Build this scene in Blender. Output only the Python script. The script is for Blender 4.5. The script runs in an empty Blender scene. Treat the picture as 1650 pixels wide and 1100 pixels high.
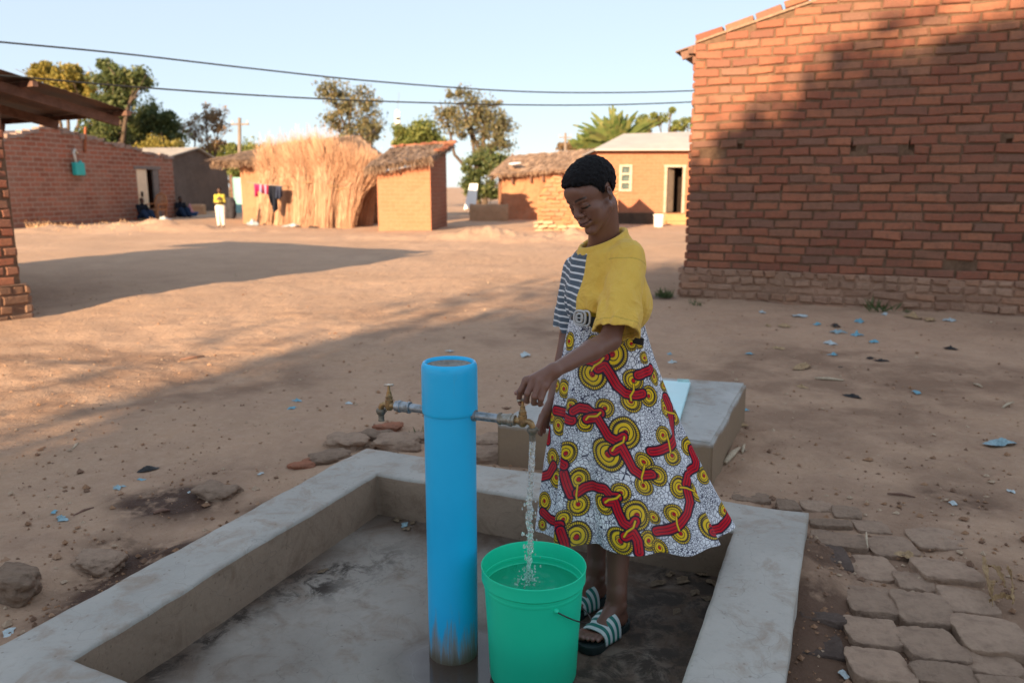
import bpy, bmesh, math, random
import numpy as np
from mathutils import Vector, Matrix

sc = bpy.context.scene
COL = sc.collection
R = math.radians
rng = np.random.default_rng(7)
random.seed(7)

# ---------------------------------------------------------------- camera model
FPX, CX, CY, H = 1280.0, 825.0, 550.0, 1.5
PIT = math.atan(250 / 1280)
CP, SP = math.cos(PIT), math.sin(PIT)
GZ = 0.08                                    # general level of the bare earth


def ray(u, v):
    x, y = (u - CX) / FPX, (CY - v) / FPX
    return np.array([x, CP + SP * y, -SP + CP * y])


def PY(u, v, Y):
    r = ray(u, v)
    t = Y / r[1]
    return np.array([r[0] * t, Y, H + r[2] * t])


def PZ(u, v, z=GZ):
    r = ray(u, v)
    t = (z - H) / r[2]
    return np.array([r[0] * t, r[1] * t, z])


def on_wall(u, v, P, w):
    """where the sight line meets the upright plane through P along w -> (s, z)"""
    r = ray(u, v)
    n = np.array([-w[1], w[0]])
    t = (n[0] * P[0] + n[1] * P[1]) / (n[0] * r[0] + n[1] * r[1])
    q = r * t
    return (q[0] - P[0]) * w[0] + (q[1] - P[1]) * w[1], H + q[2]


def unit(v):
    v = np.asarray(v, float)
    return v / np.linalg.norm(v)


DA = unit([0.4297, 1.0189])                  # the basin's long axis
DB = np.array([DA[1], -DA[0]])

# ---------------------------------------------------------------- noise


def _h(ix, iy, iz, seed):
    n = (ix.astype(np.int64) * 374761393 + iy.astype(np.int64) * 668265263 + iz.astype(np.int64) * 2147483647 + seed * 1274126177)
    n = (n ^ (n >> 13)) * 1274126177
    n = n ^ (n >> 16)
    return ((n & 0xFFFFFF).astype(np.float64) / 0xFFFFFF) * 2 - 1


def vnoise(x, y, z=None, seed=0):
    x = np.asarray(x, float); y = np.asarray(y, float)
    z = np.zeros_like(x) if z is None else np.asarray(z, float)
    x, y, z = np.broadcast_arrays(x, y, z)
    ix, iy, iz = np.floor(x), np.floor(y), np.floor(z)
    fx, fy, fz = x - ix, y - iy, z - iz
    fx, fy, fz = [f * f * f * (f * (f * 6 - 15) + 10) for f in (fx, fy, fz)]
    ix, iy, iz = ix.astype(int), iy.astype(int), iz.astype(int)
    r = 0
    for a in (0, 1):
        for b in (0, 1):
            for c in (0, 1):
                w = (fx if a else 1 - fx) * (fy if b else 1 - fy) * (fz if c else 1 - fz)
                r = r + w * _h(ix + a, iy + b, iz + c, seed)
    return r


def fbm(x, y, z=None, oct=4, seed=0, gain=0.5):
    r, a, f = 0, 1.0, 1.0
    for o in range(oct):
        r = r + a * vnoise(np.asarray(x) * f + o * 17.3, np.asarray(y) * f + o * 9.1, None if z is None else np.asarray(z) * f, seed + o)
        a *= gain
        f *= 2.03
    return r


def sstep(a, b, x):
    t = np.clip((np.asarray(x, float) - a) / (b - a), 0, 1)
    return t * t * (3 - 2 * t)


# ---------------------------------------------------------------- objects


def wloc(o):
    l = Vector((0, 0, 0))
    while o is not None:
        l += o.location
        o = o.parent
    return l


def tag(o, label=None, cat=None, group=None, kind=None):
    if label: o['label'] = label
    if cat: o['category'] = cat
    if group: o['group'] = group
    if kind: o['kind'] = kind
    return o


def thing(name, loc, label, cat, group=None):
    o = bpy.data.objects.new(name, None)
    o.empty_display_size = 0.1
    COL.objects.link(o)
    o.location = [float(c) for c in loc]
    return tag(o, label, cat, group)


class MB:
    def __init__(self):
        self.v, self.f, self.n = [], [], 0

    def add(self, verts, faces):
        verts = np.asarray(verts, float).reshape(-1, 3)
        self.v.append(verts)
        n = self.n
        self.f.extend([tuple(i + n for i in f) for f in faces])
        self.n += len(verts)
        return self

    def box(self, c, size, yaw=0.0, M=None, jit=0.0):
        sx, sy, sz = np.asarray(size, float) / 2
        p = np.array([(x, y, z) for z in (-sz, sz) for y in (-sy, sy) for x in (-sx, sx)])
        if jit: p += rng.normal(0, jit, p.shape)
        if M is not None: p = p @ np.asarray(M).T
        ca, sa = math.cos(yaw), math.sin(yaw)
        q = p.copy()
        q[:, 0] = p[:, 0] * ca - p[:, 1] * sa
        q[:, 1] = p[:, 0] * sa + p[:, 1] * ca
        return self.add(q + np.asarray(c, float), [(0, 2, 3, 1), (4, 5, 7, 6), (0, 1, 5, 4), (2, 6, 7, 3), (0, 4, 6, 2), (1, 3, 7, 5)])

    def bar(self, a, b, w, h=None, up=(0, 0, 1), roll=0):
        a, b = np.asarray(a, float), np.asarray(b, float)
        h = w if h is None else h
        d = unit(b - a)
        up = np.asarray(up, float)
        if abs(d @ up) > 0.97: up = np.array([1.0, 0, 0])
        s = unit(np.cross(d, up)); u = np.cross(s, d)
        p = []
        for q in (a, b):
            for su, sv in ((-1, -1), (1, -1), (1, 1), (-1, 1)):
                p.append(q + s * su * w / 2 + u * sv * h / 2)
        return self.add(p, [(3, 2, 1, 0), (4, 5, 6, 7), (0, 1, 5, 4), (1, 2, 6, 5), (2, 3, 7, 6), (3, 0, 4, 7)])

    def tube(self, pts, rad, n=10, cap=True):
        pts = np.asarray(pts, float)
        m = len(pts)
        rad = np.full(m, rad, float) if np.isscalar(rad) else np.asarray(rad, float)
        t = np.gradient(pts, axis=0)
        t /= np.linalg.norm(t, axis=1)[:, None] + 1e-12
        ref = np.array([0, 0, 1.0]) if abs(t[0][2]) < 0.9 else np.array([1.0, 0, 0])
        s = unit(np.cross(t[0], ref))
        V = []
        ang = np.linspace(0, 2 * math.pi, n, endpoint=False)
        for i in range(m):
            s = unit(s - t[i] * (s @ t[i]))
            u = np.cross(t[i], s)
            V.append(pts[i] + rad[i] * (np.cos(ang)[:, None] * s + np.sin(ang)[:, None] * u))
        V = np.concatenate(V)
        F = []
        for i in range(m - 1):
            for k in range(n):
                F.append((i * n + k, i * n + (k + 1) % n, (i + 1) * n + (k + 1) % n, (i + 1) * n + k))
        if cap:
            F.append(tuple(range(n))[::-1])
            F.append(tuple((m - 1) * n + k for k in range(n)))
        return self.add(V, F)

    def lathe(self, prof, c=(0, 0, 0), axis=(0, 0, 1), n=32, cap0=False, cap1=False):
        """prof: list of (radius, height) along axis"""
        ax = unit(axis)
        ref = np.array([1.0, 0, 0]) if abs(ax[0]) < 0.9 else np.array([0, 1.0, 0])
        s = unit(ref - ax * (ref @ ax)); u = np.cross(ax, s)
        ang = np.linspace(0, 2 * math.pi, n, endpoint=False)
        ringd = np.cos(ang)[:, None] * s + np.sin(ang)[:, None] * u
        V = np.concatenate([np.asarray(c) + h * ax + r * ringd for r, h in prof])
        F = []
        for i in range(len(prof) - 1):
            for k in range(n):
                F.append((i * n + k, i * n + (k + 1) % n, (i + 1) * n + (k + 1) % n, (i + 1) * n + k))
        if cap0: F.append(tuple(range(n))[::-1])
        if cap1: F.append(tuple((len(prof) - 1) * n + k for k in range(n)))
        return self.add(V, F)

    def quad(self, a, b, c, d):
        return self.add([a, b, c, d], [(0, 1, 2, 3)])

    def grid(self, V):
        """V: array (m, n, 3)"""
        m, n = V.shape[:2]
        i, j = np.meshgrid(np.arange(m - 1), np.arange(n - 1), indexing='ij')
        a = (i * n + j).ravel()
        F = np.stack([a, a + n, a + n + 1, a + 1], 1)
        return self.add(V.reshape(-1, 3), F.tolist())

    def slab(self, top, thick):
        """closed prism under a polygon (list of 3-D points, counter-clockwise from above)"""
        top = np.asarray(top, float)
        n = len(top)
        bot = top - np.array([0, 0, thick]) if np.isscalar(thick) else top - np.asarray(thick, float)
        F = [tuple(range(n)), tuple(range(n, 2 * n))[::-1]]
        for k in range(n):
            F.append((k, n + k, n + (k + 1) % n, (k + 1) % n))
        return self.add(np.concatenate([top, bot]), F)

    def build(self, name, mat, parent=None, smooth=False, origin=None, angle=None):
        V = np.concatenate(self.v) if self.v else np.zeros((0, 3))
        return mesh_obj(name, V, self.f, mat, parent, smooth, origin, angle)


def mesh_obj(name, V, F, mat, parent=None, smooth=False, origin=None, angle=None):
    V = np.asarray(V, float)
    if parent is not None: off = np.array(wloc(parent))
    elif origin is not None: off = np.asarray(origin, float)
    else: off = np.zeros(3)
    me = bpy.data.meshes.new(name)
    V = V - off
    if isinstance(F, np.ndarray):
        nf = len(F)
        me.vertices.add(len(V)); me.vertices.foreach_set('co', V.astype(np.float32).ravel())
        me.loops.add(nf * 4); me.loops.foreach_set('vertex_index', F.astype(np.int32).ravel())
        me.polygons.add(nf)
        me.polygons.foreach_set('loop_start', np.arange(nf, dtype=np.int32) * 4)
        me.update(calc_edges=True)
    else:
        me.from_pydata(V.tolist(), [], F)
    me.validate(verbose=False)
    if smooth:
        me.polygons.foreach_set('use_smooth', np.ones(len(me.polygons), bool))
        if angle is not None:
            me.set_sharp_from_angle(angle=R(angle))
    me.update()
    o = bpy.data.objects.new(name, me)
    COL.objects.link(o)
    if mat is not None: me.materials.append(mat)
    if parent is not None: o.parent = parent
    elif origin is not None: o.location = [float(c) for c in origin]
    return o


def vattr(o, name, data):
    """per-point colour attribute"""
    data = np.asarray(data, np.float32)
    if data.ndim == 1: data = np.stack([data] * 3, 1)
    if data.shape[1] == 3: data = np.concatenate([data, np.ones((len(data), 1), np.float32)], 1)
    a = o.data.attributes.new(name, 'FLOAT_COLOR', 'POINT')
    a.data.foreach_set('color', data.ravel())


def bevel(o, w, seg=2, angle=30):
    m = o.modifiers.new('bevel', 'BEVEL')
    m.width = w; m.segments = seg; m.limit_method = 'ANGLE'; m.angle_limit = R(angle)
    return o


# ---------------------------------------------------------------- materials


class NB:
    def __init__(self, name, rough=0.8, spec=0.3):
        self.m = bpy.data.materials.new(name)
        self.m.use_nodes = True
        self.t = self.m.node_tree
        self.t.nodes.clear()
        self.out = self.t.nodes.new('ShaderNodeOutputMaterial')
        self.b = self.t.nodes.new('ShaderNodeBsdfPrincipled')
        self.t.links.new(self.b.outputs[0], self.out.inputs[0])
        self.b.inputs['Roughness'].default_value = rough
        self.b.inputs['Specular IOR Level'].default_value = spec
        self._tc = None

    def new(self, t, **kw):
        n = self.t.nodes.new(t)
        for k, v in kw.items(): setattr(n, k, v)
        return n

    def put(self, sock, v):
        if isinstance(v, bpy.types.NodeSocket): self.t.links.new(v, sock)
        elif isinstance(v, (tuple, list)):
            v = tuple(v)
            if sock.type == 'RGBA' and len(v) == 3: v = v + (1,)
            sock.default_value = v
        else: sock.default_value = v

    def co(self, k='Object'):
        if self._tc is None: self._tc = self.new('ShaderNodeTexCoord')
        return self._tc.outputs[k]

    def mapping(self, vec, scale=(1, 1, 1), rot=(0, 0, 0), loc=(0, 0, 0)):
        n = self.new('ShaderNodeMapping')
        self.put(n.inputs['Vector'], vec)
        n.inputs['Scale'].default_value = scale
        n.inputs['Rotation'].default_value = rot
        n.inputs['Location'].default_value = loc
        return n.outputs[0]

    def noise(self, scale, detail=5, rough=0.55, vec=None, dist=0.0, out='Fac'):
        n = self.new('ShaderNodeTexNoise')
        self.put(n.inputs['Vector'], self.co() if vec is None else vec)
        n.inputs['Scale'].default_value = scale
        n.inputs['Detail'].default_value = detail
        n.inputs['Roughness'].default_value = rough
        n.inputs['Distortion'].default_value = dist
        return n.outputs[out]

    def voronoi(self, scale, feature='F1', vec=None, rnd=1.0, out='Distance'):
        n = self.new('ShaderNodeTexVoronoi', feature=feature)
        self.put(n.inputs['Vector'], self.co() if vec is None else vec)
        n.inputs['Scale'].default_value = scale
        n.inputs['Randomness'].default_value = rnd
        return n.outputs[out]

    def ramp(self, fac, stops, interp='LINEAR'):
        n = self.new('ShaderNodeValToRGB')
        n.color_ramp.interpolation = interp
        e = n.color_ramp.elements
        while len(e) < len(stops): e.new(0.5)
        for k, (p, c) in enumerate(stops):
            e[k].position = p
            if not isinstance(c, (tuple, list)): c = (c, c, c)
            e[k].color = tuple(c) + (1,) if len(c) == 3 else c
        self.put(n.inputs['Fac'], fac)
        return n.outputs['Color']

    def rng(self, v, a, b, c=0.0, d=1.0, smooth=False):
        n = self.new('ShaderNodeMapRange')
        if smooth: n.interpolation_type = 'SMOOTHSTEP'
        self.put(n.inputs[0], v)
        for k, q in zip((1, 2, 3, 4), (a, b, c, d)): self.put(n.inputs[k], q)
        return n.outputs[0]

    def mix(self, fac, a, b, blend='MIX'):
        n = self.new('ShaderNodeMix', data_type='RGBA', blend_type=blend)
        self.put(n.inputs[0], fac); self.put(n.inputs[6], a); self.put(n.inputs[7], b)
        return n.outputs[2]

    def math(self, op, a, b=None, c=None, clamp=False):
        n = self.new('ShaderNodeMath', operation=op, use_clamp=clamp)
        self.put(n.inputs[0], a)
        if b is not None: self.put(n.inputs[1], b)
        if c is not None: self.put(n.inputs[2], c)
        return n.outputs[0]

    def sep(self, vec):
        n = self.new('ShaderNodeSeparateXYZ')
        self.put(n.inputs[0], vec)
        return n.outputs

    def attr(self, name, out='Color'):
        n = self.new('ShaderNodeAttribute', attribute_name=name)
        return n.outputs[out]

    def island(self):
        return self.new('ShaderNodeNewGeometry').outputs['Random Per Island']

    def objrand(self):
        return self.new('ShaderNodeObjectInfo').outputs['Random']

    def bump(self, h, strength=0.3, dist=0.01, normal=None):
        n = self.new('ShaderNodeBump')
        self.put(n.inputs['Height'], h)
        n.inputs['Strength'].default_value = strength
        n.inputs['Distance'].default_value = dist
        if normal is not None: self.put(n.inputs['Normal'], normal)
        return n.outputs[0]

    def done(self, color=None, normal=None, rough=None, **kw):
        if color is not None: self.put(self.b.inputs['Base Color'], color)
        if normal is not None: self.put(self.b.inputs['Normal'], normal)
        if rough is not None: self.put(self.b.inputs['Roughness'], rough)
        for k, v in kw.items(): self.put(self.b.inputs[k.replace('_', ' ')], v)
        return self.m


def vary(c, k):
    return tuple(min(1, x * k) for x in c)


def simple(name, c, rough=0.7, spec=0.3, scale=8.0, amt=0.25, bump=0.15, bdist=0.01, bscale=None, metal=0.0, c2=None):
    n = NB(name, rough, spec)
    a = n.noise(scale, 6, 0.6)
    b = n.noise(scale * 5.3, 4, 0.6)
    col = n.mix(n.rng(a, 0.3, 0.7), vary(c, 1 - amt), c2 or vary(c, 1 + amt))
    col = n.mix(n.rng(b, 0.35, 0.75, 0, 0.5), col, vary(c, 1 - amt * 1.4))
    nor = n.bump(n.noise(bscale or scale * 6, 6, 0.65), bump, bdist) if bump else None
    return n.done(col, nor, n.rng(a, 0.2, 0.8, max(0, rough - 0.08), min(1, rough + 0.08)), Metallic=metal)


def earth_mat(name, attr=True):
    n = NB(name, 0.95, 0.12)
    big = n.noise(0.35, 5, 0.6)
    mid = n.noise(2.2, 6, 0.62)
    fine = n.noise(19, 7, 0.7)
    grit = n.noise(90, 4, 0.7)
    col = n.mix(n.rng(big, 0.35, 0.65), (0.43, 0.28, 0.183), (0.50, 0.335, 0.228))
    col = n.mix(n.rng(mid, 0.42, 0.7, 0, 0.75), col, (0.37, 0.24, 0.165))
    col = n.mix(n.rng(fine, 0.45, 0.72, 0, 0.6), col, (0.53, 0.37, 0.265))
    col = n.mix(n.rng(grit, 0.58, 0.74, 0, 0.4), col, (0.26, 0.15, 0.095))
    sp = n.voronoi(38, 'F1')
    col = n.mix(n.rng(sp, 0.05, 0.12, 0.45, 0.0), col, (0.14, 0.08, 0.05))
    rough = 0.95
    if attr:
        w = n.sep(n.attr('wet'))[0]
        w2 = n.math('MULTIPLY', n.math('MULTIPLY', w, 1.7), n.rng(n.noise(7, 5, 0.65), 0.3, 0.5), clamp=True)
        col = n.mix(w2, col, (0.075, 0.04, 0.026))
        dust = n.sep(n.attr('wet'))[1]
        col = n.mix(n.math('MULTIPLY', dust, n.rng(mid, 0.35, 0.6)), col, (0.24, 0.15, 0.10))
        rough = n.rng(w2, 0, 1, 0.95, 0.55)
    h = n.math('ADD', n.math('MULTIPLY', fine, 1.0), n.math('MULTIPLY', grit, 0.35))
    h = n.math('ADD', h, n.math('MULTIPLY', n.noise(6, 4, 0.6), 1.2))
    return n.done(col, n.bump(h, 0.7, 0.03), rough)


def brick_mat(name, pal, grime=(0.16, 0.10, 0.07), dirt=0.4, tint=0.3):
    n = NB(name, 0.92, 0.12)
    r = n.island()
    k = len(pal)
    col = n.ramp(r, [((i + 0.0) / k, c) for i, c in enumerate(pal)], 'CONSTANT')
    r2 = n.math('FRACT', n.math('MULTIPLY', r, 37.7))
    col = n.mix(tint, col, n.mix(r2, (0.23, 0.088, 0.055), (0.40, 0.18, 0.11)))
    f = n.noise(22, 6, 0.65)
    col = n.mix(n.rng(f, 0.45, 0.75, 0, dirt), col, grime)
    g = n.noise(1.3, 5, 0.6)
    col = n.mix(n.rng(g, 0.5, 0.75, 0, dirt * 0.9), col, grime)
    col = n.mix(n.rng(n.noise(70, 3, 0.6), 0.6, 0.75, 0, tint), col, (0.5, 0.28, 0.17))
    col = n.mix(1.0, col, n.ramp(n.objrand(), [(0, .72), (.5, 1.0), (1, 1.18)]), 'MULTIPLY') if tint < .2 else col
    hb = n.math('ADD', n.noise(45, 7, 0.7), n.math('MULTIPLY', n.noise(14, 5, .65), 1.5 if tint < .2 else .6))
    return n.done(col, n.bump(hb, 0.8, 0.016))


def tex_brick(name, c1, c2, mortar, wu, hu, ax=(1, 0), scale=1.0, bump=0.6, ms=0.012):
    """brick pattern for far walls, on (distance along ax, height)"""
    n = NB(name, 0.92, 0.12)
    s = n.sep(n.co())
    u = n.math('ADD', n.math('MULTIPLY', s[0], float(ax[0])), n.math('MULTIPLY', s[1], float(ax[1])))
    cb = n.new('ShaderNodeCombineXYZ')
    n.put(cb.inputs[0], u); n.put(cb.inputs[1], s[2])
    b = n.new('ShaderNodeTexBrick')
    d = n.noise(1.7, 3, 0.5, out='Color')
    v = n.mix(0.03, cb.outputs[0], d)
    n.put(b.inputs['Vector'], v)
    n.put(b.inputs['Color1'], c1); n.put(b.inputs['Color2'], c2); n.put(b.inputs['Mortar'], mortar)
    b.inputs['Scale'].default_value = 1.0
    b.inputs['Brick Width'].default_value = wu
    b.inputs['Row Height'].default_value = hu
    b.inputs['Mortar Size'].default_value = ms
    b.inputs['Mortar Smooth'].default_value = 0.3
    col = n.mix(n.rng(n.noise(0.9, 5, 0.6), 0.35, 0.7, 0, 0.45), b.outputs['Color'], mortar)
    col = n.mix(n.rng(n.noise(12, 5, 0.6), 0.45, 0.7, 0, 0.4), col, vary(c1, 0.6))
    h = n.math('ADD', n.math('MULTIPLY', b.outputs['Fac'], -1.0), n.noise(15, 5, 0.6))
    return n.done(col, n.bump(h, bump, 0.03))


def leaf_mat(name, a, b, c, tr=0.35):
    n = NB(name, 0.5, 0.3)
    r = n.island()
    col = n.ramp(r, [(0.0, a), (0.5, b), (1.0, c)])
    col = n.mix(n.rng(n.noise(0.55, 3, 0.5), 0.35, 0.65, 0, 0.6), col, b)
    n.done(col)
    tl = n.new('ShaderNodeBsdfTranslucent')
    n.put(tl.inputs['Color'], col)
    ms = n.new('ShaderNodeMixShader')
    ms.inputs[0].default_value = tr
    n.t.links.new(n.b.outputs[0], ms.inputs[1]); n.t.links.new(tl.outputs[0], ms.inputs[2])
    n.t.links.new(ms.outputs[0], n.out.inputs[0])
    return n.m


def straw_mat(name, a, b, c, bump=True):
    n = NB(name, 0.75, 0.25)
    r = n.island()
    col = n.ramp(r, [(0.0, a), (0.5, b), (1.0, c)])
    col = n.mix(n.rng(n.noise(1.5, 4, 0.6), 0.4, 0.7, 0, 0.4), col, vary(a, 0.75))
    return n.done(col)


# ---------------------------------------------------------------- signed distance helper


class Field:
    """solids blended on a rectilinear grid, turned into one continuous surface"""

    def __init__(self, xs, ys, zs):
        self.ax = [np.asarray(a, np.float64) for a in (xs, ys, zs)]
        self.D = np.full([len(a) for a in self.ax], 0.5, np.float32)

    def _sl(self, lo, hi):
        out = []
        for k in range(3):
            i = max(0, np.searchsorted(self.ax[k], lo[k]) - 1)
            j = min(len(self.ax[k]), np.searchsorted(self.ax[k], hi[k]) + 1)
            if j - i < 1: return None
            out.append(slice(i, j))
        return tuple(out)

    def op(self, fn, lo, hi, k=0.01, mode='add'):
        sl = self._sl(np.asarray(lo) - 0.004, np.asarray(hi) + 0.004)
        if sl is None: return
        X, Y, Z = np.meshgrid(*[self.ax[i][sl[i]] for i in range(3)], indexing='ij')
        d = fn(X, Y, Z)
        a = self.D[sl]
        if mode == 'add':
            h = np.clip(0.5 + 0.5 * (d - a) / k, 0, 1)
            self.D[sl] = d * (1 - h) + a * h - k * h * (1 - h)
        elif mode == 'sub':
            d = -d
            h = np.clip(0.5 - 0.5 * (d - a) / k, 0, 1)
            self.D[sl] = d * (1 - h) + a * h + k * h * (1 - h)
        elif mode == 'and':
            h = np.clip(0.5 - 0.5 * (d - a) / k, 0, 1)
            self.D[sl] = d * (1 - h) + a * h + k * h * (1 - h)
        elif mode == 'off':
            self.D[sl] = a + d

    def cap(self, a, b, ra, rb, k=0.01, mode='add', flat=None):
        """tapered capsule; flat=(dir, factor) squashes it along a direction"""
        a, b = np.asarray(a, float), np.asarray(b, float)
        m = max(ra, rb) + 2.2 * k + 0.012
        ab = b - a
        L = max(ab @ ab, 1e-12)

        def fn(X, Y, Z):
            px, py, pz = X - a[0], Y - a[1], Z - a[2]
            t = np.clip((px * ab[0] + py * ab[1] + pz * ab[2]) / L, 0, 1)
            qx, qy, qz = px - t * ab[0], py - t * ab[1], pz - t * ab[2]
            if flat is not None:
                fd, ff = unit(flat[0]), flat[1]
                c = (qx * fd[0] + qy * fd[1] + qz * fd[2]) * (1 / ff - 1)
                qx, qy, qz = qx + c * fd[0], qy + c * fd[1], qz + c * fd[2]
            return np.sqrt(qx * qx + qy * qy + qz * qz) - (ra + (rb - ra) * t)
        self.op(fn, np.minimum(a, b) - m, np.maximum(a, b) + m, k, mode)

    def chain(self, pts, rad, k=0.006, k0=None):
        for i in range(len(pts) - 1):
            self.cap(pts[i], pts[i + 1], rad[i], rad[i + 1], (k0 if (i == 0 and k0) else k))

    def ell(self, c, r, M=None, k=0.01, mode='add'):
        """ellipsoid, axes = columns of M"""
        c, r = np.asarray(c, float), np.asarray(r, float)
        M = np.eye(3) if M is None else np.asarray(M)
        m = max(r) + 2.2 * k + 0.012

        def fn(X, Y, Z):
            px, py, pz = X - c[0], Y - c[1], Z - c[2]
            q = [px * M[0, i] + py * M[1, i] + pz * M[2, i] for i in range(3)]
            k0 = np.sqrt(sum((q[i] / r[i]) ** 2 for i in range(3)))
            k1 = np.sqrt(sum((q[i] / r[i] ** 2) ** 2 for i in range(3))) + 1e-9
            return k0 * (k0 - 1) / k1
        self.op(fn, c - m, c + m, k, mode)

    def mesh(self):
        D = self.D
        ins = D < 0
        n = [s - 1 for s in D.shape]
        cnt = np.zeros(n, np.int8)
        for a in (0, 1):
            for b in (0, 1):
                for c in (0, 1):
                    cnt += ins[a:a + n[0], b:b + n[1], c:c + n[2]]
        act = (cnt > 0) & (cnt < 8)
        idx = np.argwhere(act)
        ids = np.full(n, -1, np.int64)
        ids[act] = np.arange(len(idx))
        acc = np.zeros((len(idx), 3)); num = np.zeros(len(idx))
        I, J, K = idx.T
        for ax in range(3):
            o = [q for q in range(3) if q != ax]
            for p in (0, 1):
                for q in (0, 1):
                    off = [0, 0, 0]; off[o[0]] = p; off[o[1]] = q
                    off2 = list(off); off2[ax] = 1
                    d0 = D[I + off[0], J + off[1], K + off[2]]
                    d1 = D[I + off2[0], J + off2[1], K + off2[2]]
                    m = (d0 < 0) != (d1 < 0)
                    t = np.where(m, d0 / np.where(m, d0 - d1, 1), 0)
                    pos = np.zeros((len(idx), 3))
                    pos[:, o[0]] = p; pos[:, o[1]] = q; pos[:, ax] = t
                    acc += pos * m[:, None]; num += m
        pos = acc / np.maximum(num, 1)[:, None]
        V = np.empty((len(idx), 3))
        for k in range(3):
            A = self.ax[k]
            i = idx[:, k]
            V[:, k] = A[i] + (A[i + 1] - A[i]) * pos[:, k]
        Fs = []
        for ax in range(3):
            s0 = [slice(None)] * 3; s1 = [slice(None)] * 3
            s0[ax] = slice(0, -1); s1[ax] = slice(1, None)
            e = ins[tuple(s0)] != ins[tuple(s1)]
            q = np.argwhere(e)
            o = [(ax + 1) % 3, (ax + 2) % 3]
            ok = (q[:, o[0]] >= 1) & (q[:, o[1]] >= 1) & (q[:, o[0]] < D.shape[o[0]] - 1) & (q[:, o[1]] < D.shape[o[1]] - 1)
            q = q[ok]
            if not len(q): continue

            def cid(a, b):
                c = q.copy()
                c[:, o[0]] += a; c[:, o[1]] += b
                return ids[c[:, 0], c[:, 1], c[:, 2]]
            f = np.stack([cid(-1, -1), cid(0, -1), cid(0, 0), cid(-1, 0)], 1)
            flip = ~ins[q[:, 0], q[:, 1], q[:, 2]]
            f[flip] = f[flip][:, ::-1]
            Fs.append(f)
        F = np.concatenate(Fs)
        return V, F

    @staticmethod
    def relax(V, F, it=2, lam=0.5):
        for _ in range(it):
            acc = np.zeros_like(V); num = np.zeros(len(V))
            for k in range(4):
                a, b = F[:, k], F[:, (k + 1) % 4]
                np.add.at(acc, a, V[b]); np.add.at(num, a, 1)
                np.add.at(acc, b, V[a]); np.add.at(num, b, 1)
            V = V + lam * (acc / np.maximum(num, 1)[:, None] - V)
        return V


def axis_pts(*seg):
    """seg: (start, end, step) ... joined"""
    out = []
    for a, b, s in seg:
        n = max(1, int(round((b - a) / s)))
        out.extend(np.linspace(a, b, n, endpoint=False))
    out.append(seg[-1][1])
    return np.array(out)
# ================================================================ light, sky, camera
SUN_EL = R(17.0)
SUN_H = unit([0.41, 0.912])                  # the way the light travels over the ground
w = bpy.data.worlds.new('World')
sc.world = w
w.use_nodes = True
nt = w.node_tree
bg = nt.nodes['Background']
sky = nt.nodes.new('ShaderNodeTexSky')
sky.sky_type = 'NISHITA'
sky.sun_disc = False
sky.sun_elevation = SUN_EL
sky.sun_rotation = math.atan2(-SUN_H[0], -SUN_H[1])
sky.altitude = 900
sky.air_density = 1.0
sky.dust_density = 0.4
sky.ozone_density = 1.6
# thin even haze paling the dry-season sky
hz = nt.nodes.new('ShaderNodeMix'); hz.data_type = 'RGBA'
hz.inputs[0].default_value = 0.91
nt.links.new(sky.outputs[0], hz.inputs[6])
hz.inputs[7].default_value = (1.04, 1.19, 1.38, 1)
nt.links.new(hz.outputs[2], bg.inputs[0])
bg.inputs[1].default_value = SKY_STRENGTH = 0.15

sl = bpy.data.lights.new('sun', 'SUN')
sl.energy = 3.4
sl.angle = R(0.55)
sl.color = (1.0, 0.715, 0.445)
so = bpy.data.objects.new('sun', sl)
COL.objects.link(so)
so.location = (-12, -25, 12)
Ldir = Vector((SUN_H[0] * math.cos(SUN_EL), SUN_H[1] * math.cos(SUN_EL), -math.sin(SUN_EL)))
so.rotation_euler = Ldir.to_track_quat('-Z', 'Y').to_euler()

cam = bpy.data.cameras.new('camera')
co = bpy.data.objects.new('camera', cam)
COL.objects.link(co)
co.location = (0, 0, H)
co.rotation_euler = (math.pi / 2 - PIT, 0, 0)
cam.sensor_width = 36
cam.lens = 36 * FPX / 1650
cam.clip_start = 0.05
cam.clip_end = 3000
cam.dof.use_dof = True
cam.dof.focus_distance = 2.55
cam.dof.aperture_fstop = 3.2
sc.camera = co
sc.view_settings.view_transform = 'Standard'
sc.view_settings.look = 'None'
sc.view_settings.exposure = 2.0
sc.view_settings.gamma = 1.0

# ================================================================ the bare earth
CURB_Z = 0.20
BO = PZ(590, 720, CURB_Z)                    # outer back-left corner of the basin


def uvp(u, v, z):
    q = BO[:2] + u * DB - v * DA
    return np.array([q[0], q[1], z])


BW, BL, CW, CB = 2.112, 2.22, 0.255, 0.30
SLAB = [PZ(801, 682, .31), PZ(1150, 712, .31)]
SLABD = DA * 1.27


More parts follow.
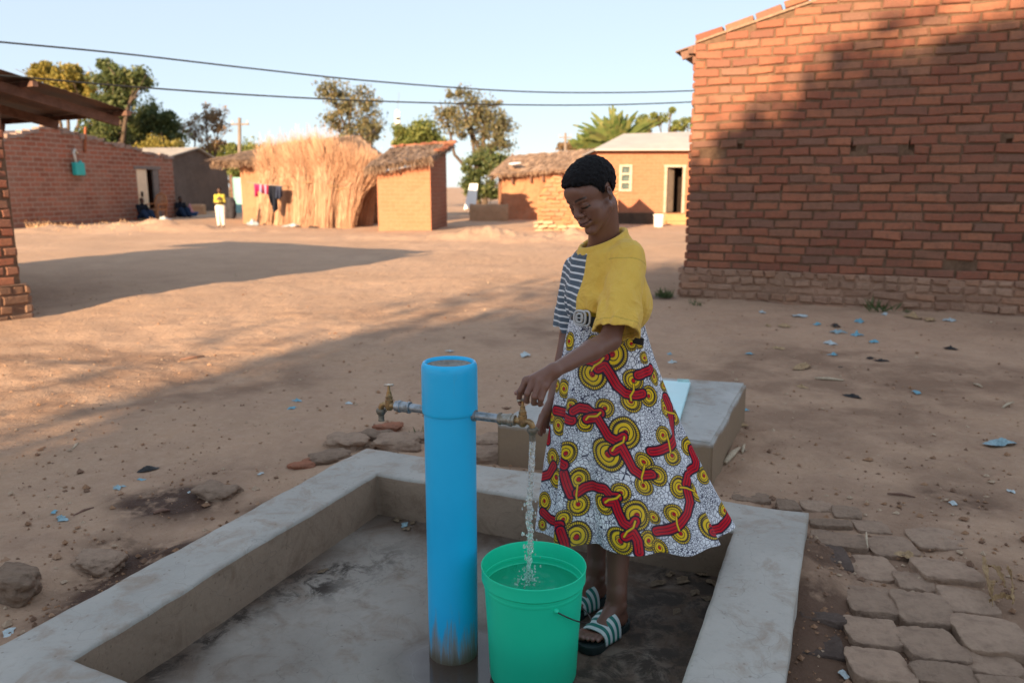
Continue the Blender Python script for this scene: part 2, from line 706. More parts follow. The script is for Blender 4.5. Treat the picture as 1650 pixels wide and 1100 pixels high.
def ground_z(x, y):
    d = np.hypot(x, y)
    z = GZ + 0.035 * fbm(x * 0.35, y * 0.35, oct=3, seed=3) * sstep(1.5, 6, d) + 0.014 * fbm(x * 1.4, y * 1.4, oct=4, seed=5)
    z = z + 0.005 * fbm(x * 9, y * 9, oct=3, seed=8)
    u = (x - BO[0]) * DB[0] + (y - BO[1]) * DB[1]
    v = -((x - BO[0]) * DA[0] + (y - BO[1]) * DA[1])
    du = np.maximum(np.maximum(-u, u - BW), 0); dv = np.maximum(np.maximum(-v, v - BL), 0)
    dist = np.hypot(du, dv)
    # crumbled heaps of earth against the curb, hollow of the drained water on the left
    z = z + 0.05 * np.exp(-(dist / 0.16) ** 2) * (0.6 + 0.8 * fbm(x * 3, y * 3, oct=3, seed=21)) * (v < 1.2)
    z = z - 0.035 * np.exp(-((u + 0.33) / 0.16) ** 2) * sstep(0.5, 1.0, v)
    ins = (u > 0.08) & (u < BW - 0.08) & (v > 0.08) & (v < BL - 0.08)
    z = np.where(ins, -0.30, z)
    # low bank with a dark hollow at the left edge, small ridges across the yard
    b = PZ(20, 600)
    r2 = ((x - b[0] + 0.9) / 1.5) ** 2 + ((y - b[1] - 0.05) / 0.3) ** 2
    z = z + 0.13 * np.exp(-r2 * 1.2)
    for q, a, L, hh in ((PZ(230, 371), 2.6, 0.8, 0.26), (PZ(120, 374), 3.2, 0.9, 0.20), (PZ(330, 372), 2.0, .6, .14), (PZ(860, 384), 2.2, 0.6, 0.30), (PZ(770, 382), 1.2, 0.5, 0.20), (PZ(910, 388), 1.2, .4, .16), (PZ(560, 384), 2.0, 0.5, 0.08)):
        rr = ((x - q[0]) / a) ** 2 + ((y - q[1]) / L) ** 2
        z = z + hh * np.exp(-rr) * (0.7 + 0.5 * fbm(x * 1.7, y * 1.7, oct=3, seed=31))
    return z


def build_ground():
    xs = axis_pts((-500, -60, 40), (-60, -22, 1.2), (-22, -9, 0.3), (-9, -3.6, 0.08), (-3.6, 3.8, 0.026), (3.8, 8, 0.08), (8, 20, 0.4), (20, 60, 1.5), (60, 500, 40))
    ys = axis_pts((-60, -8, 3), (-8, 1.0, 0.25), (1.0, 7.0, 0.026), (7.0, 13, 0.06), (13, 30, 0.2), (30, 60, 0.6), (60, 130, 4), (130, 900, 45))
    X, Y = np.meshgrid(xs, ys, indexing='ij')
    Z = ground_z(X, Y)
    # scuffs and foot prints
    n = 2600
    px = rng.uniform(-4, 4.5, n); py = rng.uniform(1.4, 9, n)
    for k in range(n):
        r = rng.uniform(0.03, 0.11); a = rng.uniform(0, 3.14); e = rng.uniform(1, 2.6)
        i0, i1 = np.searchsorted(xs, (px[k] - 3 * r * e, px[k] + 3 * r * e)); j0, j1 = np.searchsorted(ys, (py[k] - 3 * r * e, py[k] + 3 * r * e))
        if i1 - i0 < 2 or j1 - j0 < 2: continue
        dx = X[i0:i1, j0:j1] - px[k]; dy = Y[i0:i1, j0:j1] - py[k]
        p = (dx * math.cos(a) + dy * math.sin(a)) / e; q = -dx * math.sin(a) + dy * math.cos(a)
        rr = (p * p + q * q) / (r * r)
        Z[i0:i1, j0:j1] += rng.choice([-1, -1, 0.8]) * r * 0.12 * (np.exp(-rr) - 0.5 * np.exp(-rr / 2.2))
    V = np.stack([X, Y, Z], -1)
    mb = MB(); m, nn = X.shape
    i, j = np.meshgrid(np.arange(m - 1), np.arange(nn - 1), indexing='ij')
    a = (i * nn + j).ravel()
    F = np.stack([a, a + nn, a + nn + 1, a + 1], 1)
    o = mesh_obj('ground', V.reshape(-1, 3), F, earth_mat('bare_earth'), smooth=True)
    tag(o, kind='structure')
    # damp earth: the seepage along the left of the curb, by the paving, odd spots
    x, y = X.ravel(), Y.ravel()
    u = (x - BO[0]) * DB[0] + (y - BO[1]) * DB[1]
    v = -((x - BO[0]) * DA[0] + (y - BO[1]) * DA[1])
    nz = fbm(x * 2.3, y * 2.3, oct=4, seed=41)
    wet = sstep(0.42, 0.05, -u + 0.25 * nz) * sstep(0.45, 0.8, v + 0.2 * nz) * sstep(1.9, 1.3, v)
    for q, r, k in ((PZ(300, 810), 0.20, 1), (PZ(235, 905), 0.22, 1), (PZ(320, 800), .12, .9), (PZ(1330, 1000), 0.20, 1), (PZ(1340, 900), .13, .9), (PZ(1345, 1075), .22, 1), (PZ(1560, 800), .20, .55), (PZ(1500, 790), .10, .5), (PZ(1060, 480), .25, .6)):
        wet = np.maximum(wet, k * np.exp(-(np.hypot(x - q[0], y - q[1]) / r) ** 2 * np.maximum(1 + 0.9 * nz, .35)))
    dst = sstep(-0.1, 0.7, fbm(x * 0.5, y * 0.5, oct=3, seed=77)) * sstep(14, 6, np.hypot(x - 1, y)) * 0.8
    vattr(o, 'wet', np.stack([np.clip(wet, 0, 1), np.clip(dst, 0, 1), wet * 0], 1))
    return o


build_ground()

# ================================================================ concrete


def concrete_mat(name, c, stain, floor=False):
    n = NB(name, 0.8, 0.35)
    a = n.noise(1.6, 6, 0.62)
    b = n.noise(7, 7, 0.68, dist=0.6)
    col = n.mix(n.rng(a, 0.36, 0.66), vary(c, 0.86), vary(c, 1.12))
    col = n.mix(n.rng(b, 0.5, 0.72, 0, 0.75), col, stain)
    col = n.mix(n.rng(n.noise(38, 6, 0.7), 0.55, 0.75, 0, 0.4), col, vary(c, 0.6))
    col = n.mix(n.rng(n.voronoi(5.0, 'DISTANCE_TO_EDGE', vec=n.mix(0.25, n.co(), n.noise(3, 4, out='Color'))), 0.0, 0.006, 0.28, 0), col, vary(c, 0.25))
    col = n.mix(n.rng(n.voronoi(23, 'F1'), 0.06, 0.12, 0.45, 0), col, vary(stain, 0.5))
    rough = n.rng(b, 0.3, 0.7, 0.72, 0.9)
    h = n.math('ADD', n.noise(30, 8, 0.7), n.math('MULTIPLY', n.noise(5, 4, 0.6), 1.5))
    if floor:
        m = n.attr('wet')
        s = n.sep(m)
        w1 = n.math('MULTIPLY', s[0], n.rng(n.noise(9, 8, 0.75, dist=0.5), 0.46, 0.56), clamp=True)
        col = n.mix(n.math('MULTIPLY', s[1], n.rng(b, 0.25, 0.6, 0.6, 1.0), clamp=True), col, (0.095, 0.062, 0.042))     # brown silt
        col = n.mix(w1, col, (0.045, 0.034, 0.026))                      # rotted leaf muck
        pud = n.math('MULTIPLY', s[2], 1.0, clamp=True)
        col = n.mix(n.math('MULTIPLY', pud, 0.85), col, (0.05, 0.028, 0.02))
        rough = n.rng(pud, 0.4, 0.85, rough, 0.08)
        bs = n.new('ShaderNodeBump')
        n.put(bs.inputs['Height'], h)
        n.put(bs.inputs['Strength'], n.rng(pud, 0.2, 0.7, 0.45, 0.0))
        bs.inputs['Distance'].default_value = 0.012
        return n.done(col, bs.outputs[0], rough, Specular_IOR_Level=n.rng(pud, 0, 1, 0.35, 0.6))
    return n.done(col, n.bump(h, 0.5, 0.012), rough)


M_CURB = concrete_mat('troweled_concrete', (0.40, 0.375, 0.335), (0.27, 0.19, 0.13))
M_FACE = concrete_mat('mud_stained_concrete', (0.31, 0.225, 0.16), (0.17, 0.11, 0.072))
M_FLOOR = concrete_mat('wet_basin_floor', (0.30, 0.265, 0.225), (0.19, 0.13, 0.088), floor=True)

basin = thing('washing_basin', uvp(BW / 2, BL / 2, 0), 'shallow rectangular concrete washing basin around the blue standpipe', 'basin')


def curb_surface(u0, u1, v0, v1, name):
    """one straight length of curb: rounded, hand troweled, slightly uneven"""
    pass


def build_basin():
    # floor
    us = np.arange(0.02, BW - 0.02 + 1e-6, 0.02); vs = np.arange(0.02, BL - 0.02, 0.02)
    U, Vv = np.meshgrid(us, vs, indexing='ij')
    X = BO[0] + U * DB[0] - Vv * DA[0]; Y = BO[1] + U * DB[1] - Vv * DA[1]
    Z = 0.004 * fbm(X * 2, Y * 2, oct=3, seed=11) + 0.0012 * fbm(X * 14, Y * 14, oct=3, seed=12)
    pz = PZ(731, 1047, 0)
    wl = np.exp(-(np.hypot((X - pz[0] - .05) / .23, (Y - pz[1] + .06) / .20)) ** 3)
    nzz = fbm(X * 4, Y * 4, oct=4, seed=15)
    wl = np.clip(wl * (1 + 0.5 * nzz), 0, 1)
    Z = Z * (1 - sstep(.2, .6, wl)) - 0.004 * sstep(.2, .6, wl)
    mb = MB(); mb.grid(np.stack([X, Y, Z], -1))
    fl = mb.build('basin_floor', M_FLOOR, basin, smooth=True)
    # muck lies in the far right corner, along the foot of the walls and in tongues on the left
    muck = np.zeros_like(X)
    for (a, b, r, k) in ((520, 925, .14, 1), (500, 950, .12, .9), (545, 915, .08, 1), (1120, 950, .20, 1), (1060, 1010, .17, 1), (1090, 930, .16, 1), (1020, 1060, .16, .9), (960, 1090, .13, .8), (1130, 990, .14, .9), (860, 1090, .1, .6), (840, 855, .10, .8), (980, 1085, .15, .9), (1140, 915, .12, 1)):
        q = PZ(a, b, 0)
        ax = unit(np.array([1, 0.55]))
        dx, dy = X - q[0], Y - q[1]
        p_, q_ = dx * ax[0] + dy * ax[1], -dx * ax[1] + dy * ax[0]
        muck = np.maximum(muck, k * np.exp(-((p_ / (r * 1.25)) ** 2 + (q_ / (r * 0.75)) ** 2) * np.maximum(1 + 0.8 * nzz, .35)))
    silt = np.exp(-((U - CW) / 0.09) ** 2) * sstep(0.5, 1.1, Vv) + 0.9 * np.exp(-((Vv - CB) / 0.12) ** 2) + 0.9 * np.exp(-((BW - CW - U) / 0.09) ** 2) + 0.65 * sstep(1.0, 0.35, Vv) + .85 * sstep(.95, 1.4, U)
    muck = np.maximum(muck, 0.75 * np.exp(-((U - CW - .03) / 0.045) ** 2) * sstep(0.75, 1.2, Vv))
    muck = np.maximum(muck, .7 * np.exp(-((BW - CW - U) / 0.09) ** 2) * sstep(.3, .5, Vv))
    vattr(fl, 'wet', np.stack([np.clip(muck * 1.5, 0, 1).ravel(), np.clip(silt + 0.25 * nzz, 0, 1).ravel(), wl.ravel()], 1))
    # curb: cross-section swept round three sides and the near end, mitred
    ro, ri = 0.018, 0.014
    out_c = [(0, BL), (0, 0), (BW, 0), (BW, BL)]
    inn_c = [(CW, BL - 0.33), (CW, CB), (BW - CW, CB), (BW - CW, BL - 0.23)]
    prof = [(0.0, -0.12), (0.0, 0.10), (0.0, CURB_Z - ro), (0.005, CURB_Z - 0.005), (ro / 0.26, CURB_Z)] + [(t, CURB_Z) for t in np.linspace(0.14, 0.9, 9)] + [(1 - ri / 0.26, CURB_Z), (0.995, CURB_Z - 0.004), (1.0, CURB_Z - ri)]
    prof_in = [(1.0, CURB_Z - ri), (1.0, 0.14), (1.0, 0.10), (1.0, 0.06), (1.0, 0.03), (1.0, -0.03)]

    def sweep(pr):
        rows = []
        n = 4
        for k in range(n):
            a, b = np.array(out_c[k], float), np.array(inn_c[k], float)
            a2, b2 = np.array(out_c[(k + 1) % n], float), np.array(inn_c[(k + 1) % n], float)
            m = max(8, int(np.linalg.norm(a2 - a) / 0.025))
            for t in np.linspace(0, 1, m, endpoint=False):
                rows.append([np.append((a + (a2 - a) * t) * (1 - s) + (b + (b2 - b) * t) * s, z) for s, z in pr])
        rows.append(rows[0])
        A = np.array(rows)
        X = BO[0] + A[..., 0] * DB[0] - A[..., 1] * DA[0]; Y = BO[1] + A[..., 0] * DB[1] - A[..., 1] * DA[1]
        Z = A[..., 2]
        dz = 0.004 * fbm(X * 2.2, Y * 2.2, oct=3, seed=51) + 0.0022 * fbm(X * 8, Y * 8, oct=3, seed=52)
        j = 0.005 * fbm(X * 3 + 5, Y * 3, Z * 3, oct=3, seed=53) + 0.0022 * fbm(X * 14, Y * 14, Z * 14, oct=2, seed=54)
        return np.stack([X + j, Y + 0.6 * j, Z + dz * (Z > 0.05)], -1)
    P = sweep(prof)
    # chips knocked out of the inner edge
    for (a, b, r) in ((427, 872, .028), (290, 963, .02), (318, 958, .014), (560, 800, .012)):
        q = PZ(a, b, CURB_Z)
        d = np.linalg.norm(P - q, axis=-1)
        P[..., 2] -= 0.028 * np.exp(-(d / r) ** 2)
    mb = MB(); mb.grid(P)
    mb.build('curb', M_CURB, basin, smooth=True)
    mb = MB(); mb.grid(sweep(prof_in))
    mb.build('inner_face', M_FACE, basin, smooth=True)


build_basin()

# ---------------------------------------------------------------- block with the blue hatch
slabc = (SLAB[0][:2] + SLAB[1][:2] + SLABD) / 2
slab = thing('concrete_block', (slabc[0], slabc[1], GZ), 'raised grey concrete block with a pale blue hatch lid behind the girl', 'concrete block')


def build_block():
    a, b = SLAB
    Lx = np.linalg.norm((b - a)[:2]); ex = unit((b - a)[:2]); Ly = 1.27
    me = bpy.data.meshes.new('block_body')
    bm = bmesh.new()
    bmesh.ops.create_cube(bm, size=1)
    for v in bm.verts:
        x, y, z = v.co
        q = a[:2] + ex * (x + .5) * Lx + DA * (y + .5) * Ly
        v.co = (q[0], q[1], -0.1 if z < 0 else 0.31)
    bmesh.ops.bevel(bm, geom=list(bm.edges), offset=0.014, segments=3, affect='EDGES')
    for _ in range(3):
        bmesh.ops.subdivide_edges(bm, edges=[e for e in bm.edges if e.calc_length() > 0.09], cuts=1, use_grid_fill=True)
    for v in bm.verts:
        c = np.array(v.co)
        v.co = c + 0.004 * np.array([float(fbm(c[0] * 4, c[1] * 4, c[2] * 4, oct=2, seed=61)), float(fbm(c[0] * 4, c[1] * 4, c[2] * 4, oct=2, seed=62)), float(fbm(c[0] * 3, c[1] * 3, c[2] * 3, oct=2, seed=63))])
    bmesh.ops.triangulate(bm, faces=[f for f in bm.faces if len(f.verts) > 4])
    V = np.array([v.co for v in bm.verts]); bm.verts.index_update()
    F = [tuple(v.index for v in f.verts) for f in bm.faces]
    bm.free(); bpy.data.meshes.remove(me)
    n = NB('block_concrete', 0.82, 0.3)
    z = n.sep(n.co())[2]
    na = n.noise(3, 6, 0.65)
    col = n.mix(n.rng(na, .35, .65), (0.33, 0.325, 0.305), (0.43, 0.42, 0.395))
    col = n.mix(n.rng(n.math('ADD', z, n.rng(na, 0.2, 0.8, -0.03, 0.03)), 0.20, 0.225, 1, 0), col, (0.26, 0.185, 0.12))
    col = n.mix(n.rng(n.noise(16, 6, .7), .52, .72, 0, .5), col, (0.22, 0.16, 0.115))
    m = n.done(col, n.bump(n.noise(26, 7, .7), .45, .012))
    mesh_obj('block_body', V, F, m, slab, smooth=True, angle=35)
    # lid
    r = PZ(1117, 615, .335); f = PZ(1091, 671, .335)
    back = unit((r - f)[:2]); Ll = np.linalg.norm((r - f)[:2])
    ml = simple('pale_blue_paint', (0.50, 0.80, 0.84), 0.4, 0.5, 3, .06, .1, .004)
    mb = MB()
    c = (r[:2] + f[:2]) / 2 - ex * 0.30
    mb.box((c[0], c[1], .322), (0.60, Ll, 0.024), yaw=math.atan2(ex[1], ex[0]))
    lid = mb.build('hatch_lid', ml, slab); bevel(lid, .004)
    mh_ = simple('pale_hinge', (.40, .62, .60), .45, .5)
    for dx in (.06, .50):
        q = r[:2] - ex * dx + back * 0.012
        mb = MB()
        mb.tube([np.append(q - ex * .035, .337), np.append(q + ex * .035, .337)], .009, 8)
        mb.box((q[0], q[1], .334), (.07, .045, .010), yaw=math.atan2(ex[1], ex[0]))
        mb.build('hinge', mh_, lid)


build_block()

# ================================================================ the standpipe
PB = PZ(731, 1047, 0)
pb3 = np.array([PB[0], PB[1], 0.0])
stand = thing('standpipe', pb3, 'tall bright blue plastic standpipe with two brass taps in the basin', 'standpipe')


def pvc_mat():
    n = NB('blue_pvc', 0.38, 0.45)
    z = n.sep(n.co())[2]
    st = n.noise(46, 6, .7, vec=n.mapping(n.co(), (1, 1, .07)))
    col = n.mix(n.rng(n.noise(3, 4, .6), .3, .7), (0.010, 0.47, 0.86), (0.014, 0.52, 0.92))
    scr = n.rng(n.noise(40, 5, .7, vec=n.mapping(n.co(), (1, 1, .09))), .63, .72, 0, .3)
    col = n.mix(scr, col, (0.16, 0.36, 0.47))
    # silt splashed up from the wet floor, in streaks
    edge = n.math('ADD', z, n.math('MULTIPLY', n.math('SUBTRACT', st, .5), -.46))
    col = n.mix(n.rng(edge, .03, .13, .85, 0), col, (0.30, 0.23, 0.155))
    col = n.mix(n.rng(n.math('ADD', z, n.math('MULTIPLY', n.math('SUBTRACT', st, .5), -.1)), 0.0, .045, .9, 0), col, (0.14, 0.115, 0.07))
    return n.done(col, n.bump(n.noise(25, 5, .7), .08, .004), n.rng(edge, 0, .2, .8, .36))


def brass_mat(name, c, c2, rough=.4):
    n = NB(name, rough, .5)
    a = n.noise(60, 5, .65)
    col = n.mix(n.rng(a, .4, .65), c, c2)
    return n.done(col, n.bump(n.noise(120, 4, .6), .25, .002), n.rng(a, .3, .7, rough - .1, rough + .2), Metallic=.75)


M_BRASS = brass_mat('old_brass', (.42, .27, .12), (.22, .15, .085))
M_GALV = brass_mat('galvanised_steel', (.36, .39, .42), (.22, .22, .21), .42)
M_DULL = brass_mat('limed_metal', (.24, .215, .17), (.15, .13, .10), .6)


def build_stand():
    zt, zc = 0.975, 0.815
    mb = MB()
    mb.lathe([(.080, -.02), (.080, .02), (.0802, .3), (.0803, .6), (.0805, zc + .002)], pb3, n=64)
    mb.build('pipe_body', pvc_mat(), stand, smooth=True)
    mb = MB()
    pr = [(.0800, zc), (.0842, zc), (.0858, zc + .003), (.0862, zc + .010), (.0862, zc + .105), (.0858, zc + .118), (.0862, zc + .135), (.085, zt - .012), (.0815, zt - .003), (.077, zt), (.0728, zt - .003), (.0705, zt - .012), (.070, zt - .05)]
    mb.lathe(pr, pb3, n=64)
    mb.build('socket_collar', pvc_mat(), stand, smooth=True, angle=50)
    mb = MB()
    mb.lathe([(.0001, zt - .022), (.03, zt - .024), (.060, zt - .020), (.066, zt - .012), (.0702, zt - .011)], pb3, n=48)
    mb.build('mortar_plug', simple('grey_mortar', (.30, .28, .25), .9, .2, 40, .3, .5, .006), stand, smooth=True)
    for sgn, name in ((1, 'right'), (-1, 'left')):
        d = np.array([DB[0], DB[1], 0]) * sgn
        o = pb3 + np.array([0, 0, .812])
        k_tap = .243 if sgn > 0 else .218
        mb = MB()
        mb.lathe([(.0135, .075), (.0135, k_tap - .045)], o, d, 24)
        mb.lathe([(.0175, .078), (.0175, .090), (.0135, .0902)], o, d, 24)
        if sgn > 0: mb.lathe([(.0001, .078), (.0175, .0781)], o, d, 24)
        sp = mb.build('supply_pipe', M_GALV, stand, smooth=True, angle=40)
        mb = MB()
        e = k_tap
        mb.lathe([(.0135, e - .078), (.0185, e - .077), (.0192, e - .070), (.0165, e - .067), (.0172, e - .05), (.0172, e - .045), (.0195, e - .043), (.0195, e - .034), (.0165, e - .032), (.0165, e - .024), (.009, e - .0235)], o, d, 24)
        mb.build('pipe_union', M_GALV if sgn < 0 else brass_mat('tarnished_union', (.34, .32, .28), (.24, .19, .13), .45), sp, smooth=True, angle=40)
        # tap
        t = o + d * k_tap
        mb = MB()
        up = (0, 0, 1)
        mb.lathe([(.0095, -.026), (.0105, -.018), (.0122, -.01), (.0138, 0), (.0122, .010)], t, d, 20)
        # body and bonnet
        mb.lathe([(.0001, -.017), (.008, -.0165), (.0125, -.010), (.0142, 0), (.0132, .009), (.0135, .012), (.0135, .019), (.0105, .0215)], t, up, 20)
        mb.lathe([(.0105, .0215), (.0118, .022), (.0118, .030), (.0098, .031), (.0092, .036), (.0082, .037), (.0075, .046), (.0055, .047), (.0046, .050), (.0040, .064)], t, up, 20)
        # spout arm
        sps = np.array([t + d * .010 + np.array([0, 0, .001]), t + d * .020 + np.array([0, 0, .001]), t + d * .027 + np.array([0, 0, -.003]), t + d * .031 + np.array([0, 0, -.011]), t + d * .0315 + np.array([0, 0, -.020])])
        mb.tube(sps, [.0085, .0092, .0095, .0092, .0088], 16)
        tb = mb.build('tap', M_BRASS, stand, smooth=True, angle=40)
        n_ = t + d * .0315
        mb = MB()
        mb.lathe([(.0085, -.015), (.0150, -.016), (.0165, -.020), (.0165, -.024), (.0135, -.032), (.0098, -.036), (.0095, -.050), (.0104, -.052), (.0104, -.056), (.0080, -.056), (.0075, -.03)], n_, up, 24)
        mb.box(n_ + np.array([.019 * .92, -.019 * .39, -.021]), (.006, .004, .005))
        mb.build('hose_nozzle', M_DULL, tb, smooth=True, angle=40)
        # T handle
        mb = MB()
        hd = unit([.80, .55, 0.0]) if sgn > 0 else unit([.83, -.5, .16])
        hc = t + np.array([0, 0, .066])
        mb.tube([hc - hd * .019, hc - hd * .017, hc - hd * .006, hc, hc + hd * .006, hc + hd * .017, hc + hd * .019], [.0022, .0038, .0034, .0052, .0034, .0038, .0022], 12)
        mb.build('tap_handle', brass_mat('worn_chrome', (.62, .56, .47), (.5, .44, .36), .3), tb, smooth=True)
    return


build_stand()
TAP = pb3 + np.array([0, 0, .812]) + np.array([DB[0], DB[1], 0]) * .243
SPOUT = TAP + np.array([DB[0], DB[1], 0]) * .0315 + np.array([0, 0, -.056])

# ================================================================ bucket
BK = np.array([0.066, 2.247, 0.0])
BK_R = .160
bucket = thing('bucket', BK + np.array([0, 0, .004]), 'green plastic bucket filling with water under the running tap', 'bucket')


def build_bucket():
    n = NB('green_plastic', .36, .45)
    a = n.noise(6, 4, .6)
    col = n.mix(n.rng(a, .3, .7), (0.016, 0.78, 0.48), (0.022, 0.83, 0.52))
    sc1 = n.rng(n.noise(50, 5, .7, vec=n.mapping(n.co(), (1, 1, .25))), .66, .75, 0, .35)
    col = n.mix(sc1, col, (.10, .45, .32))
    m = n.done(col, n.bump(n.noise(18, 4, .6), .05, .004), n.rng(a, .2, .8, .32, .45))
    tl = n.new('ShaderNodeBsdfTranslucent'); n.put(tl.inputs['Color'], (.02, .85, .52))
    ms = n.new('ShaderNodeMixShader'); ms.inputs[0].default_value = .22
    n.t.links.new(n.b.outputs[0], ms.inputs[1]); n.t.links.new(tl.outputs[0], ms.inputs[2]); n.t.links.new(ms.outputs[0], n.out.inputs[0])
    mb = MB()
    h = .37
    pr = [(.0001, .004), (.128, .004), (.133, .008), (.1350, .016), (.1475, .288), (.1482, .300), (.1510, .303), (.1520, .306), (.1520, .312), (.1500, .3145), (.1508, .322), (.1560, .325), (.1590, .329), (.1590, .362), (.1602, .366), (.1605, h - .001), (.1595, h + .001), (.1580, h), (.1572, h - .004), (.1555, .34), (.1500, .30), (.1335, .02), (.0001, .012)]
    mb.lathe(pr, BK, n=96)
    mb.build('bucket_body', m, bucket, smooth=True, angle=35)
    # wire bail: pivots near the front and hangs against the right-hand side
    th = math.atan2(PZ(884, 973, .29)[1] - BK[1], PZ(884, 973, .29)[0] - BK[0])
    mb = MB()
    pts = []
    for s in np.linspace(0, math.pi, 48):
        a = th + s
        rr = .157 + .022 * math.sin(s)
        pts.append((BK[0] + rr * math.cos(a), BK[1] + rr * math.sin(a), .293 - .115 * math.sin(s) ** 1.0))
    mb.tube(pts, .0022, 8)
    mb.build('wire_handle', simple('dark_wire', (.05, .05, .05), .4, .5, 30, .3, 0, metal=.6), bucket, smooth=True)
    for s in (0, math.pi):
        a = th + s
        d = np.array([math.cos(a), math.sin(a), 0])
        mb = MB()
        mb.lathe([(.0085, .143), (.008, .153), (.0055, .1575), (.0001, .160)], BK + np.array([0, 0, .293]), d, 14)
        mb.build('handle_lug', m, bucket, smooth=True)


build_bucket()


def build_water():
    n = NB('clear_water', .03, .5)
    n.done((.93, 1.0, .97), None, None, Transmission_Weight=1.0, IOR=1.33)
    mw = n.m
    df = n.new('ShaderNodeBsdfTranslucent'); n.put(df.inputs[0], (.9, .95, .95))
    d2 = n.new('ShaderNodeBsdfDiffuse'); n.put(d2.inputs[0], (.9, .95, .95))
    m1 = n.new('ShaderNodeMixShader'); n.t.links.new(df.outputs[0], m1.inputs[1]); n.t.links.new(d2.outputs[0], m1.inputs[2])
    m2 = n.new('ShaderNodeMixShader')
    n.put(m2.inputs[0], n.rng(n.noise(120, 4, .7), .42, .62, .05, .6))
    n.t.links.new(n.b.outputs[0], m2.inputs[1]); n.t.links.new(m1.outputs[0], m2.inputs[2]); n.t.links.new(m2.outputs[0], n.out.inputs[0])
    # surface in the bucket, stirred by the falling stream
    wz = .298
    imp = np.array([SPOUT[0] - .012, SPOUT[1] - .004])
    rr = np.concatenate([[0.0005], np.linspace(.004, .1488, 60)]); th = np.linspace(0, 2 * math.pi, 120)
    RR, TH = np.meshgrid(rr, th, indexing='ij')
    X = BK[0] + RR * np.cos(TH); Y = BK[1] + RR * np.sin(TH)
    d = np.hypot(X - imp[0], Y - imp[1])
    Z = wz + .006 * np.exp(-d / .05) * np.sin(d * 160) + .0035 * fbm(X * 42, Y * 42, oct=3, seed=91) * np.exp(-d / .10) + .0012 * fbm(X * 20, Y * 20, oct=2, seed=92)
    mb = MB(); mb.grid(np.stack([X, Y, Z], -1))
    n = NB('green_tinted_water', .04, .5)
    tr = n.new('ShaderNodeBsdfTransparent'); n.put(tr.inputs[0], (.72, .97, .90))
    gl = n.new('ShaderNodeBsdfGlossy'); gl.inputs['Roughness'].default_value = .04
    fr = n.new('ShaderNodeFresnel'); fr.inputs[0].default_value = 1.33
    ms = n.new('ShaderNodeMixShader')
    n.t.links.new(fr.outputs[0], ms.inputs[0]); n.t.links.new(tr.outputs[0], ms.inputs[1]); n.t.links.new(gl.outputs[0], ms.inputs[2])
    df = n.new('ShaderNodeBsdfDiffuse'); n.put(df.inputs[0], (.03, .62, .38))
    m3 = n.new('ShaderNodeMixShader'); m3.inputs[0].default_value = .45
    n.t.links.new(ms.outputs[0], m3.inputs[1]); n.t.links.new(df.outputs[0], m3.inputs[2])
    n.t.links.new(m3.outputs[0], n.out.inputs[0])
    o = mb.build('bucket_water', n.m, None, smooth=True, origin=(BK[0], BK[1], wz))
    tag(o, 'stirred water lying inside the green bucket', 'water')
    # falling stream, breaking up into drops
    r = np.random.default_rng(5)
    z0, z1 = SPOUT[2] + .004, wz - .006
    top, bot = SPOUT[:2], imp
    def pos(t):
        c = top + (bot - top) * t
        wob = .0045 * t
        return np.array([c[0] + wob * math.sin(9 * t + 1), c[1] + wob * math.cos(7 * t), z0 + (z1 - z0) * t])
    f = Field(axis_pts((top[0] - .055, top[0] + .045, .0016)), axis_pts((top[1] - .04, top[1] + .04, .0016)), axis_pts((z1 - .02, z0 + .01, .0016)))
    ts = np.linspace(0, 1, 90)
    for i, t in enumerate(ts[:-1]):
        a, b = pos(t), pos(ts[i + 1])
        ra = .0092 * (1 - .42 * t) * (1 + (.04 + .30 * t) * r.normal()) * (1.0 if t < .55 else r.uniform(.45, 1.15))
        a = a + r.normal(0, .0006 + .003 * t * t, 3)
        f.cap(a, b, max(.002, ra), max(.002, ra * .85), .003)
    for t in np.concatenate([r.uniform(.05, .5, 22), r.uniform(.4, 1.0, 90)]):
        p = pos(t)
        s = .0045 + .008 * t
        p = p + np.array([r.normal(0, s), r.normal(0, s), 0])
        rad = r.uniform(.0018, .0045)
        f.cap(p, p + np.array([0, 0, rad * r.uniform(.2, 2.0)]), rad, rad * .7, .002)
    for _ in range(60):
        p = np.array([imp[0], imp[1], wz]) + np.array([r.normal(0, .02), r.normal(0, .02), abs(r.normal(0, .022))])
        rad = r.uniform(.0016, .0035)
        f.cap(p, p + r.normal(0, .003, 3), rad, rad, .001)
    V, F = f.mesh()
    o = mesh_obj('water_stream', V, F, mw, None, smooth=True, origin=SPOUT)
    tag(o, 'clear stream of water falling from the open tap into the bucket', 'water stream')


build_water()
# ================================================================ walls


def v3(p2, z):
    return np.array([p2[0], p2[1], z])


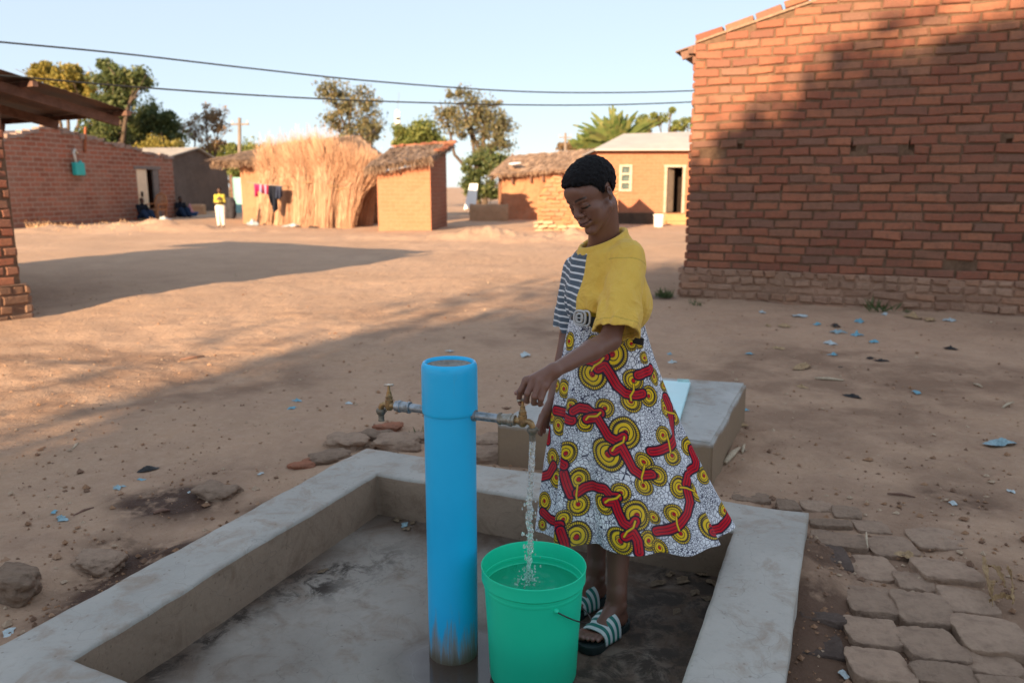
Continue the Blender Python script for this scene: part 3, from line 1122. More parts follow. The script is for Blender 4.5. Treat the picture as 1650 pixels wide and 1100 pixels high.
def lay_bricks(mb, P, wd, nr, s0, s1, z0, top, h, L, out=.03, joint=.019, jit=.0045, holes=(), header=(), start=0, rj=1.0):
    """courses of separate hand-made bricks on the wall plane through P"""
    P = np.asarray(P[:2], float)
    row = 0
    z = z0
    zmax = max(top(s) for s in np.linspace(s0, s1, 40))
    while z < zmax - .02:
        hh = h * rng.uniform(.97, 1.03)
        LL = L * (.5 if (row + start) in header else 1)
        s = s0 - rng.uniform(0, .0) - (LL * .5 if row % 2 else 0) + rng.normal(0, .02)
        while s < s1:
            l = LL * rng.uniform(.88, 1.10)
            a, b = max(s, s0 - rng.uniform(0, .012)) + joint / 2, min(s + l, s1 + .0) - joint / 2
            s += l
            if b - a < .05: continue
            mid = (a + b) / 2
            if top(mid) < z + hh * .45: continue
            sk = False
            for hs, hz in holes:
                if abs(z + hh / 2 - hz) < hh * .5:
                    if a < hs + .03 and b > hs - .03:
                        if hs - a > b - hs: b = hs - .03
                        else: a = hs + .03
                        if b - a < .05: sk = True
            if sk: continue
            zb, zt = z + joint / 2, z + hh - joint / 2
            d = out + rng.normal(0, .006) * rj
            c = .012
            tilt = rng.normal(0, .004) * rj
            q = []
            for (ss, zz, e) in ((a, zb, 0), (b, zb, 0), (b, zt, 0), (a, zt, 0)):
                zz = min(zz + (tilt if ss == b else -tilt), top(ss) + .01)
                q.append([ss + rng.normal(0, jit), zz + rng.normal(0, jit)])
            q = np.array(q); m = q.mean(0)
            inn = m + (q - m) * (1 - 2 * c / np.maximum(np.ptp(q, axis=0), .03))
            pts = [np.append(P + wd * u_ + nr * d, v_) for u_, v_ in inn]
            pts += [np.append(P + wd * u_ + nr * (d - c + rng.normal(0, .0015)), v_) for u_, v_ in q]
            pts += [np.append(P + wd * u_ - nr * .03, v_) for u_, v_ in q]
            mb.add(pts, [(0, 1, 2, 3), (4, 5, 1, 0), (5, 6, 2, 1), (6, 7, 3, 2), (7, 4, 0, 3), (8, 9, 5, 4), (9, 10, 6, 5), (10, 11, 7, 6), (11, 8, 4, 7)])
        z += hh
        row += 1


def wall_panel(mb, P, wd, s0, s1, z0, top, holes=(), step=None):
    """sheet of wall with rectangular openings (a, b, za, zb), cut into upright strips"""
    P = np.asarray(P[:2], float)
    cuts = {s0, s1}
    for a, b, _, _ in holes: cuts |= {a, b}
    for s in (step or []): cuts.add(s)
    cuts = sorted(c for c in cuts if s0 <= c <= s1)
    for a, b in zip(cuts[:-1], cuts[1:]):
        m = (a + b) / 2
        iv = sorted([(za, zb) for (ha, hb, za, zb) in holes if ha < m < hb])
        z = z0
        for za, zb in iv + [(None, None)]:
            ta, tb = (za, za) if za is not None else (top(a), top(b))
            if ta > z + 1e-4:
                mb.quad(np.append(P + wd * a, z), np.append(P + wd * b, z), np.append(P + wd * b, tb), np.append(P + wd * a, ta))
            if zb is not None: z = zb


def prism_walls(mb, corners, z0, z1s):
    """upright faces between consecutive corners; z1s = (za, zb) per face or a number"""
    n = len(corners)
    for k in range(n):
        a, b = corners[k], corners[(k + 1) % n]
        za, zb = z1s[k] if isinstance(z1s[k], (tuple, list)) else (z1s[k], z1s[k])
        mb.quad(v3(a, z0), v3(b, z0), v3(b, zb), v3(a, za))


BRICKS = [(.36, .145, .085), (.30, .115, .072), (.40, .17, .10), (.25, .095, .065), (.33, .13, .08), (.21, .10, .075), (.37, .15, .09), (.27, .14, .095), (.31, .12, .075), (.21, .125, .095), (.28, .105, .07)]
MUDB = [(.34, .22, .155), (.30, .19, .135), (.37, .24, .17), (.27, .165, .115), (.35, .20, .13)]
M_BRICK = brick_mat('fired_brick', BRICKS, (.17, .10, .07), .65)
M_PLINTH = brick_mat('muddy_plinth_brick', MUDB, (.19, .125, .085), .6, .15)
M_MORTAR = simple('mud_mortar', (.17, .105, .068), .95, .1, 12, .35, .6, .012)
M_SHEET = simple('rusty_roof_sheet', (.17, .13, .115), .65, .4, 3, .4, .2, .004, metal=.35, c2=(.26, .14, .09))
M_WOOD = simple('grey_brown_timber', (.20, .115, .085), .8, .2, 7, .35, .4, .01)
M_DARK = simple('near_black', (.03, .022, .018), .95, .05, 5, .2, 0)  # near-black colour: stands for a room's shade, also used on a handle

# ---------------------------------------------------------------- the near brick house on the right
BWD = unit([.915, -.403]); BNR = np.array([BWD[1], -BWD[0]])
if BNR[1] > 0: BNR = -BNR
BP = PZ(1103, 478, .08)[:2] - BNR * .03
house = thing('brick_house', v3(BP, GZ), 'big near house of red fired brick with a tall gable wall', 'house')


def build_house():
    Lw = 7.2
    rise = .2715
    top = lambda s: 3.215 + rise * min(s, 3.75) - rise * max(0, s - 3.75)
    hz = [on_wall(u, v, BP, BWD) for u, v in ((1192, 238), (1375, 236), (1469, 234), (1626, 231))]
    h = .106
    zp = .455
    holes = [(s, z) for s, z in hz]
    mb = MB()
    lay_bricks(mb, BP, BWD, BNR, 0, Lw, zp, top, h, .31, out=.030, holes=holes)
    # corner bricks wrap round the left edge
    back = -BNR
    lay_bricks(mb, BP, back, -BWD, .0, 4.5, zp, lambda s: 3.2, h, .335, out=.03)
    mb.build('brick_wall', M_BRICK, house)
    # mortar bed behind, with the putlog holes left open
    mb = MB()
    zs = sorted(set([-.2] + [q for s, z in hz for q in (z - .055, z + .05)]))
    hl = [(s - .032, s + .032, z - .055, z + .05) for s, z in hz]
    wall_panel(mb, BP + BNR * .012, BWD, .01, Lw, -.2, top, hl, step=[3.75])
    c = [BP + BWD * .012 + BNR * .012, BP + BWD * .012 - BNR * 5.2, BP + BWD * Lw - BNR * 5.2, BP + BWD * Lw + BNR * .012]
    mb.quad(v3(c[0], -.2), v3(c[1], -.2), v3(c[1], 3.2), v3(c[0], 3.2))
    mb.quad(v3(c[1], -.2), v3(c[2], -.2), v3(c[2], 3.2), v3(c[1], 3.2))
    mb.quad(v3(c[2], -.2), v3(c[3], -.2), v3(c[3], 3.2), v3(c[2], 3.2))
    for s, z in hz:
        q = BP + BWD * s - BNR * .12
        mb.box(v3(q, z), (.16, .16, .16), yaw=math.atan2(BWD[1], BWD[0]))
    mb.build('mortar', M_MORTAR, house)
    mb = MB()
    lay_bricks(mb, BP + BNR * .055 - BWD * .06, BWD, BNR, 0, Lw, .0, lambda s: zp - .005 + .012 * math.sin(s * 1.3), .094, .33, out=.035, header=(1, 3, 4), joint=.024, jit=.006, rj=1.7)
    lay_bricks(mb, BP + BNR * .055 - BWD * .06, back, -BWD, 0, 4, .0, lambda s: zp - .005, .094, .33, out=.03, header=(1, 3), jit=.005)
    wall_panel(mb, BP + BNR * .065, BWD, -.045, Lw, -.2, lambda s: zp - .02)
    mb.quad(v3(BP + BNR * .065, zp - .012), v3(BP + BWD * Lw + BNR * .065, zp - .012), v3(BP + BWD * Lw, zp + .012), v3(BP, zp + .012))
    mb.build('plinth', M_PLINTH, house)
    # roof sheets, seen edge-on, with an eave sticking out on the left
    mb = MB()
    th = .02
    def rp(s, d, up):
        return np.append(BP + BWD * s - BNR * d, 3.215 + rise * min(s, 3.75) - rise * max(0, s - 3.75) + up)
    for a, b in ((-.27, 3.75), (3.75, 7.6)):
        mb.slab([rp(a, .10, .03), rp(b, .10, .03), rp(b, 5.4, .03), rp(a, 5.4, .03)], .018)
    rf = mb.build('roof', M_SHEET, house)
    for d in (.16, 2.5, 5.0):
        mb = MB(); mb.bar(rp(-.20, d, -.045), rp(3.7, d, -.045), .05, .10); mb.build('rafter', M_WOOD, rf)
    mb = MB(); mb.bar(rp(-.06, .08, -.03), rp(-.06, 5.2, -.03), .09, .08); mb.build('wall_plate', M_WOOD, rf)
    # row of bricks bedded along the verge
    mb = MB()
    s = -.01
    while s < 3.75:
        l = rng.uniform(.28, .36)
        a = math.atan(rise)
        c = np.append(BP + BWD * (s + l / 2) - BNR * .05, top(s + l / 2) + .075 + rng.normal(0, .008))
        ca, sa = math.cos(-a), math.sin(-a)
        M = np.array([[math.cos(a), 0, -math.sin(a)], [0, 1, 0], [math.sin(a), 0, math.cos(a)]])
        mb.box(c, (l - .02, .17, .075), yaw=math.atan2(BWD[1], BWD[0]) + rng.normal(0, .03), M=M, jit=.004)
        s += l
    vb = mb.build('verge_bricks', M_BRICK, house); bevel(vb, .008)
    mb = MB()
    mb.slab([np.append(BP + BWD * 0.0 + BNR * .035, 3.225), np.append(BP + BWD * 3.75 + BNR * .035, 3.225 + rise * 3.75), np.append(BP + BWD * 3.75 - BNR * .14, 3.225 + rise * 3.75), np.append(BP - BNR * .14, 3.225)], -.03)
    mb.build('verge_bed', simple('pale_mortar', (.30, .20, .14), .95, .1, 20, .3, .6, .01), house)


build_house()

# ---------------------------------------------------------------- near house on the left edge: pillar and low roof
LWD = unit([-.5, -.866]); LND = unit([.866, -.5])
LP = PZ(36, 507, .08)[:2]
lhouse = thing('brick_house', v3(LP, GZ), 'brick house cut by the left edge, its rusty roof sheets overhanging on timbers', 'house')


def build_left():
    ex = np.array([-.866, .5])                     # along the eave, away to the left
    C1 = PY(203, 179, 10.7)
    slope = .205
    Hw = 2.75
    mb = MB()
    lay_bricks(mb, LP, LWD, LND, 0, 5, .42, lambda s: 2.9 + slope * s, .105, .30, out=.03)
    lay_bricks(mb, LP, ex, -LWD, 0, 5.2, .42, lambda s: 2.75, .105, .30, out=.03)
    mb.build('brick_wall', M_BRICK, lhouse)
    mb = MB()
    c = [LP + LND * .012 - LWD * .012, LP + LWD * 5, LP + LWD * 5 + ex * 5.2, LP + ex * 5.2]
    prism_walls(mb, c, -.1, [(2.75, 3.9), 3.9, (3.9, 2.75), 2.75])
    mb.build('mortar', M_MORTAR, lhouse)
    mb = MB()
    lay_bricks(mb, LP + LND * .07 - LWD * .07, LWD, LND, 0, 5, .0, lambda s: .43, .105, .28, out=.03, header=(1, 3), jit=.005)
    lay_bricks(mb, LP + LND * .07 - LWD * .07, ex, -LWD, 0, 5, .0, lambda s: .43, .105, .28, out=.03, header=(0, 2), jit=.005)
    wall_panel(mb, LP + LND * .08, LWD, -.06, 5, -.1, lambda s: .42)
    mb.quad(v3(LP + LND * .1, .425), v3(LP + LWD * 5 + LND * .1, .425), v3(LP + LWD * 5, .43), v3(LP - LWD * .1, .43))
    mb.build('plinth', M_PLINTH, lhouse)
    # roof: low eave at the far side, rising towards the camera
    def rp(a, b, up=0):
        """a: along the verge from the low corner, b: along the eave"""
        q = C1[:2] + LWD * a + ex * b
        return np.append(q, C1[2] + slope * a + up)
    mb = MB()
    n = 90
    bs = np.linspace(-.06, 6.5, n); as_ = np.linspace(-.12, 5.6, 12)
    G = np.array([[rp(a, b, .012 * math.sin(b * 2 * math.pi / .15) + .012 * math.sin(b * 1.7 + a)) for b in bs] for a in as_])
    mb.grid(G)
    rf = mb.build('roof', M_SHEET, lhouse, smooth=True)
    sm = rf.modifiers.new('thickness', 'SOLIDIFY'); sm.thickness = .006; sm.offset = -1
    rf = rf
    mb = MB()
    mb.bar(rp(-.02, .22, -.12), rp(5.4, .22, -.12), .07, .11)
    mb.build('rafter', M_WOOD, rf)
    for b in (1.55, 2.9, 4.2, 5.5):
        m2 = MB(); m2.bar(rp(-.0, b, -.12), rp(5.4, b, -.12), .07, .11); m2.build('rafter', M_WOOD, rf)
    for a in (.03, 1.2, 2.5):
        mb = MB(); mb.bar(rp(a, -.10, -.04), rp(a, 6.3, -.04), .06, .06); mb.build('purlin', M_WOOD, rf)


build_left()

# ================================================================ houses across the yard


def plaster(name, c, amt=.18, wash=None):
    n = NB(name, .95, .1)
    a = n.noise(.9, 6, .65); b = n.noise(5, 6, .65); d = n.noise(30, 5, .7)
    col = n.mix(n.rng(a, .35, .65), vary(c, 1 - amt), vary(c, 1 + amt))
    col = n.mix(n.rng(b, .5, .72, 0, .6), col, wash or vary(c, .7))
    col = n.mix(n.rng(d, .55, .75, 0, .4), col, vary(c, 1.25))
    h = n.math('ADD', n.math('MULTIPLY', b, 2.0), d)
    return n.done(col, n.bump(h, .6, .04))


def strands(mb, p0, p1, n, L, spread, wid, down=(0, 0, -1), out=(0, 0, 0)):
    p0, p1, out = np.asarray(p0, float), np.asarray(p1, float), np.asarray(out, float)
    for _ in range(n):
        p = p0 + (p1 - p0) * rng.random() + rng.normal(0, .02, 3)
        d = unit(np.asarray(down, float) + out * rng.uniform(.2, 1) + rng.normal(0, spread, 3))
        l = L * rng.uniform(.4, 1.2)
        s = unit(np.cross(d, rng.normal(0, 1, 3))) * wid * rng.uniform(.6, 1.4)
        q = p + d * l
        mb.add([p - s, p + s, q + s * .4, q - s * .4], [(0, 1, 2, 3)])


M_THATCH = straw_mat('weathered_thatch', (.18, .12, .085), (.26, .18, .125), (.36, .25, .17))


def thatch_slope(mb, a, b, c, d, thick=.16, n=900, L=.55, wid=.018, rough=.03):
    """a-b eave, d-c top edge; a rough slab with a skin of straws lying down the slope"""
    a, b, c, d = [np.asarray(q, float) for q in (a, b, c, d)]
    nu, nv = 26, 12
    G = np.zeros((nu, nv, 3))
    nr = unit(np.cross(b - a, d - a))
    if nr[2] < 0: nr = -nr
    for i, u in enumerate(np.linspace(0, 1, nu)):
        for j, v in enumerate(np.linspace(0, 1, nv)):
            p = (a * (1 - u) + b * u) * (1 - v) + (d * (1 - u) + c * u) * v
            G[i, j] = p + nr * rng.normal(0, rough)
    mb.grid(G + nr * thick * .5)
    mb.grid((G - nr * thick * .5)[::-1])
    for A in (G[0], G[-1]):
        mb.grid(np.stack([A + nr * thick * .5, A - nr * thick * .5], 0))
    for j in (0, -1):
        mb.grid(np.stack([G[:, j] + nr * thick * .5, G[:, j] - nr * thick * .5], 0))
    dn = unit(a - d)
    for _ in range(n):
        u, v = rng.random(), rng.random()
        p = (a * (1 - u) + b * u) * (1 - v) + (d * (1 - u) + c * u) * v + nr * (thick * .5 + rng.uniform(-.01, .04))
        dd = unit(dn + rng.normal(0, .10, 3)); l = L * rng.uniform(.5, 1.2)
        s = unit(np.cross(dd, nr)) * wid
        q = p + dd * l
        mb.add([p - s, p + s, q + s * .5, q - s * .5], [(0, 1, 2, 3)])


def build_small_hut():
    C = PZ(695, 373)[:2]
    L_ = PZ(610, 372)[:2]
    wf = unit([-1, .10]); L_ = C + wf * 1.72
    R_ = PZ(745, 363)[:2]
    wr = np.array([-wf[1], wf[0]])
    if wr[1] < 0: wr = -wr
    wr = unit(np.array([wr[0] - .02, wr[1]]))
    s = np.linspace(.2, 6, 400)
    us = [825 + FPX * (C[0] + wr[0] * k) / ((C[1] + wr[1] * k) * CP + (H - .1) * SP) for k in s]
    k = s[int(np.argmin(np.abs(np.array(us) - 744)))]
    Rr = C + wr * min(k, 3.2)
    B_ = L_ + (Rr - C)
    zC = on_wall(695, 262, C, wf)[1]; zL = on_wall(612, 279, C, wf)[1]
    zR = 1.5 + (PY(744, 243, Rr[1])[2] - 1.5)
    hut = thing('mud_hut', v3(C, GZ), 'small low hut with an orange mud front under a shaggy thatch roof', 'hut')
    mb = MB()
    mb.quad(v3(C, -.05), v3(L_, -.05), v3(L_, zL), v3(C, zC))
    mb.quad(v3(L_, -.05), v3(B_, -.05), v3(B_, zL), v3(L_, zL))
    mb.build('front_wall', tex_brick('orange_mud_render', (.46, .19, .105), (.40, .165, .09), (.41, .21, .13), .32, .12, wf, bump=.35), hut)
    mb = MB()
    mb.quad(v3(C, -.05), v3(Rr, -.05), v3(Rr, zR), v3(C, zC))
    mb.quad(v3(B_, -.05), v3(Rr, -.05), v3(Rr, zR), v3(B_, zL))
    mb.build('side_wall', tex_brick('shade_toned_brick', (.20, .085, .055), (.25, .10, .062), (.26, .17, .12), .34, .13, wr), hut)  # the side's shade is put into these darker brick colours
    mb = MB()
    o = wf * .3; f = -wr * .32
    a = v3(L_ + o + f, zL - .08 + .16); b = v3(C - wf * .12 + f, zC + .10)
    c = v3(Rr - wf * .25 - f * .8, zR + .20); d = v3(B_ + o - f * .8, zR + .05)
    thatch_slope(mb, a, b, c, d, .15, 2600, .34, .011)
    strands(mb, a, b, 420, .20, .25, .012, out=v3(-wr * .3, 0))
    strands(mb, b, c, 260, .13, .3, .012, out=v3(-wf * .5, 0))
    th = mb.build('thatch_roof', M_THATCH, hut)
    # broken tiles weighing the thatch down along the upper edge
    mb = MB()
    for t in np.linspace(.05, .97, 13):
        q = (d + (c - d) * t) + np.array([0, 0, .12])
        mb.box(q, (.30, .22, .06), yaw=rng.uniform(0, 3), jit=.02)
    for t in np.linspace(.3, .95, 6):
        q = (b + (c - b) * t) + np.array([0, 0, .13])
        mb.box(q, (.30, .2, .05), yaw=rng.uniform(0, 3), jit=.02)
    mb.build('roof_brick', M_BRICK, th)
    return C, wf, wr


HUT = build_small_hut()


def build_thatched_house():
    """long mud house behind the grass bundles"""
    A = PZ(392, 358)[:2]
    wd = unit([1, .06])
    w2 = np.array([-wd[1], wd[0]])
    ht = thing('thatched_house', v3(A, GZ), 'tan mud house with a grey thatch roof half hidden by the grass bundles', 'house')
    z1 = on_wall(392, 262, A, wd)[1]
    Lw = on_wall(600, 300, A, wd)[0]
    mb = MB()
    c = [A, A + wd * Lw, A + wd * Lw + w2 * 4, A + w2 * 4]
    prism_walls(mb, c, -.05, [z1] * 4)
    mb.build('wall', plaster('tan_mud_render', (.44, .23, .135), .15), ht)
    mb = MB()
    ov = .95
    e0 = v3(A - wd * ov - w2 * .6, z1 + .0); e1 = v3(A + wd * (Lw + .4) - w2 * .6, z1 + .12)
    r0 = v3(A + wd * 1.9 + w2 * 2, on_wall(440, 231, A + w2 * 2, wd)[1]); r1 = v3(A + wd * (Lw - .8) + w2 * 2, on_wall(560, 222, A + w2 * 2, wd)[1])
    e2 = v3(A + wd * (Lw + .4) + w2 * 4.6, z1); e3 = v3(A - wd * ov + w2 * 4.6, z1 + .1)
    thatch_slope(mb, e0, e1, r1, r0, .16, 3600, .45, .014)
    thatch_slope(mb, e3, e0, r0, r0, .2, 900, .7, .022)
    thatch_slope(mb, e2, e3, r0, r1, .2, 200, .7, .022)
    thatch_slope(mb, e1, e2, r1, r1, .2, 200, .7, .022)
    strands(mb, e0, e1, 700, .26, .28, .015)
    strands(mb, e3, e0, 260, .26, .28, .015)
    mb.build('thatch_roof', M_THATCH, ht)
    return A, wd, w2


TH = build_thatched_house()


def build_gable_house():
    P1 = PZ(285, 351)[:2]
    wd = unit([.2, .97])                              # along the gable wall, away from the camera
    L = 9.6
    P0 = P1 - wd * L
    g = thing('brick_house', v3(P1, GZ), 'dull red brick house with its shaded gable end and open doorway', 'house')
    back = np.array([-.97, .2])
    s1, zc = on_wall(284, 258, P1, wd)
    sa, za = on_wall(78, 205, P1, wd)
    sb, zb = on_wall(12, 222, P1, wd)
    top0 = lambda s: zc + (za - zc) * (s - 0) / (sa - 0) if s > sa else za + (zb - za) * (s - sa) / (sb - sa)
    dz = [on_wall(u, v, P1, wd) for u, v in ((219, 271), (261, 346))]
    a, b = sorted((dz[0][0], dz[1][0]))
    ztop = on_wall(240, 272, P1, wd)[1]
    hole = [(a, b, -.05, ztop)]
    mb = MB()
    wall_panel(mb, P1, wd, -L - .5, 0, -.05, top0, hole, step=[sa])
    c = P1 + back * 7
    mb.quad(v3(P1, -.05), v3(c, -.05), v3(c, zc), v3(P1, zc))
    mb.quad(v3(P1 - wd * (L + .5), -.05), v3(P1 - wd * (L + .5) + back * 7, -.05), v3(P1 - wd * (L + .5) + back * 7, zb), v3(P1 - wd * (L + .5), top0(-L - .5)))
    wall = mb.build('brick_wall', tex_brick('dull_red_brick', (.36, .13, .08), (.22, .085, .055), (.36, .27, .21), .46, .17, wd, ms=.022), g)
    # ragged top courses
    mb = MB()
    s = -L
    while s < 0:
        l = rng.uniform(.25, .45)
        mb.box(np.append(P1 + wd * (s + l / 2) + back * .1, top0(s + l / 2) + rng.uniform(-.02, .08)), (l * .92, .3, rng.uniform(.08, .2)), yaw=math.atan2(wd[1], wd[0]) + rng.normal(0, .05), jit=.02)
        s += l
    mb.build('loose_top_bricks', simple('pale_dusty_mortar', (.30, .22, .18), .95, .1, 2, .4, .5, .02), wall)
    mb = MB()
    r0 = np.append(P1 + wd * sa + back * .25, za - .1); r1 = np.append(P1 + wd * sa + back * 7, za - .1)
    mb.slab([np.append(P1 + wd * .2 + back * .25, zc - .12), r0, r1, np.append(P1 + wd * .2 + back * 7, zc - .12)][::-1], .04)
    mb.slab([np.append(P1 - wd * (L + .6) + back * .25, top0(-L - .6) - .1), np.append(P1 - wd * (L + .6) + back * 7, top0(-L - .6) - .1), r1, r0][::-1], .04)
    mb.build('roof', M_SHEET, g)
    # porch recess: inner shade put into dark brown walls, pale inner wall on the left, grey jamb on the right
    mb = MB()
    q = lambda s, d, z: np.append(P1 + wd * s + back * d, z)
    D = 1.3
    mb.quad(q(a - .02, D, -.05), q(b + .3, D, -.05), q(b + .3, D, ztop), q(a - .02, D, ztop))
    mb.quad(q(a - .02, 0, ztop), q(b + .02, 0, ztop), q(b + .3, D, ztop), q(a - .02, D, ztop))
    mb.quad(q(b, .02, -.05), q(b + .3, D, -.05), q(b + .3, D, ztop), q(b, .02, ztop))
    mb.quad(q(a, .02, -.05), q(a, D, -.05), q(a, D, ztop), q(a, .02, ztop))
    mb.build('porch_recess', simple('shade_brown_plaster', (.12, .06, .045), .95, .1, 3, .2, .2), g)
    mb = MB()
    m1 = a + (b - a) * .5
    mb.box(q((a + m1) / 2 - .05, .05, ztop / 2), (m1 - a, .06, ztop - .02), yaw=math.atan2(wd[1], wd[0]))
    dr = mb.build('door', simple('cream_door', (.80, .66, .46), .7, .3, 3, .12, .1), g)
    mb = MB(); mb.box(q(a + .25, -.01, ztop * .52), (.07, .05, .22), yaw=math.atan2(wd[1], wd[0])); mb.build('door_handle', M_DARK, dr)
    mb = MB()
    mb.box(q(b - .18, .05, ztop / 2), (.36, .08, ztop - .01), yaw=math.atan2(wd[1], wd[0]))
    mb.box(q((a + b) / 2, .02, ztop + .03), (b - a + .3, .1, .12), yaw=math.atan2(wd[1], wd[0]))
    mb.build('door_frame', simple('grey_cement_jamb', (.20, .18, .165), .9, .2, 4, .2, .2), g)
    # rusty iron upright against the gable
    ps, pz = on_wall(136, 205, P1, wd); ps2, pz2 = on_wall(135, 245, P1, wd)
    mb = MB(); mb.bar(q(ps, -.05, pz), q(ps2, -.05, pz2), .10, .06)
    mb.build('iron_upright', simple('rust', (.30, .10, .045), .85, .2, 12, .3, .3), g)
    # turquoise can on a pale hanger hooked on the wall
    hs, hz = on_wall(121, 273, P1, wd); _, h2 = on_wall(119, 242, P1, wd); _, h3 = on_wall(121, 262, P1, wd)
    _, h4 = on_wall(121, 283, P1, wd)
    ws = abs(on_wall(112, 273, P1, wd)[0] - on_wall(130, 273, P1, wd)[0])
    base = q(hs, -.16, h4)
    can = thing('hanging_can', base, 'turquoise jerrycan hung by a pale strap from the gable wall', 'jerrycan')
    mb = MB()
    yaw = math.atan2(wd[1], wd[0])
    mb.box(q(hs, -.16, (h3 + h4) / 2), (ws * .85, .2, h3 - h4), yaw=yaw)
    mb.lathe([(.06, 0), (.06, .07), (.0001, .075)], q(hs + ws * .2, -.16, h3), n=12)
    o = mb.build('can_body', simple('turquoise_plastic', (.03, .42, .40), .4, .4, 4, .1, .05), can); bevel(o, .04, 3)
    mb = MB()
    mb.tube([q(hs - .1, -.16, h3 - .03), q(hs - .14, -.14, h3 + .35), q(hs - .12, -.10, h2 - .1), q(hs + .02, -.05, h2 + .02), q(hs + .18, -.02, h2 - .12)], .045, 8)
    mb.build('strap', simple('pale_strap', (.62, .58, .50), .7, .3, 5, .15, .1), can, smooth=True)
    return P1, wd, back, a, b, ztop


GH = build_gable_house()


def build_grey_house():
    P1 = PZ(371, 338)[:2]
    wd = unit([.2, .97]); back = np.array([-.97, .2])
    g = thing('mud_house', v3(P1, GZ), 'dark grey mud-plastered house in shade behind the brick gable', 'house')
    _, zc = on_wall(370, 271, P1, wd); sa, za = on_wall(315, 239, P1, wd); sb, zb = on_wall(240, 262, P1, wd)
    top = lambda s: zc + (za - zc) * s / sa if s > sa else za + (zb - za) * (s - sa) / (sb - sa)
    L = -sb
    mb = MB()
    wall_panel(mb, P1, wd, -L, 0, -.1, top, (), step=[sa])
    for s in (0, -L):
        q = P1 + wd * s
        mb.quad(v3(q, -.1), v3(q + back * 7, -.1), v3(q + back * 7, top(s)), v3(q, top(s)))
    mb.build('wall', plaster('grey_mud_plaster', (.16, .12, .10), .15), g)
    mb = MB()
    e = .22
    r0, r1 = np.append(P1 + wd * sa - back * e, za + .05), np.append(P1 + wd * sa + back * 7, za + .05)
    mb.slab([np.append(P1 + wd * .35 - back * e, zc - .05), r0, r1, np.append(P1 + wd * .35 + back * 7, zc - .05)][::-1], .07)
    mb.slab([np.append(P1 - wd * (L + .3) - back * e, zb), np.append(P1 - wd * (L + .3) + back * 7, zb), r1, r0][::-1], .07)
    mb.build('roof', simple('dusty_roof_sheet', (.40, .35, .29), .6, .3, 2, .2, .1), g)


build_grey_house()


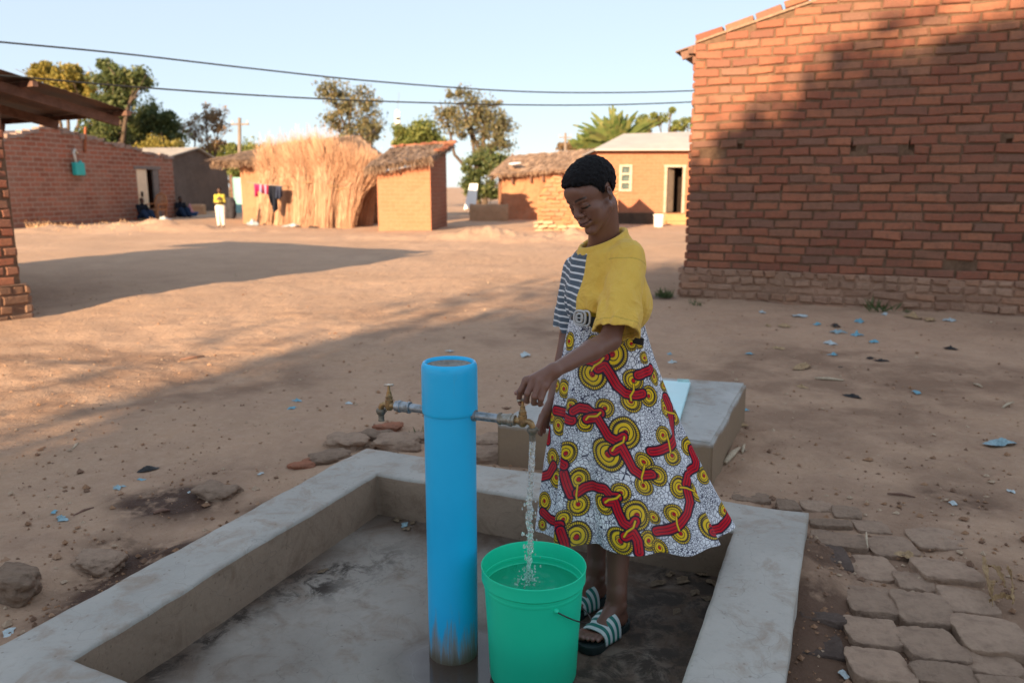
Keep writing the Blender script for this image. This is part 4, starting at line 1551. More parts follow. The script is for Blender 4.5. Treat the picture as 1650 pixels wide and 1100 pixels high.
def build_orange_house():
    P = PZ(960, 361)[:2]
    wd = unit([1, -.03]); w2 = np.array([.03, 1.0])
    g = thing('orange_house', v3(P, GZ), 'orange brick house with pale metal roof and an open dark doorway', 'house')
    _, zt = on_wall(1000, 242, P, wd)
    L = 6.8
    ds = [on_wall(u, 300, P, wd)[0] for u in (1073, 1100)]; dtop = on_wall(1085, 269, P, wd)[1]; dbot = on_wall(1085, 343, P, wd)[1]
    ws = [on_wall(u, 300, P, wd)[0] for u in (1001, 1014)]; wt = on_wall(1005, 269, P, wd)[1]; wb = on_wall(1005, 305, P, wd)[1]
    hol = [(ds[0], ds[1], dbot, dtop), (ws[0], ws[1], wb, wt)]
    zp = on_wall(1000, 342, P, wd)[1]
    mb = MB()
    wall_panel(mb, P, wd, 0, L, -.05, lambda s: zt, hol)
    c = [P + wd * L, P + wd * L + w2 * 5, P + w2 * 5, P]
    for k in range(3):
        mb.quad(v3(c[k], -.05), v3(c[k + 1], -.05), v3(c[k + 1], zt), v3(c[k], zt))
    mb.build('brick_wall', tex_brick('orange_brick', (.46, .18, .10), (.40, .155, .085), (.41, .205, .125), .32, .12, wd, bump=.4), g)
    mb = MB()
    q = lambda s, d, z: np.append(P + wd * s - w2 * d, z)
    mb.box(q(ds[0] / 2 - .05, .03, zp / 2 - .02), (ds[0] - .1, .08, zp + .0), yaw=math.atan2(wd[1], wd[0]))
    mb.build('dark_plinth', simple('tarred_plinth', (.10, .07, .05), .9, .2, 4, .3, .3), g)
    mb = MB()
    mb.box(q((ds[0] + ds[1]) / 2 + .1, .25, dbot / 2 - .02), (ds[1] - ds[0] + .5, .5, dbot), jit=.02)
    mb.box(q((ds[0] + ds[1]) / 2 + .1, .7, dbot / 4 - .02), (ds[1] - ds[0] + .3, .4, dbot / 2), jit=.02)
    o = mb.build('door_step', plaster('orange_mud_step', (.46, .25, .12)), g); bevel(o, .05)
    mb = MB()
    for s in (ds[0] - .03, ds[1] + .03):
        mb.box(q(s, .015, (dbot + dtop) / 2), (.10, .1, dtop - dbot))
    mb.box(q((ds[0] + ds[1]) / 2, .017, dtop + .03), (ds[1] - ds[0] + .2, .1, .08))
    fr = mb.build('door_frame', simple('pale_door_frame', (.46, .38, .29), .8, .2), g)
    mb = MB()
    mb.box(q(ds[0] + (ds[1] - ds[0]) * .3, -.2, (dbot + dtop) / 2), ((ds[1] - ds[0]) * .66, .04, dtop - dbot - .04), yaw=.75)
    mb.build('door', simple('grey_plank_door', (.22, .17, .13), .8, .2), g)
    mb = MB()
    mb.box(q((ds[0] + ds[1]) / 2, -1.0, (dbot + dtop) / 2), (2.4, .02, 2.6)); mb.build('dark_backing_sheet', M_DARK, g)  # near-black sheet behind the doorway paints the room's shade
    mb = MB()
    for s in (ws[0] - .04, ws[1] + .04): mb.box(q(s, .015, (wb + wt) / 2), (.09, .1, wt - wb + .16))
    for z in np.linspace(wb - .04, wt + .04, 4): mb.box(q((ws[0] + ws[1]) / 2, .012, z), (ws[1] - ws[0], .08, .07))
    wf = mb.build('window_frame', simple('pale_window_frame', (.52, .46, .36), .8, .2), g)
    mb = MB(); mb.box(q((ws[0] + ws[1]) / 2, -.05, (wb + wt) / 2), (ws[1] - ws[0], .02, wt - wb))
    mb.build('pane', simple('dusty_glass', (.12, .16, .15), .25, .5, 9, .5, 0), wf)
    mb = MB()
    za = PY(1005, 222, P[1] + 3.2)[2]
    e0, e1 = q(-.12, .35, zt + .02), q(L + .3, .35, zt + .02)
    r0, r1 = q(1.25, -2.6, za + .12), q(L + .3, -2.6, za + .28)
    mb.slab([e0, e1, r1, r0], .05)
    mb.slab([q(-.3, -5.3, zt), e0, r0, r0 + np.array([0, .01, 0])], .05)
    mb.slab([r0, r1, q(L + .3, -5.3, zt), q(-.3, -5.3, zt)], .05)
    mb.build('roof', simple('pale_zinc_roof', (.50, .45, .40), .55, .4, 1.2, .12, .1, metal=.2), g)
    pail = PZ(1061, 366)
    b = thing('white_pail', pail, 'white pail standing in front of the orange house', 'pail')
    mb = MB(); mb.lathe([(.0001, 0), (.15, 0), (.185, .42), (.195, .42), (.195, .45), (.18, .45), (.16, .03), (.0001, .03)], pail, n=28)
    mb.build('pail_body', simple('white_plastic', (.78, .77, .74), .4, .4, 6, .05, 0), b, smooth=True, angle=40)
    mb = MB(); mb.tube([pail + np.array([.19 * math.cos(t), -.03 - .10 * math.sin(t), .40 - .14 * math.sin(t)]) for t in np.linspace(0, math.pi, 16)], .007, 6)
    mb.build('pail_handle', M_GALV, b)


build_orange_house()


def build_low_mud_house():
    P = PZ(808, 354)[:2]
    wd = unit([1, .05]); w2 = np.array([-.05, 1.0])
    g = thing('low_mud_house', v3(P, GZ), 'low crumbling mud house with a sagging thatch roof behind the girl', 'house')
    zt = on_wall(812, 283, P, wd)[1]; zr = on_wall(900, 270, P, wd)[1]
    L = 4.6
    mb = MB()
    G = np.array([[np.append(P + wd * s + w2 * 0, z) + np.array([0, .05 * float(fbm(s * 2, z * 2, seed=4)), 0]) for z in np.linspace(-.05, zt + (zr - zt) * s / L, 14)] for s in np.linspace(0, L, 26)])
    mb.grid(G)
    c = [P + wd * L, P + wd * L + w2 * 4, P + w2 * 4, P]
    for k in range(3): mb.quad(v3(c[k], -.05), v3(c[k + 1], -.05), v3(c[k + 1], zt), v3(c[k], zt))
    mb.build('wall', plaster('ochre_mud', (.44, .215, .12), .2), g)
    mb = MB()
    a = v3(P - wd * .35 - w2 * .35, zt - .02); b = v3(P + wd * (L + .3) - w2 * .35, zr + .05)
    d = np.append(P + wd * .7 + w2 * 2, on_wall(836, 252, P + w2 * 2, wd)[1]); c_ = np.append(P + wd * (L + .3) + w2 * 2, on_wall(950, 240, P + w2 * 2, wd)[1])
    thatch_slope(mb, a, b, c_, d, .13, 2600, .4, .013, .03)
    e3 = v3(P - wd * .3 + w2 * 4.3, zt)
    thatch_slope(mb, e3, a, d, d, .16, 400, .6, .022, .04)
    strands(mb, a, b, 300, .16, .3, .013)
    rf = mb.build('thatch_roof', straw_mat('tan_thatch', (.27, .18, .125), (.37, .25, .17), (.46, .32, .22)), g)
    for t in (.15, .3, .4, .55, .7):
        mb = MB(); mb.bar(a + (b - a) * t + np.array([0, .2, -.1]), a + (b - a) * t + np.array([0, .2, -.38]), .08)
        mb.build('rafter', M_WOOD, rf)
    q = on_wall(829, 268, P - w2 * .2, wd)
    bag = MB(); p = np.append(P - w2 * .1 + wd * q[0], q[1] + .1)
    bag.box(p, (.42, .5, .10), yaw=.3, jit=.04)
    o = bag.build('plastic_sheet', simple('white_plastic_sheet', (.75, .76, .78), .5, .4), None, origin=p); bevel(o, .03)
    tag(o, 'scrap of white plastic sheet weighted on the sagging thatch roof', 'plastic sheet')
    # orange stack of raw bricks in front
    S = PZ(866, 371)[:2]; sd = unit([1, -.05]); sn = np.array([-.05, -1.0])
    g2 = thing('brick_stack', v3(S, GZ), 'ragged stack of sunlit orange bricks just left of the girl', 'brick stack')
    top = lambda s: 1.05 + .9 * min(1, s / .7) + .25 * math.sin(s * 5)
    mb = MB()
    lay_bricks(mb, S, sd, sn, 0, 2.6, .28, top, .13, .30, out=.05, jit=.014, rj=4)
    mb.build('upper_bricks', brick_mat('orange_raw_brick', [(.49, .205, .105), (.43, .175, .09), (.52, .24, .13), (.45, .225, .13)], (.46, .28, .17), .4), g2)
    mb = MB()
    wall_panel(mb, S - sn * .0, sd, 0, 2.6, -.05, lambda s: top(s) - .04, (), step=list(np.linspace(.1, 2.5, 14)))
    tp = np.array([[np.append(S + sd * s - sn * d, top(s) - .04) for d in (0, 1.5)] for s in np.linspace(0, 2.6, 14)])
    mb.grid(tp)
    wall_panel(mb, S - sn * 1.5, sd, 0, 2.6, -.05, lambda s: top(s) - .04, (), step=list(np.linspace(.1, 2.5, 14)))
    for s in (0, 2.6): mb.quad(v3(S + sd * s, -.05), v3(S + sd * s - sn * 1.5, -.05), v3(S + sd * s - sn * 1.5, top(s) - .04), v3(S + sd * s, top(s) - .04))
    mb.build('core', plaster('ochre_core', (.46, .26, .13)), g2)
    mb = MB()
    lay_bricks(mb, S + sn * .12 - sd * .12, sd, sn, 0, 2.5, .0, lambda s: .34 + .06 * math.sin(4 * s), .14, .3, out=.05, jit=.02, rj=5)
    mb.build('pale_base_bricks', brick_mat('pale_base_brick', [(.56, .40, .26), (.60, .44, .30), (.50, .33, .2)], (.5, .33, .2), .4), g2)
    # low earth wall and the white board behind it
    A = PZ(757, 356)[:2]
    mb = MB()
    U, T = np.meshgrid(np.linspace(0, 1.6, 22), np.linspace(-1, 1, 15), indexing='ij')
    zz = (.78 + .08 * fbm(U * 3, T, oct=2, seed=6)) * (1 - np.abs(T) ** 4) - .05
    mb.grid(np.stack([A[0] + U, A[1] + .1 * U + T * .32, zz], -1))
    for k in (0, 21): mb.add([(A[0] + U[k, j], A[1] + .1 * U[k, j] + T[k, j] * .32, zz[k, j]) for j in range(15)], [tuple(range(15))])
    o = mb.build('earth_wall', plaster('brown_earth_wall', (.38, .225, .13)), None, smooth=True, angle=50, origin=v3(A, GZ))
    tag(o, 'low rounded brown earth wall beside the small hut', 'wall')
    B = PY(757, 334, 34.0)
    t0, t1 = PY(757, 296, 34.2), PY(770, 296, 34.2); b0, b1 = PY(747, 338, 33.8), PY(767, 331, 33.8)
    mb = MB(); mb.slab([t0, b0, b1, t1], np.array([0, -.05, .01]))
    o = mb.build('white_board', simple('white_board_paint', (.80, .79, .76), .6, .3, 3, .06, 0), None, origin=B)
    tag(o, 'tall white board leaning behind the low earth wall', 'board')


build_low_mud_house()

# ---------------------------------------------------------------- upright bundles of cut grass


def build_bundles():
    m1 = straw_mat('dry_thatching_grass', (.34, .18, .105), (.52, .31, .19), (.64, .42, .27))
    # px base, base y, half width at base, tie height, top px, top spread, lean
    hwk = 1.25
    spec = [(425, 361, .34, 1.35, 440, .60, 'leftmost bundle of dry thatching grass, leaning beside the washing'),
            (462, 363, .38, 1.5, 470, .62, 'bushy bundle of dry thatching grass, second from the washing'),
            (497, 365, .36, 1.6, 505, .65, 'tall flaring bundle of dry thatching grass, third from the washing'),
            (527, 366, .34, 1.5, 538, .62, 'dense bundle of dry thatching grass at the middle of the row'),
            (553, 366, .32, 1.4, 562, .60, 'pale bundle of dry thatching grass, third from the small hut'),
            (580, 364, .32, 1.4, 588, .55, 'reddish bundle of dry thatching grass, second from the small hut'),
            (602, 361, .30, 1.3, 604, .45, 'shaded bundle of dry thatching grass tucked against the small hut')]
    tops = [240, 237, 236, 235, 239, 247, 268]
    for k, (px, py, hw, tie, tx, ts, lab) in enumerate(spec):
        b = PZ(px, py); hw *= hwk
        Y = b[1]
        tp = PY(tx, tops[k], Y + .5)
        g = thing('grass_bundle', b, lab, 'grass bundle', 'bundles of thatching grass leaning on the mud house')
        mb = MB()
        hgt = tp[2]
        nsub = 5
        sub = [(rng.uniform(-.75, .75), rng.uniform(-.5, .5), rng.normal(0, .27), rng.uniform(.80, 1.10)) for _ in range(nsub)]
        for i in range(3300):
            sx_, sy_, ln, hk = sub[i % nsub]
            a = rng.uniform(0, 2 * math.pi); r = math.sqrt(rng.random())
            c, s = math.cos(a) * r, math.sin(a) * r
            p0 = b + np.array([(sx_ * .75 + c * .5) * hw + rng.normal(0, .05), (sy_ + s * .5) * hw, -.08])
            f = tie / hgt
            mid = b + (tp - b) * f
            L = hgt * hk * rng.uniform(.66, 1.08)
            p1 = np.array([mid[0] + (sx_ * .8 + c * .5) * hw + ln * .3 + rng.normal(0, .07), mid[1] + (sy_ + s * .5) * hw, min(tie, L * .6) + rng.normal(0, .08)])
            fl = rng.normal(0, .16)
            p2 = np.array([tp[0] + (sx_ * .75 + c * .55) * ts + ln * .6 + fl * .4, tp[1] + s * ts * .6, p1[2] + (L - p1[2]) * .55])
            if rng.random() < .08: L *= 1.12
            p3 = np.array([tp[0] + (sx_ * .8 + c * .75) * ts + ln + fl, tp[1] + s * ts * .8 + rng.normal(0, .12), L * (1 - .06 * abs(fl) / .16 * .5)])
            w_ = rng.uniform(.004, .009)
            wv = np.array([w_, rng.normal(0, w_ * .6), 0])
            P = [p0 - wv, p0 + wv, p1 - wv, p1 + wv, p2 - wv, p2 + wv, p3 - wv * .4, p3 + wv * .4]
            mb.add(P, [(0, 1, 3, 2), (2, 3, 5, 4), (4, 5, 7, 6)])
        mb.build('grass_stalks', m1, g)
        mb = MB()
        mid = b + (tp - b) * (tie / hgt)
        mb.tube([mid + np.array([math.cos(t) * hw * .98, math.sin(t) * hw * .8, tie - mid[2] + .03 * math.sin(3 * t)]) for t in np.linspace(0, 6.28, 24)], .014, 6)
        mb.build('tie_band', straw_mat('twisted_band', (.30, .18, .08), (.38, .23, .11), (.42, .26, .13)), g)


build_bundles()


def build_washing():
    z = 1.0
    Y = 29.0
    a, b = PY(405, 296, Y), PY(452, 299, Y)
    mb = MB()
    mb.tube([PY(398, 293, Y), PY(412, 296, Y), PY(432, 298, Y), PY(458, 300, Y)], .012, 6)
    o = mb.build('washing_line', simple('washing_cord', (.3, .27, .24), .8, .1), None, origin=a)
    tag(o, 'thin cord strung across the tan wall for washing', 'washing line')

    def cloth(name, pxs, bot, col, lab, seed):
        U = np.linspace(0, 1, 16); T = np.linspace(0, 1, 14)
        G = np.zeros((16, 14, 3))
        for i, u in enumerate(U):
            px = pxs[0] + (pxs[1] - pxs[0]) * u
            bt = np.interp(u, np.linspace(0, 1, len(bot)), bot)
            for j, t in enumerate(T):
                p = PY(px, 296 + (px - 405) * .06 + (bt - 297) * t, Y)
                G[i, j] = p + np.array([0, .08 * math.sin(u * 11 + seed) * t + .03, 0])
        mb = MB(); mb.grid(G)
        o = mb.build(name, col, None, smooth=True, origin=G[8, 0])
        s = o.modifiers.new('thickness', 'SOLIDIFY'); s.thickness = .02
        tag(o, lab, 'laundry', 'washing hung on the line')
    cloth('hanging_shirt', (409, 417), (306, 318, 316, 308), simple('pink_cloth', (.50, .03, .12), .9, .1, 5, .3, 0), 'crimson cloth at the left end of the washing line', 1)
    n = NB('striped_cloth', .9, .1)
    s_ = n.math('SINE', n.math('MULTIPLY', n.sep(n.co())[0], 38.0))
    st = n.done(n.mix(n.rng(s_, -.2, .2), (.30, .02, .05), (.22, .24, .36)))
    cloth('hanging_shirt', (416, 433), (306, 312, 312, 313), st, 'red and grey striped cloth in the middle of the washing line', 2)
    cloth('hanging_trousers', (432, 446), (310, 330, 342, 336), simple('black_cloth', (.015, .018, .028), .9, .1, 5, .3, 0), 'black trousers hanging longest on the washing line', 3)
    cloth('hanging_shirt', (445, 454), (318, 321, 312), simple('navy_cloth', (.04, .05, .085), .9, .1, 5, .3, 0), 'navy cloth at the right end of the washing line', 4)


build_washing()


def build_poles_wires():
    mw = simple('pole_wood', (.24, .19, .15), .8, .2, 3, .2, .2)
    mcab = simple('black_cable', (.03, .032, .034), .8, .1, 3, .1, 0)
    # two cables crossing the view
    for pts, lab in (([(-260, 44), (0, 68), (200, 87), (400, 110), (600, 131), (825, 147), (985, 149.5), (1130, 146), (1300, 138)], 'upper of the two dark cables sagging across the sky'),
                     ([(-260, 108), (0, 122), (200, 139), (400, 153), (600, 163), (825, 169), (985, 169), (1130, 164), (1300, 156)], 'lower of the two dark cables sagging across the sky')):
        P = []
        for i, (u, v) in enumerate(pts):
            Y = 7.6 + 6.4 * (u + 260) / 1560
            P.append(PY(u, v, Y))
        P = np.array(P)
        t = np.linspace(0, len(P) - 1, 80)
        # smooth interpolation (Catmull-Rom)
        Q = []
        for s in t:
            i = min(int(s), len(P) - 2); f = s - i
            p0, p1, p2, p3 = P[max(i - 1, 0)], P[i], P[i + 1], P[min(i + 2, len(P) - 1)]
            Q.append(.5 * (2 * p1 + (p2 - p0) * f + (2 * p0 - 5 * p1 + 4 * p2 - p3) * f * f + (3 * p1 - p0 - 3 * p2 + p3) * f ** 3))
        mb = MB(); mb.tube(Q, .0095, 8)
        o = mb.build('overhead_cable', mcab, None, smooth=True, origin=Q[40])
        tag(o, lab, 'cable', 'overhead cables')
    for px, top, base, Y, lab, hr in ((386, 190, 335, 46, 'thin wooden utility pole rising behind the tan thatched house', .11), (911, 214, 345, 62, 'distant utility pole above the sagging thatch roof', .12)):
        b = PZ(px, base); b = np.array([(px - CX) / FPX * (Y * CP + H * SP), Y, 0.0]); t = PY(px, top, Y)
        g = thing('utility_pole', b, lab, 'utility pole')
        mb = MB(); mb.tube([b, t], [hr * 1.2, hr * .8], 10); mb.build('pole', mw, g, smooth=True)
        mb = MB(); mb.bar(t + np.array([-.5, 0, -.35]), t + np.array([.5, 0, -.35]), .09)
        cr = mb.build('cross_arm', mw, g)
        mpo = simple('pale_porcelain', (.6, .58, .55), .4, .5)
        for dx in (-.42, 0, .42):
            mb = MB(); mb.lathe([(.03, 0), (.05, .05), (.03, .1), (.05, .14), (.0001, .17)], t + np.array([dx, 0, -.31]), n=10)
            mb.build('insulator', mpo, cr, smooth=True)
    # lattice mast on the horizon
    Y = 170.0
    b = np.array([(643 - CX) / FPX * (Y * CP), Y, 0.0]); t = PY(643, 150, Y)
    g = thing('radio_mast', b, 'slim pale radio mast far off between two trees', 'radio mast')
    mb = MB(); hz = t[2]
    for k in range(3):
        a = k * 2.094
        o_ = np.array([math.cos(a), math.sin(a), 0])
        mb.tube([b + o_ * .9, b + np.array([0, 0, hz * .82]) + o_ * .35], .24, 6)
    for z in np.linspace(0, hz * .8, 20):
        for k in range(3):
            r0 = .9 - .55 * z / (hz * .82); r1 = .9 - .55 * (z + hz * .04) / (hz * .82)
            a0, a1 = k * 2.094, (k + 1) * 2.094
            mb.bar(b + np.array([math.cos(a0) * r0, math.sin(a0) * r0, z]), b + np.array([math.cos(a1) * r1, math.sin(a1) * r1, z + hz * .04]), .07)
    mb.build('lattice', simple('pale_mast_paint', (.62, .55, .52), .6, .3, 1, .1, 0), g)
    mb = MB(); mb.tube([b + np.array([0, 0, hz * .8]), t], .06, 6)
    mb.build('antenna', M_GALV, g)
    mb = MB()
    for z in (.66, .72, .77): mb.box(b + np.array([.2, -.5, hz * z]), (.7, .4, 1.5))
    mb.build('aerial_panels', simple('white_panel', (.75, .75, .75), .5, .3), g)


build_poles_wires()
# ================================================================ trees
M_BARK = simple('bark', (.13, .095, .07), .95, .1, 6, .35, .6, .03)


def leaf_cloud(cl, n, size, r, aspect=.5, droop=.3, clumps=14, hollow=.35):
    """cl: list of (centre, radii, weight); returns vertices and quads of single leaves gathered in clumps"""
    P = []
    wts = np.array([c[2] if len(c) > 2 else np.prod(c[1]) ** (2 / 3) for c in cl], float); wts /= wts.sum()
    for (c, rad, *_), wt in zip(cl, wts):
        m = int(n * wt)
        nc = max(3, int(clumps * (1 + .5 * r.random())))
        d = r.normal(0, 1, (nc, 3)); d /= np.linalg.norm(d, axis=1)[:, None]
        q = np.asarray(c) + d * np.asarray(rad) * (hollow + (1 - hollow) * r.random((nc, 1)) ** .6) * .92
        cs = np.asarray(rad).mean() * r.uniform(.25, .65, nc) * (1 + .8 * (r.random(nc) < .25))
        k = r.integers(0, nc, m)
        g = r.normal(0, 1, (m, 3)); g /= np.linalg.norm(g, axis=1)[:, None]
        P.append(q[k] + g * (cs[k] * r.random(m) ** .45)[:, None] * np.array([1, 1, .75]))
    P = np.concatenate(P); m = len(P)
    d = r.normal(0, 1, (m, 3)); d[:, 2] -= droop; d /= np.linalg.norm(d, axis=1)[:, None]
    s = np.cross(d, r.normal(0, 1, (m, 3))); s /= np.linalg.norm(s, axis=1)[:, None] + 1e-9
    L = (size * r.uniform(.6, 1.3, m))[:, None]
    V = np.stack([P - d * L * .5, P + s * L * aspect * .5, P + d * L * .5, P - s * L * aspect * .5], 1).reshape(-1, 3)
    F = np.arange(4 * m).reshape(-1, 4)
    return V, F


def tree(name, base, cl, n, size, mat, label, cat='tree', group=None, trunk=.16, fork=.35, seed=1, aspect=.5, clumps=14, droop=.3, twigs=True, hollow=.35):
    r = np.random.default_rng(seed)
    base = np.asarray(base, float)
    g = thing(name, base, label, cat, group)
    V, F = leaf_cloud(cl, n, size, r, aspect, droop, clumps, hollow)
    mesh_obj('crown', V, F, mat, g)
    cm = np.mean([c[0] for c in cl], axis=0)
    fk = base + (cm - base) * fork + np.array([0, 0, 0])
    mb = MB()
    mb.tube([base - np.array([0, 0, .2]), base + (fk - base) * .5 + r.normal(0, trunk * .4, 3), fk], [trunk * 1.35, trunk, trunk * .85], 10)
    for (c, rad, *_) in cl:
        c = np.asarray(c)
        mid = fk + (c - fk) * .5 + r.normal(0, 1, 3) * np.linalg.norm(c - fk) * .08
        mb.tube([fk, mid, c], [trunk * .6, trunk * .4, trunk * .2], 7)
        if twigs:
            for _ in range(7):
                e = c + r.normal(0, 1, 3) * np.asarray(rad) * .55
                s = mid + (c - mid) * r.uniform(.2, 1)
                mb.tube([s, (s + e) / 2 + r.normal(0, .05, 3) * np.linalg.norm(e - s), e], [trunk * .2, trunk * .13, trunk * .05], 5)
    mb.build('trunk', M_BARK, g, smooth=True)
    return g


def pxc(u, v, ru, rv, Y, rd=None):
    c = PY(u, v, Y)
    dep = Y * CP + (H - c[2]) * SP
    return (c, np.array([ru * dep / FPX, (rd or (ru + rv) / 2) * dep / FPX, rv * dep / FPX]))


def gbase(u, Y):
    return np.array([(u - CX) / FPX * (Y * CP + (H - GZ) * SP), Y, GZ])


LM_DARK = leaf_mat('mango_leaf', (.05, .08, .03), (.10, .13, .045), (.20, .20, .07))
LM_YEL = leaf_mat('yellowing_leaf', (.13, .14, .035), (.28, .23, .05), (.42, .30, .07))
LM_OLV = leaf_mat('olive_leaf', (.10, .11, .06), (.18, .17, .085), (.32, .23, .10))
LM_BRN = leaf_mat('dry_season_leaf', (.14, .11, .07), (.25, .17, .09), (.34, .21, .11))
LM_GRN = leaf_mat('bright_leaf', (.09, .13, .035), (.19, .22, .06), (.32, .31, .09))

trees_g = 'trees behind the houses'
tree('mango_tree', gbase(195, 52), [pxc(175, 125, 22, 25, 52), pxc(205, 135, 30, 32, 52), pxc(222, 128, 18, 16, 52), pxc(185, 170, 30, 30, 52), pxc(170, 205, 30, 25, 52), pxc(160, 230, 40, 22, 52)], 20000, .26, LM_DARK, 'tallest dark green tree above the shaded gable wall', group=trees_g, trunk=.3, seed=3, clumps=16)
tree('yellowing_tree', gbase(100, 55), [pxc(75, 118, 25, 18, 55), pxc(108, 128, 30, 22, 55), pxc(130, 150, 25, 25, 55)], 12000, .26, LM_YEL, 'yellow green tree showing over the rusty roof on the left', group=trees_g, trunk=.28, seed=4, clumps=15)
tree('mango_tree', gbase(248, 56), [pxc(250, 190, 33, 22, 56), pxc(225, 215, 26, 24, 56), pxc(272, 215, 22, 22, 56), pxc(245, 238, 40, 16, 56)], 14000, .26, LM_DARK, 'round dark green tree between the tallest tree and the brown one', group=trees_g, trunk=.28, seed=5, clumps=15)
tree('bare_tree', gbase(335, 58), [pxc(330, 185, 30, 16, 58), pxc(352, 203, 20, 16, 58), pxc(315, 208, 22, 18, 58), pxc(340, 230, 28, 14, 58)], 2300, .22, LM_BRN, 'thin brownish tree with sky showing through, above the grey mud house', group=trees_g, trunk=.18, seed=6, clumps=10)
tree('yellow_bush', gbase(275, 50), [pxc(265, 235, 28, 14, 50), pxc(240, 245, 24, 12, 50)], 5000, .22, LM_YEL, 'yellowish bush topping the gable wall under the dark trees', 'bush', group=trees_g, trunk=.12, seed=7)
tree('hedge_tree', gbase(375, 75), [pxc(360, 245, 28, 16, 75), pxc(400, 248, 30, 14, 75), pxc(340, 250, 20, 12, 75)], 7000, .3, LM_GRN, 'low green tree far behind the wooden utility pole', group=trees_g, trunk=.15, seed=8)
tree('garden_bush', gbase(383, 46), [pxc(383, 270, 14, 22, 46), pxc(384, 320, 10, 18, 46)], 3500, .2, LM_GRN, 'green bush in the gap beside the turquoise gate', 'bush', trunk=.1, seed=9)
tree('acacia_tree', gbase(565, 48), [pxc(535, 150, 26, 20, 48), pxc(565, 158, 32, 24, 48), pxc(595, 185, 28, 25, 48), pxc(545, 190, 26, 20, 48), pxc(572, 215, 40, 18, 48), pxc(605, 215, 18, 14, 48)], 5200, .20, LM_OLV, 'loose olive tree behind the grass bundles', group=trees_g, trunk=.2, seed=10, clumps=13, hollow=.2)
tree('round_bush_tree', gbase(665, 60), [pxc(650, 220, 28, 18, 60), pxc(680, 215, 28, 18, 60), pxc(665, 232, 45, 14, 60), pxc(700, 222, 20, 20, 60)], 9000, .26, LM_GRN, 'low yellow green tree above the small hut roof', group=trees_g, trunk=.2, seed=11)
tree('acacia_tree', gbase(770, 46), [pxc(745, 165, 32, 22, 46), pxc(785, 178, 32, 24, 46), pxc(720, 190, 22, 20, 46), pxc(760, 205, 40, 24, 46), pxc(812, 200, 22, 24, 46), pxc(790, 235, 40, 22, 46)], 6800, .19, LM_OLV, 'airy olive tree rising highest right of the small hut', group=trees_g, trunk=.22, seed=12, clumps=13, hollow=.2)
tree('dense_shrub_tree', gbase(785, 44), [pxc(770, 265, 26, 20, 44), pxc(800, 265, 28, 22, 44), pxc(780, 300, 30, 24, 44), pxc(760, 300, 16, 20, 44)], 8000, .2, LM_DARK, 'dense dark shrub filling the gap right of the small hut', 'shrub', trunk=.2, seed=13)
tree('small_tree', gbase(1065, 55), [pxc(1040, 200, 14, 16, 55), pxc(1058, 192, 12, 12, 55), pxc(1090, 205, 12, 10, 55), pxc(1082, 178, 6, 5, 55), pxc(1108, 200, 10, 10, 55)], 3600, .24, LM_GRN, 'sparse small tree over the pale metal roof', group=trees_g, trunk=.14, seed=14, clumps=7)
tree('far_shrub', gbase(920, 66), [pxc(918, 236, 18, 8, 66), pxc(945, 236, 16, 8, 66)], 2500, .3, LM_BRN, 'brownish shrub at the foot of the distant utility pole', 'shrub', trunk=.1, seed=15)


def banana(base, u, v, Y, sc_, label):
    g = thing('banana_plant', base, label, 'banana plant')
    c = PY(u, v, Y)
    r = np.random.default_rng(23)
    mb = MB()
    for k in range(64):
        a = r.uniform(-1.35, 1.35); el = r.uniform(.35, 1.55)
        d = np.array([math.sin(a) * math.cos(el) * 1.5, r.normal(0, .35), math.sin(el)])
        d = unit(d); L = sc_ * r.uniform(.7, 1.25)
        s0 = unit(np.cross(d, [0, 1, .2]))
        pts = [c + d * L * t + np.array([0, 0, -.25 * L * t * t]) for t in np.linspace(0, 1, 9)]
        w_ = .13 * np.sin(np.linspace(.15, 3.0, 9)) ** .7
        row = np.array([[p - s0 * w_[i], p + np.array([0, .04, -.05]), p + s0 * w_[i]] for i, p in enumerate(pts)])
        for i in range(8):
            if r.random() < .12: continue
            mb.grid(row[i:i + 2])
    mb.build('foliage', leaf_mat('banana_leaf', (.07, .12, .03), (.16, .20, .06), (.30, .27, .09)), g)
    mb = MB()
    for dx in (-.5, 0, .6):
        mb.tube([base + np.array([dx, 0, -.1]), c + np.array([dx * .7, 0, 0])], [.16, .09], 8)
    mb.build('stem', simple('banana_stem', (.16, .17, .07), .7, .2), g, smooth=True)


banana(gbase(995, 48), 992, 240, 48, 2.9, 'spiky banana leaves fanning up behind the pale metal roof')
banana(gbase(955, 50), 950, 246, 50, 1.6, 'low banana clump peeping over the sagging thatch roof')

# the big trees behind the photographer that shade the yard


def shade_tree(label, parts, n, seed, base):
    E1 = np.array([SUN_H[1], -SUN_H[0]])
    cl = []
    for (s, a, z, rs, ra, rz) in parts:
        q = E1 * s + SUN_H * a
        M = np.array([rs, ra, rz])
        cl.append((np.array([q[0], q[1], z]), np.array([abs(E1[0]) * rs + abs(SUN_H[0]) * ra * .3, abs(SUN_H[1]) * ra, rz])))
    b = E1 * base[0] + SUN_H * base[1]
    return tree('shade_tree', (b[0], b[1], GZ), cl, n, .30, LM_DARK, label, group='big shade trees behind the photographer', trunk=.35, fork=.3, seed=seed, clumps=26, hollow=.1)


